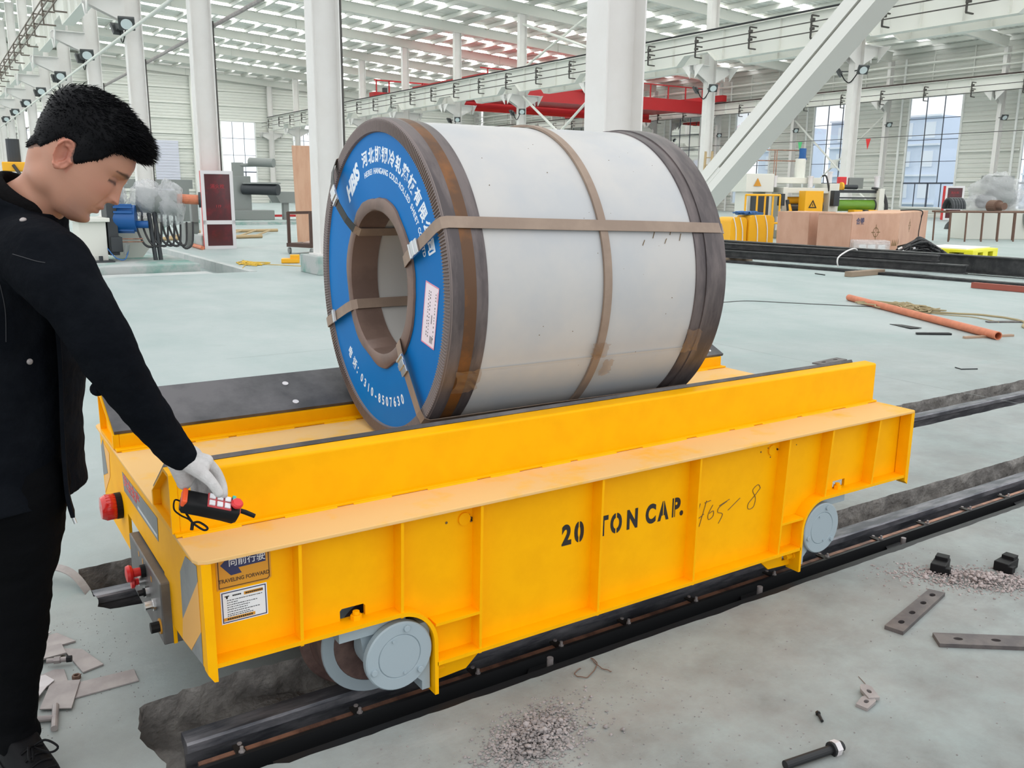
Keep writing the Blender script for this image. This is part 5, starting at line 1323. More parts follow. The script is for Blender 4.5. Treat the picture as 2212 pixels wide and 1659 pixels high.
def ear_mb(sg):
    m = MB(); y0 = .0745
    def E(a, rx, rz, out, t=.22):         # ellipse in the ear plane, tilted back
        x, z = rx*math.cos(a), rz*math.sin(a); xx, zz = x*math.cos(t)-z*math.sin(t), x*math.sin(t)+z*math.cos(t)
        return HW(-.026+xx, sg*(y0+out-.012*(x/.02)), -.022+zz)
    # plate
    vs = [E(0, 0, 0, .001)]; n = 28
    for r, o in ((.5, .0), (.8, .004), (1, .008)): vs += [E(2*PI*i/n, .0175*r, .031*r, o) for i in range(n)]
    bk = [E(0, 0, 0, -.010)]
    for r, o in ((.5, -.008), (.8, -.004), (1, .003)): bk += [E(2*PI*i/n, .0175*r, .031*r, o) for i in range(n)]
    k = len(vs); fs = [(0, 1+i, 1+(i+1) % n) for i in range(n)]+[(1+j*n+i, 1+(j+1)*n+i, 1+(j+1)*n+(i+1) % n, 1+j*n+(i+1) % n) for j in range(2) for i in range(n)]
    f2 = [(k, k+1+(i+1) % n, k+1+i) for i in range(n)]+[(k+1+j*n+i, k+1+j*n+(i+1) % n, k+1+(j+1)*n+(i+1) % n, k+1+(j+1)*n+i) for j in range(2) for i in range(n)]
    f3 = [(1+2*n+i, k+1+2*n+i, k+1+2*n+(i+1) % n, 1+2*n+(i+1) % n) for i in range(n)]
    m.add(vs+bk, fs+f2+f3)
    m.tube([E(a, .0172, .0305, .0085) for a in np.linspace(-2.2, 2.75, 30)][::1], [.0028+.0014*math.sin(i/29*PI) for i in range(30)], 8)     # helix
    m.tube([E(a, .0098, .019, .0065) for a in np.linspace(-1.7, 1.9, 16)], .0026, 8)      # antihelix
    m.ball(E(-1.75, .011, .0285, .006), .0072*HS, 10, 8); m.ball(HW(-.007, sg*(y0+.002), -.026), .0052, 8, 6)   # lobe, tragus
    return m
def remesh(mbs, vox, name, smooth_it=2, adapt=0.0):
    m = MB()
    for q in mbs: m.merge(q)
    me = mesh_of(m, name); o = bpy.data.objects.new('tmp', me); COL.objects.link(o)
    md = o.modifiers.new('r', 'REMESH'); md.mode = 'VOXEL'; md.voxel_size = vox; md.adaptivity = adapt
    if smooth_it:
        s = o.modifiers.new('s', 'SMOOTH'); s.iterations = smooth_it; s.factor = .5
    r = eval_mesh(o); bpy.data.objects.remove(o); bpy.data.meshes.remove(me)
    r.name = name; r.polygons.foreach_set('use_smooth', [True]*len(r.polygons))
    return r
def coords(me):
    a = np.empty(len(me.vertices)*3); me.vertices.foreach_get('co', a); return a.reshape(-1, 3)
def set_coords(me, a): me.vertices.foreach_set('co', np.ascontiguousarray(a).ravel()); me.update()
def rel(me, org=(.03, 2.46, 0)): set_coords(me, coords(me)-np.array(org)); return me
def limb(P, R, n=16, sub=5):
    c = curve_pts(P, sub); rr_ = []
    for i in range(len(P)-1): rr_ += [R[i]+(R[i+1]-R[i])*k/sub for k in range(sub)]
    rr_.append(R[-1]); m = MB().tube(c, rr_, n); m.ball(P[0], R[0], 14, 10); m.ball(P[-1], R[-1], 14, 10); return m
bF, bR = Vector((.837, -.547, 0)).normalized(), Vector((-.547, -.837, 0)).normalized()
def loft(rows, n=40, sup=2.3, bF=bF, bR=bR):
    m = MB(); vs = []
    for c, rf, rb, rs, ax_ in rows:
        u = Vector(ax_).normalized(); f = (bF-u*bF.dot(u)).normalized(); s = (bR-u*bR.dot(u)-f*bR.dot(f)).normalized()
        for k in range(n):
            a = 2*PI*k/n; ca, sa = math.cos(a), math.sin(a); e = 2/sup
            vs.append(Vector(c)+f*((rf if ca > 0 else rb)*math.copysign(abs(ca)**e, ca))+s*(rs*math.copysign(abs(sa)**e, sa)))
    k = len(rows); m.add(vs, [(i*n+j, i*n+(j+1) % n, (i+1)*n+(j+1) % n, (i+1)*n+j) for i in range(k-1) for j in range(n)]+[tuple(range(n))[::-1], tuple(range((k-1)*n, k*n))])
    return m
def hand(g, r):
    """knuckle chains: palm strips, four fingers of their own lengths, thumb from the side of the palm"""
    out = []
    for q, a in (('i', .0), ('m', .0), ('r', .0), ('l', .0)):
        w = g['WR'].lerp(g['h0'], {'i': 0, 'm': .25, 'r': .6, 'l': .9}[q])
        out.append(limb([w, w.lerp(g[q+'0'], .55), g[q+'0']], [.024*r, .020*r, .0175*r], 12, 3))
        s = {'i': 1, 'm': 1.04, 'r': .98, 'l': .86}[q]
        out.append(limb([g[q+'0'], g[q+'1'], g[q+'2'], g[q+'3']], [.0150*r*s, .0125*r*s, .0112*r*s, .0100*r*s], 12, 4))
    out.append(limb([g['h0'], g['h1']], [.024*r, .017*r], 12, 4)); out.append(limb([g['h1'], g['l0'].lerp(g['l1'], .3)], [.018*r, .015*r], 12, 3))
    out.append(limb([g['t0'], g['t1'], g['t2'], g['t3']], [.021*r, .0165*r, .0128*r, .0112*r], 12, 5)); out.append(limb([g['WR'], g['t1'].lerp(g['i0'], .5)], [.027*r, .015*r], 12, 4))
    return out
JL = {}
off = J['WR2']-J['WR']
for k in ('WR', 'h0', 'h1', 't0', 't1', 't2', 't3')+tuple(q+i for q in 'imrl' for i in '0123'):
    v = J[k]-J['WR']; y = v.dot(bR); JL[k] = J['WR2']+(v-bR*2*y)*1.0
    JL[k].z = J['WR2'].z+(v.z)
sp = J
up_t = (J['A']-J['D']).normalized()
torso = loft([(J['F'], .115, .12, .155, (0, 0, 1)), (J['E'], .10, .11, .145, (0, 0, 1)), (J['D'], .11, .12, .155, up_t), (J['C'], .115, .115, .17, up_t), (J['B']-up_t*.02, .085, .085, .14, up_t), (J['NK'], .058, .06, .062, up_t)])
NQ = J['NK0']+Vector((.008, -.006, -.014))
neckup = limb([J['NK']-up_t*.02-Vector((0, 0, .012)), NQ, HW(-.022, 0, -.072)], [.058, .055, .050], 24, 6)
# side muscles and nape
nape = limb([HW(-.050, 0, -.040), NQ+Vector((-.02, .012, .0)), J['NK']+Vector((-.02, .012, -.002))], [.044, .046, .050], 20, 6)
body_parts = [head_mb(), ear_mb(1), ear_mb(-1), neckup, nape, torso,
    limb([J['B'].lerp(J['SR'], .4), J['SR'], J['UA'], J['EL']], [.055, .055, .045, .038]), limb([J['EL'], J['FA'], J['WR']], [.038, .034, .026]),
    limb([J['B'].lerp(J['SL'], .4), J['SL'], J['EL2']], [.055, .055, .038]), limb([J['EL2'], J['WR2']], [.038, .026]),
    limb([J['HR'], J['KR'], J['AR']], [.082, .056, .038]), limb([J['HL'], J['KL'], J['AL']], [.082, .056, .038]),
    limb([J['AR'], J['AR']+(bF*.78+bR*.62)*.05-Vector((0, 0, .085)), J['AR']+(bF*.78+bR*.62)*.15-Vector((0, 0, .098))], [.038, .034, .022]), limb([J['AL'], J['AL']+(bF*.78+bR*.62)*.05-Vector((0, 0, .075)), J['AL']+(bF*.78+bR*.62)*.15-Vector((0, 0, .088))], [.038, .034, .022])]+hand(J, .78)+hand(JL, .85)
bme = remesh(body_parts, .0028, 'body', 1)
def lap(me, mask, it):
    a = coords(me); e = np.empty(len(me.edges)*2, int); me.edges.foreach_get('vertices', e); e = e.reshape(-1, 2)
    n_ = np.bincount(e.ravel(), minlength=len(a))[:, None]
    for _ in range(it):
        s_ = np.zeros_like(a); np.add.at(s_, e[:, 0], a[e[:, 1]]); np.add.at(s_, e[:, 1], a[e[:, 0]])
        a = a+(s_/np.maximum(n_, 1)-a)*.6*mask[:, None]
    set_coords(me, a)
q = coords(bme)-HO_np; hx, hy, hh = (q@np.array(hF))/HS, (q@np.array(hR))/HS, (q@np.array(hU))/HS
lap(bme, np.clip((-.030-hh)/.03, 0, 1)*np.clip((.035-hx)/.04, 0, 1)*(q[:, 2] > -.25)*np.clip((.064-np.abs(hy)+(hh < -.062)*.1)/.01, 0, 1), 45)
co = coords(bme); q = co-HO_np
hx, hy, hh = (q@np.array(hF))/HS, (q@np.array(hR))/HS, (q@np.array(hU))/HS
base = np.tile(np.array([.48, .245, .167]), (len(co), 1))
def blend(mask, col):
    global base
    m = np.clip(mask, 0, 1)[:, None]; base = base*(1-m)+np.array(col)*m
ay = np.abs(hy); fr_ = np.clip((hx-.02)/.03, 0, 1)
blend(.45*g2(ay-.045, .022)*g2(hh+.03, .02)*fr_, (.52, .22, .16))
blend(.5*g2(hh+.04, .02)*g2(ay, .02)*fr_, (.52, .215, .15))
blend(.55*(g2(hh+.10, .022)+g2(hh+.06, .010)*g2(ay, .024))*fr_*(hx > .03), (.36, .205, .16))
blend(.8*(g2(hh+.0665, .0045)+g2(hh+.079, .0048))*g2(ay, .019)*fr_, (.40, .135, .105)); blend(.8*g2(hh+.0722, .0016)*g2(ay, .023)*fr_, (.14, .045, .04))
bz = hh-(.0190+.14*np.clip(ay-.014, 0, .022)-.20*np.clip(ay-.036, 0, 1)); bw = np.interp(ay, [.010, .016, .034, .056], [.0, .0064, .0056, .0016])
blend(.92*np.exp(-np.abs(bz/np.maximum(bw, 1e-4))**3)*(ay > .011)*(ay < .057)*fr_, (.022, .014, .012))
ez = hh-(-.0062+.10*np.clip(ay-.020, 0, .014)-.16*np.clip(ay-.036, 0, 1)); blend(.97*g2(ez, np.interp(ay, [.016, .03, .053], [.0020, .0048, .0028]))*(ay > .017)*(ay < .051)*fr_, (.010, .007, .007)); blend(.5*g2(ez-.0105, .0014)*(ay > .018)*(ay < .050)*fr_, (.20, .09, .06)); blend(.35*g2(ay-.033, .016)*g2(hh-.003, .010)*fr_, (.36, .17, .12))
blend(.9*g2(ay-.0095, .0045)*g2(hh+.0495, .0026)*fr_, (.10, .03, .025))
ear = (ay > .066)*(hx > -.052)*(hx < .0)*(hh > -.06)*(hh < .012)
blend(.55*ear, (.50, .175, .12)); blend(.6*g2(hx+.020, .009)*g2(hh+.022, .014)*ear*(ay < .082), (.30, .09, .065))  # reddish ear; darker concha is recess shade put into the skin colour
blend(.75*((hh > np.interp(hx, [-.11, -.07, -.055, -.045, -.02, -.012, 0, .018, .03, .046, .09], [-.088, -.040, -.012, .008, .008, -.02, -.026, -.002, .013, .050, .062]))&(hh > -.09)&(ay < .0795)), (.05, .035, .03))
ca = bme.color_attributes.new('Col', 'FLOAT_COLOR', 'POINT'); ca.data.foreach_set('color', np.c_[base, np.ones(len(base))].ravel())
# ---- hair
HMX = [-.13, -.10, -.07, -.055, -.045, -.02, -.012, 0, .018, .03, .046, .09, .12]; HMY = [-.080, -.078, -.040, -.012, .010, .010, -.018, -.026, -.002, .013, .050, .064, .064]
hs, X, Y, H, nth = head_points()
hm = MB(); nr = len(hs); lim = np.interp(X, HMX, HMY); M_ = H-lim
th_ = np.clip(M_/.05, 0, 1); top_ = np.clip((H-.03)/.05, 0, 1)
thick = (.0030+.006*th_+.015*top_)*np.clip(M_/.004, 0, 1)
cen = np.array([-.005, 0, .01]); D = np.stack([X-cen[0], Y, H-cen[2]], -1); D /= np.linalg.norm(D, axis=-1, keepdims=True)
Q = np.stack([X, Y, H], -1)+D*thick[..., None]; Qi = np.stack([X, Y, H], -1)-D*.004
idx = {}; vs = []; fs = []
keep = M_ > -.004
W3 = lambda p: HO+hF*float(p[0]*HS)+hR*float(p[1]*HS)+hU*float(p[2]*HS)
def vid(i, k, inner):
    key = (i, k, inner)
    if key not in idx: idx[key] = len(vs); vs.append(W3((Qi if inner else Q)[i, k]))
    return idx[key]
for i in range(nr-1):
    for k in range(nth):
        k2 = (k+1) % nth
        if keep[i, k] and keep[i, k2] and keep[i+1, k] and keep[i+1, k2]:
            fs.append((vid(i, k, 0), vid(i, k2, 0), vid(i+1, k2, 0), vid(i+1, k, 0)))
fs.append(tuple(vid(nr-1, k, 0) for k in range(nth)))
hm.add(vs, fs)
rr = random.Random(12)
cand = [(i, k) for i in range(0, nr) for k in range(nth) if M_[i, k] > .001]
Nn = np.array([[X[i, k], Y[i, k], H[i, k]] for i, k in cand])
wts = np.array([.25+1.6*max(0, H[i, k])/.11+ (1.2 if X[i, k] > .03 else 0) for i, k in cand]); wts *= np.array([max(.05, math.hypot(X[i, k]*.6, Y[i, k])/.08) for i, k in cand]); wts /= wts.sum()
rng = np.random.default_rng(4)
for c_ in rng.choice(len(cand), 6500, p=wts):
    i, k = cand[c_]; p = Q[i, k]-D[i, k]*.003; d = D[i, k]; t = float(np.clip((H[i, k]-.035)/.045, 0, 1)); fq = float(np.clip((X[i, k]-.02)/.05, 0, 1))
    L = (.007+.016*t+.012*t*fq)*rr.uniform(.6, 1.15)
    comb = np.array([.55*t+.25, 0.0, -.55*(1-t)]); v = d*(.55+.35*fq)+comb*(.9)+np.array([rr.gauss(0, .16), rr.gauss(0, .2), rr.gauss(0, .14)]); v /= np.linalg.norm(v)
    v2 = v+np.array([.25*t, rr.gauss(0, .1), -.22]); v2 /= np.linalg.norm(v2)
    a = W3(p); b = W3(p+v*L*.55); e = W3(p+v*L*.55+v2*L*.45); w = rr.uniform(.0008, .0016)
    s = (b-a).cross(Vector((rr.random(), rr.random(), rr.random()))).normalized()*w; z = s.cross((b-a).normalized())
    hm.add([a+s, a-s*.5+z*.86, a-s*.5-z*.86, b+s*.7, b-s*.35+z*.6, b-s*.35-z*.6, e], [(0, 1, 4, 3), (1, 2, 5, 4), (2, 0, 3, 5), (3, 4, 6), (4, 5, 6), (5, 3, 6)])
# hair running down onto the nape, grown on the skin itself
bco = co; bn = np.empty(len(bco)*3); bme.vertices.foreach_get('normal', bn); bn = bn.reshape(-1, 3)
nm = (hh > np.interp(hx, [-.13, -.098, -.072, -.05, -.03], [-.10, -.075, -.030, .004, .02]))&(hx < -.032)&(hh > -.10)&(hh < .05)&(ay < .078)
fade = np.clip((hh-np.interp(hx, [-.13, -.098, -.072, -.05, -.03], [-.10, -.075, -.030, .004, .02]))/.02, 0, 1)
ids = np.nonzero(nm)[0]; mp_ = -np.ones(len(bco), int); mp_[ids] = np.arange(len(ids))
vs = [tuple(p) for p in (bco[ids]+bn[ids]*(.0012+.0045*fade[ids])[:, None])]; fs = []
for p in bme.polygons:
    t = [mp_[v] for v in p.vertices]
    if min(t) >= 0: fs.append(tuple(t))
hm.add(vs, fs)
for c_ in rng.choice(ids, min(900, len(ids))):
    a = Vector(bco[c_])+Vector(bn[c_])*.002; v = (Vector(bn[c_])*.45-hU*.8+Vector((rr.gauss(0, .2), rr.gauss(0, .2), rr.gauss(0, .2)))).normalized(); e = a+v*(.004+.007*fade[c_]); s = v.orthogonal().normalized()*.0009; z = v.cross(s)
    hm.add([a+s, a-s*.5+z*.86, a-s*.5-z*.86, e], [(0, 1, 3), (1, 2, 3), (2, 0, 3)])
obj('hair', hm, 'hair_black', man, label='short black hair brushed forward', smooth=True, ang=180)
body = obj('body', rel(bme), 'skin', man, label='bare head and neck bent down towards the hand')
# ---- clothes
sh = remesh([loft([(J['F']+Vector((0, 0, .03)), .135, .14, .17, (0, 0, 1)), (J['E'], .122, .125, .16, (0, 0, 1)), (J['D'], .128, .135, .17, up_t), (J['C'], .133, .13, .185, up_t), (J['B']-up_t*.02, .10, .10, .15, up_t), (J['NK'], .075, .078, .078, up_t)]),
    MB().lathe([(.060, -.06), (.074, -.055), (.077, .0), (.074, .028), (.068, .036), (.060, .034), (.056, .01), (.058, -.06)], J['NK']+Vector((.010, -.008, .012)), (J['NK0']-J['NK']).normalized()+Vector((.0, 0, .3)), 40, closed=True)], .004, 'roll_neck_shirt', 4)
obj('roll_neck_shirt', rel(sh), 'shirt_black', man, label='black roll neck shirt')
def wrinkle(me, amp, seed, fold=0):
    a = coords(me); nr_ = np.empty(len(a)*3); me.vertices.foreach_get('normal', nr_); nr_ = nr_.reshape(-1, 3)
    d = np.array([N3(x*9+seed, y*9, z*13)*.6+N3(x*22, y*22+seed, z*30)*.3+N3(x*55, y*55, z*60+seed)*.12 for x, y, z in a])
    set_coords(me, a+nr_*d[:, None]*amp); me.polygons.foreach_set('use_smooth', [True]*len(me.polygons)); return me
def jacket_torso():
    rows = [(J['F']-Vector((0, 0, .012)), .150, .150, .188, (0, 0, 1)), (J['F']+Vector((0, 0, .06)), .152, .150, .188, (0, 0, 1)), (J['E'], .146, .145, .180, (0, 0, 1)), (J['D'], .148, .15, .190, up_t), (J['C'], .150, .148, .205, up_t), (J['B']-up_t*.03, .120, .115, .165, up_t), (J['NK']-up_t*.005, .092, .092, .094, up_t)]
    return loft(rows, 56)
jparts = [jacket_torso(), limb([J['B'].lerp(J['SR'], .45)-Vector((0, 0, .02)), J['SR']+Vector((-.01, .012, 0)), J['UA'], J['EL'], J['FA'], J['CU']], [.085, .084, .0675, .0595, .0475, .0375], 24, 8),
    limb([J['B'].lerp(J['SL'], .45)-Vector((0, 0, .02)), J['SL'], J['EL2'], J['WR2']+Vector((0, 0, .05))], [.085, .083, .060, .044], 20, 8),
    MB().lathe([(.084, -.05), (.096, -.045), (.099, .0), (.096, .030), (.091, .036), (.086, .032), (.083, .0)], J['NK']+Vector((-.008, .006, .0)), (J['NK0']-J['NK']).normalized()+Vector((-.1, .05, .5)), 48, closed=True)]
jm = wrinkle(remesh(jparts, .0048, 'jacket', 3), .0085, 3)
jk = obj('jacket', rel(jm), 'jacket_black', man, label='black jacket hanging open at the front')
# front flap, placket, pocket, seams, snaps
flap = [J['C']+bF*.142+bR*.085+Vector((0, 0, -.02)), J['D']+bF*.150+bR*.075, J['E']+bF*.156+bR*.070, J['F']+bF*.162+bR*.065+Vector((0, 0, .02)), J['F']+bF*.165+bR*.055-Vector((0, 0, .045))]
P = curve_pts(flap, 6)
obj('front_placket', MB().strip(P, [(bF*.012+bR*.024) for _ in P], .010, [(bF*.8-bR*.5) for _ in P]), 'jacket_black', jk, label='front edge of the open jacket', bevel=.002)
hemp = J['F']+bF*.168+bR*.056-Vector((0, 0, .040))
obj('zip_pull', MB().cyl(hemp, hemp-Vector((-.006, .004, .026)), .0035, n=8), 'buckle_steel', jk, label='steel zip pull hanging at the hem')
def on_jacket(u, n=1): pass
def surf(base_pt, dirv):
    """closest jacket point along a direction, for snaps and stitches"""
    dg = bpy.context.evaluated_depsgraph_get(); ok, loc, nn, fi = jk.ray_cast(Vector(base_pt)-Vector((.03, 2.46, 0))+Vector(dirv)*.6, -Vector(dirv))
    return (loc+Vector((.03, 2.46, 0)), nn) if ok else (Vector(base_pt), Vector(dirv))
camdir = (Vector((0, 0, 1.5))-J['C']).normalized()
bpy.context.view_layer.update()
for p in (J['NK']+bR*.055+bF*.035-Vector((0, 0, .03)), J['C']+bR*.14+bF*.03+Vector((0, 0, -.04)), J['D']+bF*.10+bR*.10):
    l, n_ = surf(p, camdir); obj('snap_button', MB().lathe([(0, .0045), (.004, .004), (.0065, .002), (.007, -.001)], l, n_, 16), 'steel_grey', jk, label='grey metal snap button', smooth=True)
for pts in ([(.02, .16, -.00), (.045, .165, -.03), (.06, .165, -.075)], [(.062, .15, -.11), (.068, .15, -.17), (.062, .15, -.24)], [(.08, .12, -.06), (.11, .1, -.075), (.125, .09, -.08)]):
    L_ = []
    for a_, b_, c_ in curve_pts(pts, 6):
        l, n_ = surf(J['B']+bF*a_+bR*b_+Vector((0, 0, c_)), camdir); L_.append(l+n_*.0008)
    obj('seam_stitch', MB().tube(L_, .0009, n=4), 'thread_grey', jk, label='faint grey seam stitching')
ctab = J['CU']+Vector((-.012, -.034, .012)); obj('cuff_snap', MB().ball(ctab, .0048, 10, 8), 'buckle_steel', jk, label='bright cuff snap')
tp = J['EL']+(J['EL']-J['UA']).normalized()*.02-bF*.050-Vector((0, 0, .035)); obj('elbow_tab', MB().ball(tp, .016, 10, 8), 'jacket_black', jk, label='folded tab at the elbow')
tr_ = wrinkle(remesh([limb([J['HR']+Vector((0, 0, .06)), J['HR'], J['KR'], J['AR']+Vector((0, 0, .02)), J['AR']-Vector((0, 0, .035))], [.112, .108, .074, .053, .056], 24, 8), limb([J['HL']+Vector((0, 0, .06)), J['HL'], J['KL'], J['AL']+Vector((0, 0, .02)), J['AL']-Vector((0, 0, .03))], [.112, .106, .075, .055, .056], 24, 8),
    loft([(J['HR'].lerp(J['HL'], .5)-Vector((0, 0, .05)), .105, .115, .17, (0, 0, 1)), (J['F']+Vector((0, 0, .10)), .115, .12, .155, (0, 0, 1))])], .006, 'trousers', 3), .011, 8)
obj('trousers', rel(tr_), 'trouser_black', man, label='plain black trousers')
SF = (bF*.78+bR*.62).normalized(); SR_ = Vector((SF.y, -SF.x, 0))
def shoe(A_, nm):
    o = Vector((A_.x, A_.y, 0)); Z = Vector((0, 0, 1)); bF, bR = SF, SR_
    up_ = loft([(o+bF*.060+Z*.022, .150, .140, .046, (0, 0, 1)), (o+bF*.055+Z*.045, .140, .132, .046, (0, 0, 1)), (o+bF*.02+Z*.075, .10, .095, .041, (0, 0, 1)), (o+Z*.105, .058, .062, .040, (0, 0, 1))], 32, 2.4, bF, bR)
    s = obj('shoe', rel(remesh([up_], .004, 'shoe', 3)), 'shoe_black', man, label='black trainer shoe')
    obj('sole', loft([(o+bF*.060+Z*.001, .152, .142, .047, (0, 0, 1)), (o+bF*.060+Z*.026, .155, .144, .049, (0, 0, 1))], 32, 2.4, bF, bR), 'shoe_black', s)
    for i in range(4):
        c = o+bF*(.085+.022*i)+Z*(.088-.011*i); obj('lace', MB().tube(curve_pts([c-bR*.028, c+Z*.008, c+bR*.028], 4), .0035, n=6), 'shoe_black', s)
    c = o+bF*.09+Z*.098
    for sg in (-1, 1): obj('lace', MB().tube(curve_pts([c, c+bR*.02*sg+bF*.03+Z*.022, c+bR*.035*sg+bF*.065+Z*.01, c+bR*.02*sg+bF*.05-Z*.005, c], 5), .003, n=6), 'shoe_black', s)
    return s
shoe(J['AR'], 0); shoe(J['AL'], 1)
# ---- gloves
gl = remesh(hand(J, 1.0)+[limb([J['CU'].lerp(J['WR'], .2), J['WR'], J['WR'].lerp(J['m0'], .3)], [.031, .033, .034], 20, 4)], .0020, 'glove', 2)
go = obj('glove', rel(gl), 'glove_knit', man, label='white knit glove gripping the remote')
wd_ = (J['WR']-J['CU']).normalized(); 
obj('cuff_band', MB().lathe([(.0335, -.004), (.0350, -.003), (.0355, .002), (.0335, .004)], J['CU'].lerp(J['WR'], .35)-wd_*.002, wd_, 32, closed=True), 'cuff_blue', go, label='blue hem of the glove')
gl2 = remesh(hand(JL, 1.05), .0035, 'glove', 2); obj('glove', rel(gl2), 'glove_knit', man, label='left glove hanging behind the body')
# ---- remote control
rl_, rn_ = (VF*.962-VU*.27).normalized(), None
rn_ = (VU*.80+VF*.22+VR*.52); rn_ = (rn_-rl_*rn_.dot(rl_)).normalized(); rw_ = rl_.cross(rn_)
RO = Vector((.4835, 2.0335, .7655)); rem = thing('remote_control', tuple(RO), 'black and orange handheld crane remote control in the gloved hand', 'remote control')
def RP(a, b, c): return RO+rl_*a+rw_*b+rn_*c
def rbox(nm, a0, a1, b0, b1, c0, c1, mat, lab=None, bev=.002, parent=None): return obj(nm, MB().obox(RP((a0+a1)/2, (b0+b1)/2, (c0+c1)/2), rl_*(a1-a0)/2, rw_*(b1-b0)/2, rn_*(c1-c0)/2), mat, parent or rem, label=lab, bevel=bev)
cs = MB(); n_ = 20; rows = ((-.066, .019, .017), (-.060, .024, .022), (-.02, .0235, .0225), (.03, .0255, .022), (.058, .027, .024), (.066, .023, .020)); vs = []
for a_, b_, c_ in rows: vs += [RP(a_, b_*math.copysign(abs(math.cos(2*PI*k/n_))**.5, math.cos(2*PI*k/n_)), c_*math.copysign(abs(math.sin(2*PI*k/n_))**.5, math.sin(2*PI*k/n_))) for k in range(n_)]
cs.add(vs, [(i*n_+k, i*n_+(k+1) % n_, (i+1)*n_+(k+1) % n_, (i+1)*n_+k) for i in range(len(rows)-1) for k in range(n_)]+[tuple(range(n_))[::-1], tuple(range(len(vs)-n_, len(vs)))])
obj('casing', cs, 'black_plastic', rem, label='black casing', smooth=True, ang=50)
kp = rbox('keypad', -.012, .044, -.020, .020, .0205, .0240, 'remote_frame', 'pinkish red keypad frame', .001)
for i in range(3):
    for s in (-1, 1): rbox('button', -.009+i*.018, .005+i*.018, s*.0095-.007, s*.0095+.007, .0235, .0285, 'button_white', 'white button', .0015)
obj('stop_knob', MB().lathe([(.008, 0), (.009, .006), (.0135, .009), (.014, .015), (.011, .019), (0, .020)], RP(.054, .004, .021), rn_, 20), 'cabinet_red', rem, label='dark red stop knob', smooth=True)
rbox('end_guard', .052, .070, -.030, .016, -.010, .016, 'remote_orange', 'orange end guard', .004); rbox('end_guard', -.070, -.058, -.020, .022, .004, .026, 'remote_orange', 'orange rear guard', .004)
rbox('sticker', .046, .054, -.026, -.010, .017, .0245, 'sticker_green', 'green sticker', .0005)
obj('antenna', MB().tube([RP(.064, -.006, .0), RP(.085, -.004, -.001), RP(.110, -.002, -.006)], [.0055, .0060, .0055], 12), 'black_plastic', rem, label='stub antenna')
obj('key_knob', MB().cyl(RP(.050, -.026, -.012), RP(.056, -.042, -.018), .009, n=14), 'black_plastic', rem)
lc = [(0.4288, 2.0634, 0.7767), (0.4128, 2.0639, 0.7853), (0.4086, 2.0611, 0.7641), (0.4198, 2.0502, 0.7505), (0.4351, 2.0377, 0.7411), (0.4428, 2.0296, 0.7296)]
obj('lanyard', MB().tube(curve_pts(lc, 6), .0022, n=6).tube(curve_pts([(0.4288, 2.0634, 0.7767), (0.4309, 2.0509, 0.7572), (.4425, 2.030, .7310)], 6), .0026, n=6), 'black_plastic', rem, label='black lanyard cord')
obj('lanyard_clip', MB().tube(curve_pts([(0.4414, 2.0314, 0.7327), (0.4614, 2.0142, 0.7171), (0.4693, 2.0104, 0.7225), (0.4543, 2.0235, 0.735), (0.4414, 2.0314, 0.7327)], 5), .0028, n=6).tube([(0.4414, 2.0314, 0.7327), (0.4378, 2.0296, 0.7168)], .004, n=6), 'black_plastic', rem, label='black lanyard clip')
# ================================================================ machines and goods further back
def crate(name, pts, h, lab, mat='plywood', gap=.10, marks=(), lid=True):
    """pts: near corner, right-back corner, left-back corner on the floor"""
    o, a, b = (Vector((*p, 0)) for p in pts); X, Y = a-o, b-o; t = thing(name, tuple(o+X/2+Y/2), lab, 'crate', 'plywood crates behind the black beams')
    c = o+(X+Y)/2
    for nm, q, u in (('side_panel', o+X/2, X), ('side_panel', o+Y/2, Y), ('side_panel', o+X/2+Y, X), ('side_panel', o+Y/2+X, Y)):
        n = u.normalized().cross(Vector((0, 0, 1)))
        obj(nm, MB().obox(q+Vector((0, 0, gap+(h-gap)/2)), u/2, n*.012, Vector((0, 0, (h-gap)/2))), mat, t)
    if lid: obj('lid', MB().obox(c+Vector((0, 0, h+.012)), X/2*1.02, Y/2*1.02, (0, 0, .012)), 'plywood_pale', t, label='slightly overhanging plywood lid')
    for s in (.12, .5, .88): obj('skid', MB().obox(o+X*s+Y/2+Vector((0, 0, gap/2)), X.normalized()*.05, Y/2*.98, (0, 0, gap/2)), 'wood_block', t)
    return t, o, X, Y
def face_mark(t, mb, o, U, w, z, n, mat, name, lab, d=.016): obj(name, placed(mb, o+U*w+Vector((0, 0, z))+n*d, U.normalized(), (0, 0, 1), n), mat, t, label=lab)
def lift_mark():
    m = MB(); m.merge(flat([arc(0, 0, .12, 0, 360, 24)[:-1], arc(0, 0, .105, 0, 360, 24)[:-1]], .001))
    for a in (0, 90, 180, 270):
        c, s = math.cos(math.radians(a)), math.sin(math.radians(a)); m.merge(flat([[(c*.03-s*.008, s*.03+c*.008), (c*.19-s*.008, s*.19+c*.008), (c*.19+s*.008, s*.19-c*.008), (c*.03+s*.008, s*.03-c*.008)]], .001))
    return m
def gmark():
    m = MB()
    for x in (-.08, .0, .08): m.merge(flat([[(x-.03, -.08), (x+.03, -.08), (x, .08)]], .001))
    return m
t, o, X, Y = crate('plywood_crate', [(19.04, 15.11), (20.24, 15.25), (18.93, 16.03)], 1.02, 'leftmost plywood crate behind the black beams')
n = X.normalized().cross(Vector((0, 0, 1)))
face_mark(t, gmark(), o, X, .62, .35, n, 'print_black', 'stencil_mark', 'dark handling marks')
t, o, X, Y = crate('plywood_crate', [(18.79, 13.66), (20.85, 13.75), (18.75, 14.60)], 1.02, 'middle plywood crate with dark blue stamp')
n = X.normalized().cross(Vector((0, 0, 1)))
face_mark(t, lift_mark(), o, X, .50, .58, n, 'scuff_brown', 'stencil_mark', 'round stencilled handling mark')
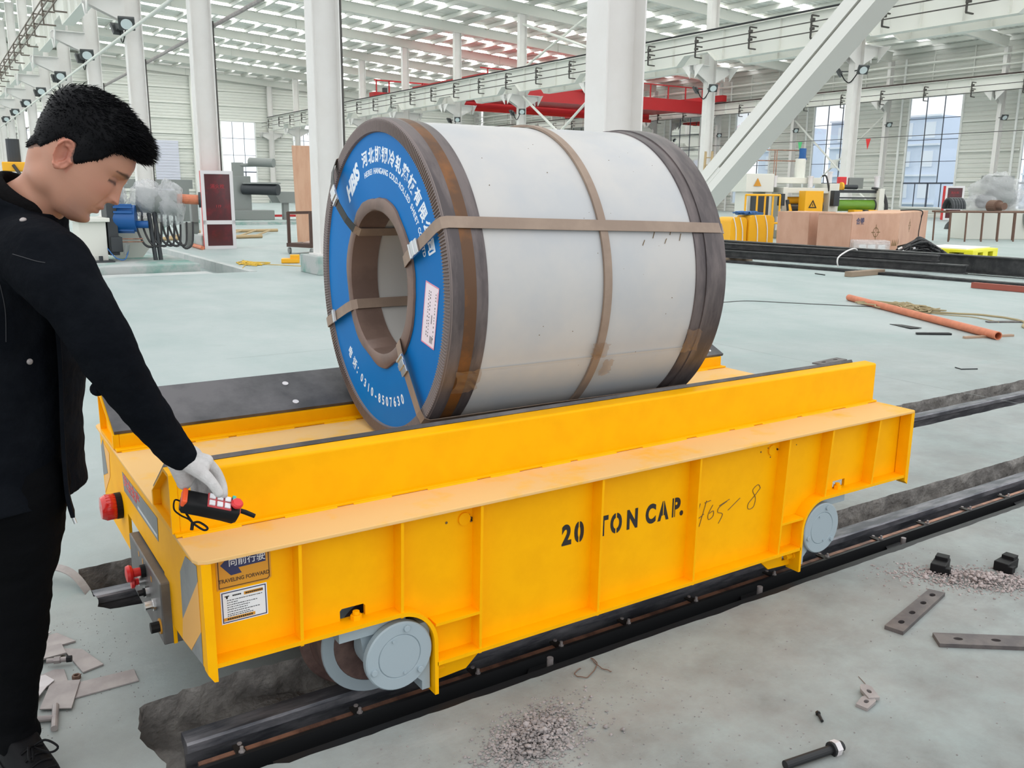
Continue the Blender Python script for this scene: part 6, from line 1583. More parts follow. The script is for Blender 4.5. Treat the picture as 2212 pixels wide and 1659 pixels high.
face_mark(t, gmark(), o, X, .92, .30, n, 'scuff_brown', 'stencil_mark', 'dark handling marks')
face_mark(t, text('合锻', .17, .001, .004), o, X, .16, .85, n, 'sticker_navy', 'stamp', 'dark blue stamped characters'); face_mark(t, text('MACHINERY', .05, .001, .001), o, X, .16, .73, n, 'sticker_navy', 'stamp', 'small blue stamp line') if False else None
t, o, X, Y = crate('plywood_crate', [(22.08, 14.70), (27.1, 16.90), (21.6, 15.80)], .99, 'rightmost plywood crate with a dark cable over its edge')
n = X.normalized().cross(Vector((0, 0, 1)))
face_mark(t, lift_mark(), o, X, .42, .62, n, 'scuff_brown', 'stencil_mark', 'round stencilled handling mark')
face_mark(t, gmark(), o, X, .12, .22, n, 'scuff_brown', 'stencil_mark', 'dark handling marks')
q = o+X*.74+n*.02; obj('cable', MB().tube(curve_pts([tuple(q-n*.6+Vector((0, 0, 1.03))), tuple(q+Vector((0, 0, 1.03))), tuple(q+X*.03+Vector((0, 0, .8))), tuple(q-X*.01+Vector((0, 0, .4))), tuple(q+Vector((0, 0, .12)))], 5), .018, n=5), 'rail_dark', t, label='dark cable hanging over the crate')
# wrapped carton
t = thing('wrapped_carton', (18.88, 13.1, 0), 'small carton wrapped in clear film before the middle crate', 'carton')
C0 = Vector((18.85, 13.15, 0)); X, Y = Vector((.30, -.28, 0)), Vector((.2, .2, 0))
obj('carton', MB().obox(C0+Vector((0, 0, .20)), X*.9, Y*.9, (0, 0, .17)), 'cardboard', t, bevel=.01)
for s in (-.5, .0, .55): obj('paper_sheet', MB().obox(C0+X*s-Y*.92+Vector((0, 0, .20)), X*.2, Y*.01, (0, 0, .14)), 'paper_white', t)
obj('film', MB().obox(C0+Vector((0, 0, .22)), X, Y, (0, 0, .215)), 'film_clear', t, label='clear wrapping film', bevel=.02)
# black hoses
t = thing('hose_pile', (20.0, 12.4, 0), 'pile of black hydraulic hoses with coloured caps', 'hoses', None); rr = random.Random(13)
m = []
for i in range(46):
    c = Vector((20.0, 12.55, 0)); d = Vector((.62, -.55, 0)); u = rr.gauss(0, .28); P = []
    base = rr.random()
    for k in range(6):
        s = (k/5-.5)*rr.uniform(.8, 1.5); q = c+d*(s+u*.4)+Vector((.6, .7, 0))*(rr.gauss(0, .12)); hh = .05+.42*math.exp(-((s+u*.4)*1.9)**2)*base+abs(rr.gauss(0, .02)); P.append((q.x, q.y, hh))
    obj('hose', MB().tube(curve_pts(P, 4), rr.choice((.020, .026, .030)), n=6), 'hose_black', t)
    if i % 3 == 0: obj('hose_fitting', MB().cyl(P[0], Vector(P[0])+(Vector(P[0])-Vector(P[1])).normalized()*.10, .034, n=8), rr.choice(('buckle_steel', 'knob_red', 'blue_plastic', 'paper_white', 'sticker_green', 'machine_yellow')), t)
# yellow plastic pallet with board on top
t = thing('plastic_pallet', (22.0, 12.7, 0), 'bright yellow plastic pallet on the floor with a board on top', 'pallet'); o = Vector((21.15, 11.9, 0)); X, Y = Vector((1.62, .27, 0)), Vector((-.15, 1.35, 0))
obj('pallet_deck', MB().obox(o+(X+Y)/2+Vector((0, 0, .165)), X/2, Y/2, (0, 0, .035)), 'pallet_yellow', t, bevel=.008)
for a in (.1, .5, .9):
    for b in (.08, .5, .92): obj('pallet_foot', MB().obox(o+X*a+Y*b+Vector((0, 0, .066)), X.normalized()*.16, Y.normalized()*.11, (0, 0, .065)), 'pallet_yellow', t, bevel=.006)
solo('board', MB().obox(o+(X+Y)/2+Vector((.05, .1, .212)), X*.46, Y*.42, (0, 0, .011)), 'paper_white', (22, 12.7, .2), 'pale board lying on the yellow pallet', 'board')
# orange covers with film
t = thing('orange_cover', (19.5, 17.65, 0), 'orange sheet metal covers strapped in clear film left of the crates', 'machine cover')
for p, w, h in (((19.75, 17.55), .40, .90), ((19.1, 17.8), .26, .84)):
    o = Vector((*p, 0)); X, Y = Vector((.8, -.22, 0)).normalized(), Vector((.22, .8, 0)).normalized()
    prf = [(-w, 0), (-w, h-.12)]+[(-w+.12-.12*math.cos(a), h-.12+.12*math.sin(a)) for a in (PI/6, PI/3, PI/2)]+[(w-.12+.12*math.sin(a), h-.12+.12*math.cos(a)) for a in (0, PI/6, PI/3, PI/2)]+[(w, 0)]
    obj('cover_shell', MB().prism([tuple(o+X*u-Y*.35+Vector((0, 0, z))) for u, z in prf], Y*.7), 'machine_yellow', t, smooth=True, ang=30)
    for u in (-w*.35, w*.45): obj('band', MB().tube(curve_pts([tuple(o+X*(u-.1)-Y*.362+Vector((0, 0, h))), tuple(o+X*u-Y*.364+Vector((0, 0, h*.6))), tuple(o+X*(u+.02)-Y*.362+Vector((0, 0, .02)))], 5), .015, n=5), 'paper_white', t)
m = MB(); rr = random.Random(3)
for i in range(14): m.tube(curve_pts([(19.4+rr.gauss(0, .2), 17.65+rr.gauss(0, .15), .92+rr.random()*.08) for k in range(5)], 4), .016, n=5)
solo('blue_cord', m, 'blue_plastic', (19.4, 17.65, .9), 'blue cord tangled on top of the orange covers', 'cord', kind='stuff')
# --- levelling machine line on the right
def ML(u, v, z):
    u = -1.5+(u+1.5)*.8
    return Vector((24.6, 20.6, 0))+Vector((.92, -.39, 0))*u+Vector((.39, .92, 0))*v+Vector((0, 0, z))
EX, EY, EZ = Vector((.92, -.39, 0)), Vector((.39, .92, 0)), Vector((0, 0, 1))
def mbox(t, nm, u0, u1, v0, v1, z0, z1, mat, lab=None, bev=.012, parent=None): return obj(nm, MB().obox(ML((u0+u1)/2, (v0+v1)/2, (z0+z1)/2), EX*(u1-u0)*.4, EY*(v1-v0)/2, EZ*(z1-z0)/2), mat, parent or t, label=lab, bevel=bev)
def warn(t, u, v, z, s, par):
    tri = flat([[(-s, -s*.8), (s, -s*.8), (0, s)], [(-s*.62, -s*.58), (s*.62, -s*.58), (0, s*.58)]], .002)
    obj('warning_triangle', placed(tri, ML(u, v-.012, z), EX, EZ, -EY), 'print_black', par, label='black warning triangle')
    obj('warning_mark', MB().obox(ML(u, v-.014, z-.02), EX*s*.07, EY*.002, EZ*s*.28), 'print_black', par)
mc = thing('levelling_machine', tuple(ML(1.5, .8, 0)), 'cream and yellow coil processing machine behind the plywood crates', 'machine')
b1 = mbox(mc, 'head_box', -1.5, -.25, -.1, 1.2, 1.55, 2.15, 'machine_white', 'cream machine head box')
tri = flat([[(-.14, -.12), (.14, -.12), (0, .15)]], .003); obj('warning_sign', placed(tri, ML(-1.0, -.125, 1.86), EX, EZ, -EY), 'sticker_orange', b1, label='yellow warning triangle')
mbox(mc, 'column_leg', -1.35, -1.1, 0, 1.0, 0, 1.55, 'machine_white'); mbox(mc, 'column_leg', -.55, -.25, 0, 1.0, 0, 1.55, 'machine_white')
mbox(mc, 'top_beam', -.25, 2.2, .3, .8, 1.85, 2.05, 'machine_white'); mbox(mc, 'press_frame', .2, .42, -.1, .9, 0, 1.72, 'machine_white'); mbox(mc, 'press_bridge', .2, 2.3, -.1, .6, 1.52, 1.70, 'machine_white')
mbox(mc, 'press_frame', 2.3, 2.75, -.15, .9, 0, 1.86, 'machine_white')
for u, z in ((-.05, 1.72), (1.62, 1.72), (2.5, 1.88), (4.75, 1.75)):
    obj('cylinder', MB().cyl(ML(u, .2, z), ML(u, .2, z+.34), .085, n=16).cyl(ML(u, .2, z+.34), ML(u, .2, z+.38), .11, n=16), 'aluminium', mc, label='bright pneumatic cylinder')
obj('drive_screw', MB().cyl(ML(1.55, .9, 2.05), ML(1.55, .9, 2.7), .18, n=20), 'machine_white', mc)
obj('drive_motor', MB().cyl(ML(1.62, .9, 2.72), ML(1.62, .9, 3.05), .12, n=14).cyl(ML(1.62, .9, 2.66), ML(1.62, .9, 2.72), .15, n=14), 'motor_blue', mc, label='small blue motor on top')
for z in (2.62, 2.98): obj('copper_pipe', MB().tube([ML(-2.2, .95, z), ML(1.5, .95, z)], .018, n=6), 'copper_bar', mc, label='thin copper pipe')
for u in (.35, .45): obj('copper_pipe', MB().tube([ML(u, .95, 2.0), ML(u, .95, 2.98)], .016, n=6), 'copper_bar', mc)
for z, r, mat in ((1.05, .13, 'roller_grey'), (.80, .13, 'roller_grey'), (1.28, .12, 'machine_yellow')): obj('roller', MB().cyl(ML(.42, .3, z), ML(2.3, .3, z), r, n=24), mat, mc, smooth=True)
cab = mbox(mc, 'yellow_cabinet', .80, 1.62, -.75, -.3, .25, 1.60, 'machine_yellow', 'plain yellow switch cabinet'); warn(mc, 1.15, -.75, 1.16, .15, cab)
mbox(mc, 'black_actuator', .02, .18, -.3, .0, 1.1, 1.5, 'motor_dark'); mbox(mc, 'black_actuator', 2.35, 2.62, -.4, -.15, 1.10, 1.62, 'motor_dark')
obj('yellow_lever', MB().tube([ML(.32, -.35, 1.15), ML(.44, -.4, .8), ML(.48, -.4, .15)], .07, n=8), 'machine_yellow', mc); obj('black_lever', MB().tube([ML(.25, -.35, 1.3), ML(.34, -.36, .95)], .06, n=8), 'motor_dark', mc)
obj('gauge_pipe', MB().cyl(ML(-.1, -.4, .3), ML(-.1, -.4, .75), .12, n=12).cyl(ML(-.1, -.4, .75), ML(-.1, -.4, 1.0), .05, n=10), 'aluminium', mc)
obj('hose', MB().tube(curve_pts([ML(2.0, .0, 2.1), ML(2.15, -.05, 2.1), ML(2.25, -.1, 1.8), ML(2.3, -.1, 1.6)], 5), .03, n=6), 'hose_black', mc)
gr = thing('guard_rail', tuple(ML(-1.1, -1.2, 0)), 'yellow tubular guard rail in front of the cream machine', 'guard rail')
for z in (.55, 1.45): obj('rail_bar', MB().tube([ML(-2.0, -1.0, z), ML(-1.7, -1.35, z), ML(-.55, -1.1, z)], .035, n=8), 'machine_yellow', gr)
for u, v in ((-2.0, -1.0), (-1.7, -1.35), (-1.3, -1.26), (-.9, -1.17), (-.55, -1.1)): obj('post', MB().tube([ML(u, v, 0), ML(u, v, 1.45)], .03, n=8), 'machine_yellow', gr)
m = MB(); mbox(mc, 'dark_gearbox', -1.2, -.6, -.4, .1, .5, 1.45, 'motor_dark')
sm = thing('roller_machine', tuple(ML(4.0, .5, 0)), 'machine with bright green roller behind the crates', 'machine')
mbox(sm, 'machine_bed', 2.9, 5.0, -.3, .6, 0, .62, 'machine_white'); mbox(sm, 'side_frame', 4.7, 4.95, -.1, .5, .62, 1.7, 'machine_white')
obj('green_roller', MB().cyl(ML(2.75, .2, 1.12), ML(4.62, .2, 1.12), .20, n=28), 'machine_green', sm, label='bright green rubber roller', smooth=True); obj('roller_cap', MB().cyl(ML(4.62, .2, 1.12), ML(4.70, .2, 1.12), .20, n=24), 'motor_dark', sm)
for z in (1.60, 1.38): obj('top_rail', MB().obox(ML(3.8, .15, z), EX*1.05, EY*.06, EZ*(.05 if z > 1.5 else .025)), 'motor_dark', sm)
obj('pull_rod', MB().cyl(ML(2.8, -.2, .80), ML(4.6, -.2, .80), .065, n=14), 'aluminium', sm)
for u in (3.55, 4.25): mbox(sm, 'yellow_bracket', u-.2, u+.2, -.4, 0, .62, .98, 'machine_yellow')
mbox(sm, 'dark_block', 3.85, 4.02, -.4, 0, .66, .98, 'motor_dark')
for i in range(6): obj('hose', MB().tube(curve_pts([ML(4.45+i*.03, .1, 1.72), ML(4.8+i*.02, .0, 1.62), ML(5.02+i*.015, -.1, 1.2), ML(4.98+i*.02, -.15, .65)], 5), .035, n=6), 'hose_black', sm)
obj('cable_spool', MB().cyl(ML(3.2, .3, 1.75), ML(3.9, .3, 1.75), .08, n=14), 'motor_dark', sm); obj('spool_end', MB().cyl(ML(3.12, .3, 1.75), ML(3.2, .3, 1.75), .16, n=16), 'machine_yellow', sm)
obj('end_motor', MB().cyl(ML(2.85, -.5, .58), ML(3.2, -.5, .58), .16, n=18), 'motor_dark', sm)
mbox(sm, 'red_box', 3.35, 3.68, .7, .9, 1.82, 2.10, 'cabinet_red'); mbox(sm, 'grey_panel', 3.8, 4.5, .7, .8, 1.7, 2.08, 'machine_grey')
# rusty trestle frames
tr = thing('rod_trestle', (29.5, 16.5, 0), 'row of rusty steel rod trestles right of the crates', 'trestle')
A, Bv = Vector((28.0, 16.75, 0)), Vector((33.5, 14.6, 0)); dd = (Bv-A).normalized(); q = Vector((.39, .92, 0))*.8
for s in (0, 1): obj('top_rod', MB().tube([A+q*s+Vector((0, 0, .97)), Bv+q*s+Vector((0, 0, .97))], .032, n=6), 'rust_rod', tr)
for i in range(10):
    p = A+dd*(.1+i*.62)
    for s in (0, 1): obj('leg', MB().tube([p+q*s+Vector((0, 0, .97)), p+q*s+dd*.03], .028, n=6), 'rust_rod', tr)
    obj('cross_rod', MB().tube([p+Vector((0, 0, .955)), p+q+Vector((0, 0, .955))], .022, n=6), 'rust_rod', tr)
for p, r, lab in (((28.9, 17.1), .30, 'coil of dark corrugated hose on the rusty trestle'), ):
    o = Vector((*p, 1.0)); m = MB()
    for i in range(5): m.tube([o+dd*(i*.10-.2)+Vector((.39, .92, 0))*(.36*math.cos(a)*.7)+Vector((0, 0, .06+.32*abs(math.sin(a)))) for a in [PI*k/8 for k in range(9)]], .065, n=6)
    solo('hose_coil', m, 'motor_dark', tuple(o), lab, 'hose')
solo('rust_flange', MB().cyl((30.1, 16.25, 1.16), (30.25, 16.6, 1.16), .20, n=16).cyl((30.0, 16.0, 1.16), (30.1, 16.25, 1.16), .12, n=14), 'rust_rod', (30.1, 16.3, 1.0), 'rust brown flange lying on the trestle', 'flange')
# wrapped white machine at the right edge
wm = thing('wrapped_machine', (31.3, 16.9, 0), 'white machine base with a film wrapped motor at the photo\'s right edge', 'machine')
def W_(u, v, z): return Vector((31.6, 17.3, 0))+EX*u+EY*v+EZ*z
obj('machine_base', MB().obox(W_(0, 0, .46), EX*1.25, EY*.5, EZ*.46), 'machine_white', wm, bevel=.02)
obj('motor_body', MB().cyl(W_(-.1, -.2, 1.45), W_(.7, .2, 1.45), .36, n=20).obox(W_(.1, 0, 1.95), EX*.42, EY*.3, EZ*.24), 'machine_grey', wm)
obj('motor_end', MB().cyl(W_(-.75, -.3, 1.3), W_(-.5, -.3, 1.3), .23, n=16), 'motor_dark', wm)
fm = MB(); rr = random.Random(17)
nu, nv = 26, 16
def blob(f, c, s, seed, amp):
    vs = []
    for j in range(nv+1):
        for i in range(nu):
            a, b = 2*PI*i/nu, PI*j/nv; d = Vector((math.sin(b)*math.cos(a), math.sin(b)*math.sin(a), math.cos(b))); r = 1+amp*(N3(d.x*2.2+seed, d.y*2.2, d.z*2.2)+.5*N3(d.x*6, d.y*6+seed, d.z*6))
            vs.append(c+EX*(d.x*s[0]*r)+EY*(d.y*s[1]*r)+EZ*(d.z*s[2]*r))
    f.add(vs, [(j*nu+i, j*nu+(i+1) % nu, (j+1)*nu+(i+1) % nu, (j+1)*nu+i) for j in range(nv) for i in range(nu)])
blob(fm, W_(.1, 0, 1.62), (.95, .62, .66), 1, .3); blob(fm, W_(-.55, -.2, 1.22), (.62, .5, .34), 4, .3); blob(fm, W_(.95, 0, 1.2), (.5, .45, .5), 8, .35)
obj('plastic_film', fm, 'film_clear', wm, label='crumpled clear plastic film', smooth=True, ang=180)
obj('cable', MB().tube(curve_pts([W_(.9, -.5, .9), W_(.95, -.55, .5), W_(1.15, -.55, .35), W_(1.2, -.5, .8)], 5), .03, n=6), 'machine_grey', wm)
# grey tarpaulin heap along the wall
m = MB(); vs = []; nx = 40
for i in range(nx+1):
    u = i/nx
    for j in range(9):
        a = PI*j/8; h = .62*(.75+.35*N3(u*9, 1, 0)); p = Vector((38.5, 22.6, 0)).lerp(Vector((50, 19.5, 0)), u); vs.append(p+Vector((.3, .95, 0))*(.7*math.cos(a))+Vector((0, 0, max(0, h*math.sin(a)*(1+.25*N3(u*22, j, 2))))))
m.add(vs, [(i*9+j, i*9+j+1, (i+1)*9+j+1, (i+1)*9+j) for i in range(nx) for j in range(8)])
solo('tarpaulin_heap', m, 'tarp_grey', (44, 21, 0), 'long heap of goods under grey tarpaulin below the tall windows', 'tarpaulin', smooth=True)
# fire cabinets
def fire_cabinet(P, X, w, h, d, lab, zs=(.0, .36, .40)):
    P = Vector(P); X = Vector(X).normalized(); Nn = X.cross(Vector((0, 0, 1))); Z = Vector((0, 0, 1))
    t = thing('fire_cabinet', tuple(P+X*w/2), lab, 'cabinet')
    obj('cabinet_body', MB().obox(P+X*w/2-Nn*d/2+Z*h/2, X*w/2, Nn*d/2, Z*h/2), 'cabinet_red', t, label='red cabinet body', bevel=.008)
    f = .085*w/.8
    for a, b, c, e in ((0, w, 0, f), (0, w, h-f, h), (0, w, h*.345-f*.6, h*.345+f*.6), (0, f, f, h-f), (w-f, w, f, h-f)): obj('door_frame', MB().obox(P+X*(a+b)/2+Nn*.012+Z*(c+e)/2, X*(b-a)/2, Nn*.016, Z*(e-c)/2), 'aluminium', t, label='aluminium door frame')
    for c, e in ((f, h*.345-f*.6), (h*.345+f*.6, h-f)): obj('pane', MB().obox(P+X*w/2+Nn*.006+Z*(c+e)/2, X*(w/2-f), Nn*.004, Z*(e-c)/2), 'cabinet_glass', t, label='dark red glass pane')
    for s, z, sz in (('消火栓', h*.80, .15*w), ('119', h*.55, .12*w)): obj('lettering', placed(text(s, sz, .001, .002), P+X*w/2+Nn*.013+Z*z, X, Z, Nn), 'faint_red', t, label='faint red lettering on the glass')
    return t
fire_cabinet((5.73, 22.82, 0), (.80, -.09, 0), .77, 1.92, .18, 'red fire cabinet with glazed aluminium door at the column foot')
fire_cabinet((51.0, 30.8, .05), (.82, -.57, 0), 1.1, 2.0, .35, 'small red fire cabinet by the tall window')
# --- left of the coil
sl = thing('concrete_plinth', (3.2, 18.2, PIT[4]), 'grey green concrete plinth in the machine pit', 'plinth')
obj('plinth_block', MB().box(.5, 4.15, 16.95, 19.6, PIT[4], .13), 'pedestal_concrete', sl, bevel=.02)
solo('pit_step', MB().box(-.5, 4.25, 16.27, 16.9, PIT[4], -.015), 'slab_concrete', (2, 16.5, PIT[4]), 'thin pale concrete step before the plinth', 'step', bevel=.01)
for i, (a, b) in enumerate(((16.27, 18.6), (18.62, 21.2), (21.22, 24.0), (24.02, 27.0), (27.02, 29.9))): obj('kerb_block', MB().box(4.86, 5.0, a, b, PIT[4], .004), 'slab_concrete', floor, label='concrete kerb block of the pit edge')
blm = thing('drive_unit', (3.4, 18.6, .13), 'cream machine stand with blue motor and film wrapped gearbox', 'machine')
Z0 = .13
def bx(nm, x0, x1, y0, y1, z0, z1, mat, lab=None, bev=.012): return obj(nm, MB().box(x0, x1, y0, y1, z0, z1), mat, blm, label=lab, bevel=bev)
bx('stand', 2.35, 2.98, 18.1, 18.9, Z0, .92, 'machine_white', 'cream box stand'); bx('stand_cap', 2.25, 3.06, 18.0, 19.0, .92, 1.0, 'machine_white')
bx('foot_plate', 2.5, 3.08, 17.85, 18.2, Z0, Z0+.03, 'motor_dark'); obj('foot_bolt', MB().cyl((2.78, 18.0, Z0), (2.78, 18.0, Z0+.12), .05, n=8), 'motor_dark', blm)
obj('blue_motor', MB().cyl((3.25, 18.35, .98), (3.72, 18.15, .98), .27, n=24), 'motor_blue', blm, label='blue electric motor', smooth=True)
for i in range(9): obj('cooling_fin', MB().obox(Vector((3.48, 18.25, .98))+Vector((.39, .92, 0)).normalized()*(.27*math.cos(PI*(.62+i*.1)))*1+Vector((0, 0, .275*math.sin(PI*(.2+i*.16)))), Vector((.2, -.085, 0)), Vector((.39, .92, 0))*.012, (0, 0, .02)), 'motor_blue', blm)
obj('motor_nose', MB().cyl((3.72, 18.15, .86), (3.98, 18.05, .86), .075, n=16), 'motor_blue', blm)
bx('black_gear', 3.02, 3.26, 18.1, 18.7, .25, 1.55, 'motor_dark'); bx('black_coupling', 3.05, 3.32, 18.0, 18.3, .32, .62, 'motor_dark')
obj('grey_motor', MB().cyl((3.85, 18.45, 1.36), (4.75, 18.1, 1.28), .26, n=20), 'machine_grey', blm, smooth=True)
fm = MB()
def blobw(f, c, s, seed, amp):
    vs = []
    for j in range(nv+1):
        for i in range(nu):
            a, b = 2*PI*i/nu, PI*j/nv; d = Vector((math.sin(b)*math.cos(a), math.sin(b)*math.sin(a), math.cos(b))); r = 1+amp*(N3(d.x*2.2+seed, d.y*2.2, d.z*2.2)+.6*N3(d.x*6, d.y*6+seed, d.z*6))
            vs.append(Vector(c)+Vector((.93, -.36, 0))*(d.x*s[0]*r)+Vector((.36, .93, 0))*(d.y*s[1]*r)+Vector((0, 0, d.z*s[2]*r)))
    f.add(vs, [(j*nu+i, j*nu+(i+1) % nu, (j+1)*nu+(i+1) % nu, (j+1)*nu+i) for j in range(nv) for i in range(nu)])
blobw(fm, (4.05, 18.38, 1.36), (.42, .36, .38), 3, .3); blobw(fm, (4.58, 18.17, 1.28), (.36, .34, .46), 6, .3); blobw(fm, (3.3, 18.6, 1.75), (.32, .2, .16), 9, .4); blobw(fm, (3.5, 18.5, 1.42), (.12, .12, .2), 2, .4)
obj('plastic_film', fm, 'film_clear', blm, label='crumpled clear plastic film', smooth=True, ang=180)
obj('orange_shaft', MB().cyl((4.75, 18.1, 1.38), (5.25, 17.95, 1.36), .10, n=16), 'pipe_orange', blm, label='orange red shaft'); obj('shaft_flange', MB().cyl((5.25, 17.95, 1.36), (5.30, 17.93, 1.36), .16, n=16), 'motor_dark', blm)
rr = random.Random(5)
for i in range(7):
    x = 3.75+i*.16; obj('hose', MB().tube(curve_pts([(x, 18.3, 1.15), (x-.02, 18.2, .8), (x+.12, 18.1, .38+rr.random()*.12), (x+.35, 18.1, .45), (x+.42, 18.15, .9)], 5), .026, n=6), 'hose_black', blm)
for x in (4.05, 4.18): obj('drain_pipe', MB().cyl((x, 18.2, 1.1), (x+.06, 18.1, Z0), .055, n=10), 'motor_dark', blm)
obj('side_plate', MB().prism([(3.3, 18.9, Z0), (4.0, 18.9, Z0), (4.6, 18.9, .75), (4.6, 18.9, .95), (3.3, 18.9, .95)], (0, .03, 0)), 'machine_white', blm)
for z in (.52, .58): obj('copper_pipe', MB().tube([(3.2, 18.05, z), (3.8, 17.95, z)], .012, n=6), 'copper_bar', blm)
obj('blue_hose', MB().tube(curve_pts([(2.95, 18.0, .4), (3.1, 17.9, .22), (3.3, 17.85, .18), (3.42, 17.9, .36)], 5), .012, n=6), 'blue_plastic', blm); obj('valve', MB().cyl((3.36, 17.95, .28), (3.40, 17.9, .48), .06, n=10), 'machine_grey', blm)
blm.location = (3.08, 18.6, .13); blm.scale = (.74, 1, .93)
# bamboo ladder lying beyond and machine parts behind the cabinet
bl_ = thing('bamboo_ladder', (7, 27, 0), 'bamboo ladder lying on the floor behind the red cabinet', 'ladder')
for a, b in (((5.2, 26.9, .06), (8.6, 27.3, .06)), ((7.2, 30.5, .08), (10.2, 30.6, .08))): obj('ladder_rail', MB().tube([a, b], .055, n=8), 'bamboo', bl_)
for i in range(6): obj('rung', MB().tube([(5.6+i*.55, 26.95+i*.06, .07), (7.4+i*.5, 30.5, .09)], .03, n=6), 'bamboo', bl_)
bp2 = thing('bamboo_ladder', (31, 30.7, 0), 'bamboo ladder leaning on the middle row column left of the brace', 'ladder')
for y0, y1 in ((30.87, 30.55), (30.45, 30.1)): obj('ladder_rail', MB().tube([(30.6, y1, 0), (31.05, y0, 3.4)], .06, n=8), 'bamboo', bp2)
for i in range(9): obj('rung', MB().tube([(30.65+i*.045, 30.58+i*.03, .4+i*.34), (30.65+i*.045, 30.12+i*.035, .4+i*.34)], .025, n=6), 'bamboo', bp2)
gm = thing('grey_mill', (11, 41, 0), 'tall grey decoiler machine with dark mandrel behind the red cabinet', 'machine')
obj('base_slab', MB().box(9.5, 13.6, 35.8, 42, 0, .22), 'pedestal_concrete', gm)
obj('frame_tower', MB().box(10.6, 12.0, 39.6, 41.0, .22, 3.5), 'machine_grey', gm, bevel=.04); obj('plinth', MB().box(10.4, 13.1, 39.2, 41.2, .22, .95), 'machine_grey', gm, bevel=.04)
obj('mandrel', MB().cyl((11.6, 39.6, 2.55), (13.2, 38.6, 2.5), .42, n=24), 'motor_dark', gm, label='dark mandrel drum', smooth=True); obj('mandrel_pad', MB().obox(Vector((12.45, 39.05, 2.98)), Vector((.75, -.5, 0)), Vector((.2, .3, 0)), (0, 0, .06)), 'machine_grey', gm)
obj('press_arm', MB().tube([(11.4, 40, 4.3), (12.6, 39.4, 4.35), (13.1, 39.0, 4.3)], .14, n=10), 'machine_grey', gm); obj('press_roller', MB().cyl((12.0, 39.6, 4.55), (13.1, 38.9, 4.5), .33, n=18), 'machine_grey', gm); obj('upper_post', MB().box(11.2, 11.7, 39.8, 40.4, 3.5, 4.5), 'machine_grey', gm)
obj('far_frame', MB().box(5.6, 9.8, 44, 45, 2.5, 3.2).box(5.8, 6.3, 44, 45, 0, 2.5).box(9.0, 9.6, 44, 45, 0, 2.5), 'machine_grey', gm)
obj('far_motor', MB().box(9.2, 10.4, 38.4, 39.2, .25, 1.5), 'motor_blue', gm, label='blue motor', bevel=.1)
gm.location = (11.3, 40.6, 0); gm.scale = (.85, .6, .58)
ch_ = thing('grey_trough', (14.6, 40.8, 0), 'grey green steel trough on legs left of the plywood sheet', 'trough')
obj('trough', MB().prism([(13.3, 40.2, 1.9), (13.6, 40.2, 1.2), (16.2, 40.2, 1.2), (16.4, 40.2, 1.9)], (0, 1.2, 0)), 'machine_grey', ch_)
for x in (13.9, 14.7, 15.6): obj('leg', MB().box(x-.12, x+.12, 40.3, 40.6, 0, 1.2), 'machine_grey', ch_)
obj('base_slab', MB().box(13.7, 18, 37.5, 42, 0, .1), 'pedestal_concrete', ch_)
ch_.scale = (1, 1, .72)
solo('white_carton', MB().box(13.4, 15.0, 50, 51, 0, 1.5), 'paper_white', (14.2, 50.5, 0), 'white wrapped goods far behind the grey trough', 'carton', bevel=.05)
solo('red_bar', MB().box(13.2, 17.0, 47.8, 48.0, .0, .12), 'crane_red', (15, 48, 0), 'low red bar far behind the grey trough', 'bar')
solo('plywood_sheet', MB().obox(Vector((9.05, 24.5, 1.35)), Vector((.30, -.12, 0)), Vector((.01, .02, 0)), Vector((-.03, .0, 1.33))), 'plywood_pale', (8.95, 24.5, 0), 'tall plywood sheet standing left of the second near column', 'plywood sheet')
tl = thing('steel_trolley', (7.3, 20.3, 0), 'brown steel tube trolley frame in front of the plywood sheet', 'trolley')
E1, E2 = Vector((1.0, .42, 0)), Vector((-.3, .65, 0)); o = Vector((7.38, 19.78, 0))
for a in (0, 1):
    for b in (0, 1): obj('post', MB().obox(o+E1*a+E2*b+Vector((0, 0, .57)), (.032, 0, 0), (0, .032, 0), (0, 0, .40)), 'trolley_brown', tl)
    obj('top_bar', MB().obox(o+E1*.5+E2*a+Vector((0, 0, .95)), E1*.5, E1.normalized().cross(Vector((0, 0, 1)))*.03, (0, 0, .032)), 'trolley_brown', tl)
obj('deck', MB().obox(o+E1*.5+E2*.5+Vector((0, 0, .21)), E1*.55, E2*.55, (0, 0, .045)), 'trolley_brown', tl)
for a in (0, 1):
    for b in (0, 1): obj('caster', MB().cyl(o+E1*a+E2*b+Vector((-.025, 0, .075)), o+E1*a+E2*b+Vector((.025, 0, .075)), .075, n=16), 'machine_grey', tl)
m = MB(); rr = random.Random(2)
for i in range(6): m.obox(o+E1*(.3+.12*i)+E2*(.4+.05*(i % 2))+Vector((0, 0, .27+.012*i)), E1*rr.uniform(.08, .16), E2*.2, (0, 0, .012))
solo('cardboard_scraps', m, 'cardboard', tuple(o+E1*.5+Vector((0, 0, .255))), 'flattened cardboard scraps lying on the trolley deck', 'cardboard')
m = MB().obox(Vector((6.2, 17.86, .05)), Vector((.17, -.06, 0)), Vector((.05, .12, 0)), (0, 0, .045)).obox(Vector((6.28, 17.82, .13)), Vector((.09, -.03, 0)), Vector((.03, .08, 0)), (0, 0, .04))
solo('yellow_shoe_block', m, 'machine_yellow', (6.2, 17.86, 0), 'small yellow block on the floor left of the pedestal', 'block', bevel=.01)
m = MB(); rr = random.Random(31)
for i in range(8): m.tube(curve_pts([(5.38+rr.gauss(0, .12), 18.0+rr.gauss(0, .35), .012+.01*rr.random()) for k in range(5)], 5), .012, n=5)
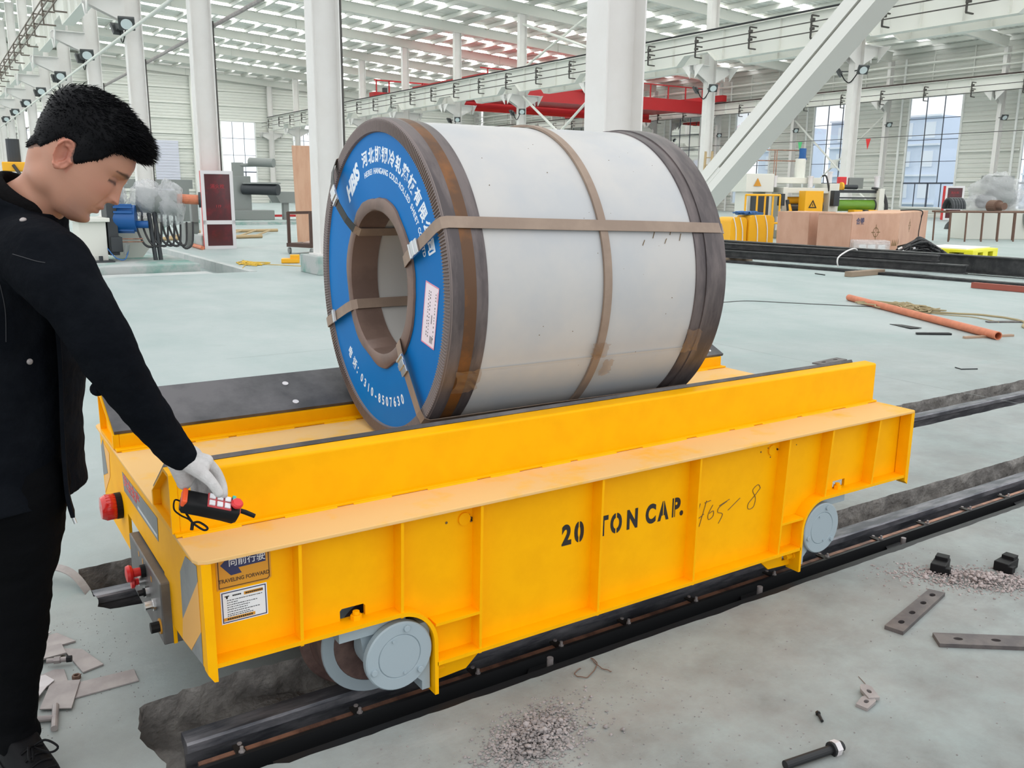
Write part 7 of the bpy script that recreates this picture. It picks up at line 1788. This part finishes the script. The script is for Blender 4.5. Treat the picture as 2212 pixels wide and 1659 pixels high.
m.tube([(p.x, p.y, .01) for p in curve_pts([(4.95, 17.0, 0), (5.2, 17.6, 0), (5.5, 17.7, 0), (6.1, 16.9, 0)], 6)], .007, n=5)
solo('yellow_rope', m, 'rope_yellow', (5.4, 18, 0), 'loose yellow rope on the floor beside the pit edge', 'rope')
solo('orange_tube', MB().cyl((5.68, 23.8, .05), (5.62, 22.6, .05), .05, n=10), 'pipe_orange', (5.65, 23.5, 0), 'orange tube with black ends in front of the red cabinet', 'tube')
solo('grey_bin', MB().box(5.55, 5.92, 24.0, 24.5, 0, .62).box(5.72, 5.9, 23.9, 24.1, .62, 1.2), 'machine_grey', (5.75, 24.2, 0), 'grey post and bin left of the red cabinet', 'bin', bevel=.02)
yw = thing('yellow_machine', (1.6, 17.5, PIT[4]), 'yellow machine arm with black hoses behind the man\'s neck', 'machine')
obj('arm', MB().obox(Vector((1.70, 20.3, 1.87)), (.36, -.05, 0), (.03, .3, 0), (0, 0, .09)), 'machine_yellow', yw, bevel=.02); obj('end_block', MB().obox(Vector((2.03, 20.25, 1.84)), (.10, 0, 0), (0, .2, 0), (0, 0, .14)), 'machine_yellow', yw, bevel=.02)
obj('post', MB().box(1.7, 1.95, 20.2, 20.5, PIT[4], 1.9), 'machine_white', yw); obj('black_motor', MB().cyl((1.55, 20.3, 1.95), (1.55, 20.3, 2.4), .12, n=14), 'motor_dark', yw)
obj('black_drum', MB().cyl((1.6, 20.0, 1.45), (2.2, 20.0, 1.45), .2, n=16), 'motor_dark', yw); obj('hose', MB().tube(curve_pts([(1.5, 20, 1.9), (1.62, 19.9, 1.7), (1.8, 19.9, 1.6)], 5), .03, n=6), 'hose_black', yw)
# flags on the guy wire
for (y, z, mat, lab) in ((40.27, 5.36, 'flag_red', 'small red pennant hanging on the wire by the window wall'), (46.2, 5.36, 'flag_green', 'small green pennant hanging on the wire behind the brace')):
    solo('pennant', MB().prism([(56.4, y-.2, z), (56.4, y+.2, z), (56.42, y+.02, z-.75)], (.01, 0, 0)), mat, (56.4, y, z), lab, 'flag')
# --- red overhead crane
cr = thing('overhead_crane', (44, 59, 8.78), 'red overhead travelling crane below the roof behind the coil', 'crane')
obj('near_girder', MB().box(33.4, 55.6, 55.4, 56.1, 7.95, 8.90), 'crane_red', cr, label='near red crane girder'); obj('far_girder', MB().box(33.4, 55.6, 62.6, 63.2, 7.72, 8.6), 'crane_red', cr, label='far red crane girder')
obj('girder_flange', MB().box(33.4, 55.6, 62.3, 62.6, 7.66, 7.90), 'crane_red_bright', cr, label='bright red lower edge of the far girder')
obj('underside_plate', MB().box(33.4, 55.6, 56.1, 62.3, 8.30, 8.36), 'crane_red', cr)
for x in (33.0, 55.9): obj('end_carriage', MB().box(x-.25, x+.25, 53.8, 64.5, 8.86, 9.35), 'crane_red', cr)
for i in range(12):
    x = 34+i*1.9; obj('railing_post', MB().box(x-.04, x+.04, 55.3, 55.38, 8.9, 9.9), 'crane_red', cr)
obj('railing', MB().box(33.4, 55.6, 55.3, 55.38, 9.86, 9.94), 'crane_red', cr)
tx = 44.5
obj('trolley_frame', MB().box(tx-2.2, tx+2.2, 54.9, 58.4, 8.92, 9.35), 'crane_red', cr); obj('hoist_motor', MB().cyl((tx+.0, 55.6, 9.75), (tx+1.3, 55.6, 9.75), .42, n=18), 'crane_teal', cr, label='teal hoist motor'); obj('gearbox', MB().box(tx-1.5, tx-.2, 55.2, 56.4, 9.35, 9.9), 'motor_dark', cr)
c2 = thing('overhead_crane', (45, 74, 8.78), 'second red crane higher up left, seen over the middle girder', 'crane')
obj('bridge', MB().box(33.2, 55.6, 72.6, 73.6, 8.95, 9.7), 'crane_red', c2)
for x in (33.4, 34.6, 36.2, 37.8, 39.6): obj('railing_post', MB().box(x-.05, x+.05, 72.5, 72.6, 9.7, 10.7), 'crane_red', c2)
obj('railing', MB().box(33.2, 46, 72.5, 72.6, 10.6, 10.72), 'crane_red', c2)
for x in (34.3, 36.7): obj('buffer', MB().box(x-.15, x+.15, 72.6, 73, 9.7, 10.1), 'motor_dark', c2)
for x in (33.0, 55.9): obj('end_carriage', MB().box(x-.25, x+.25, 70.8, 75.5, 8.80, 9.2), 'crane_red', c2)
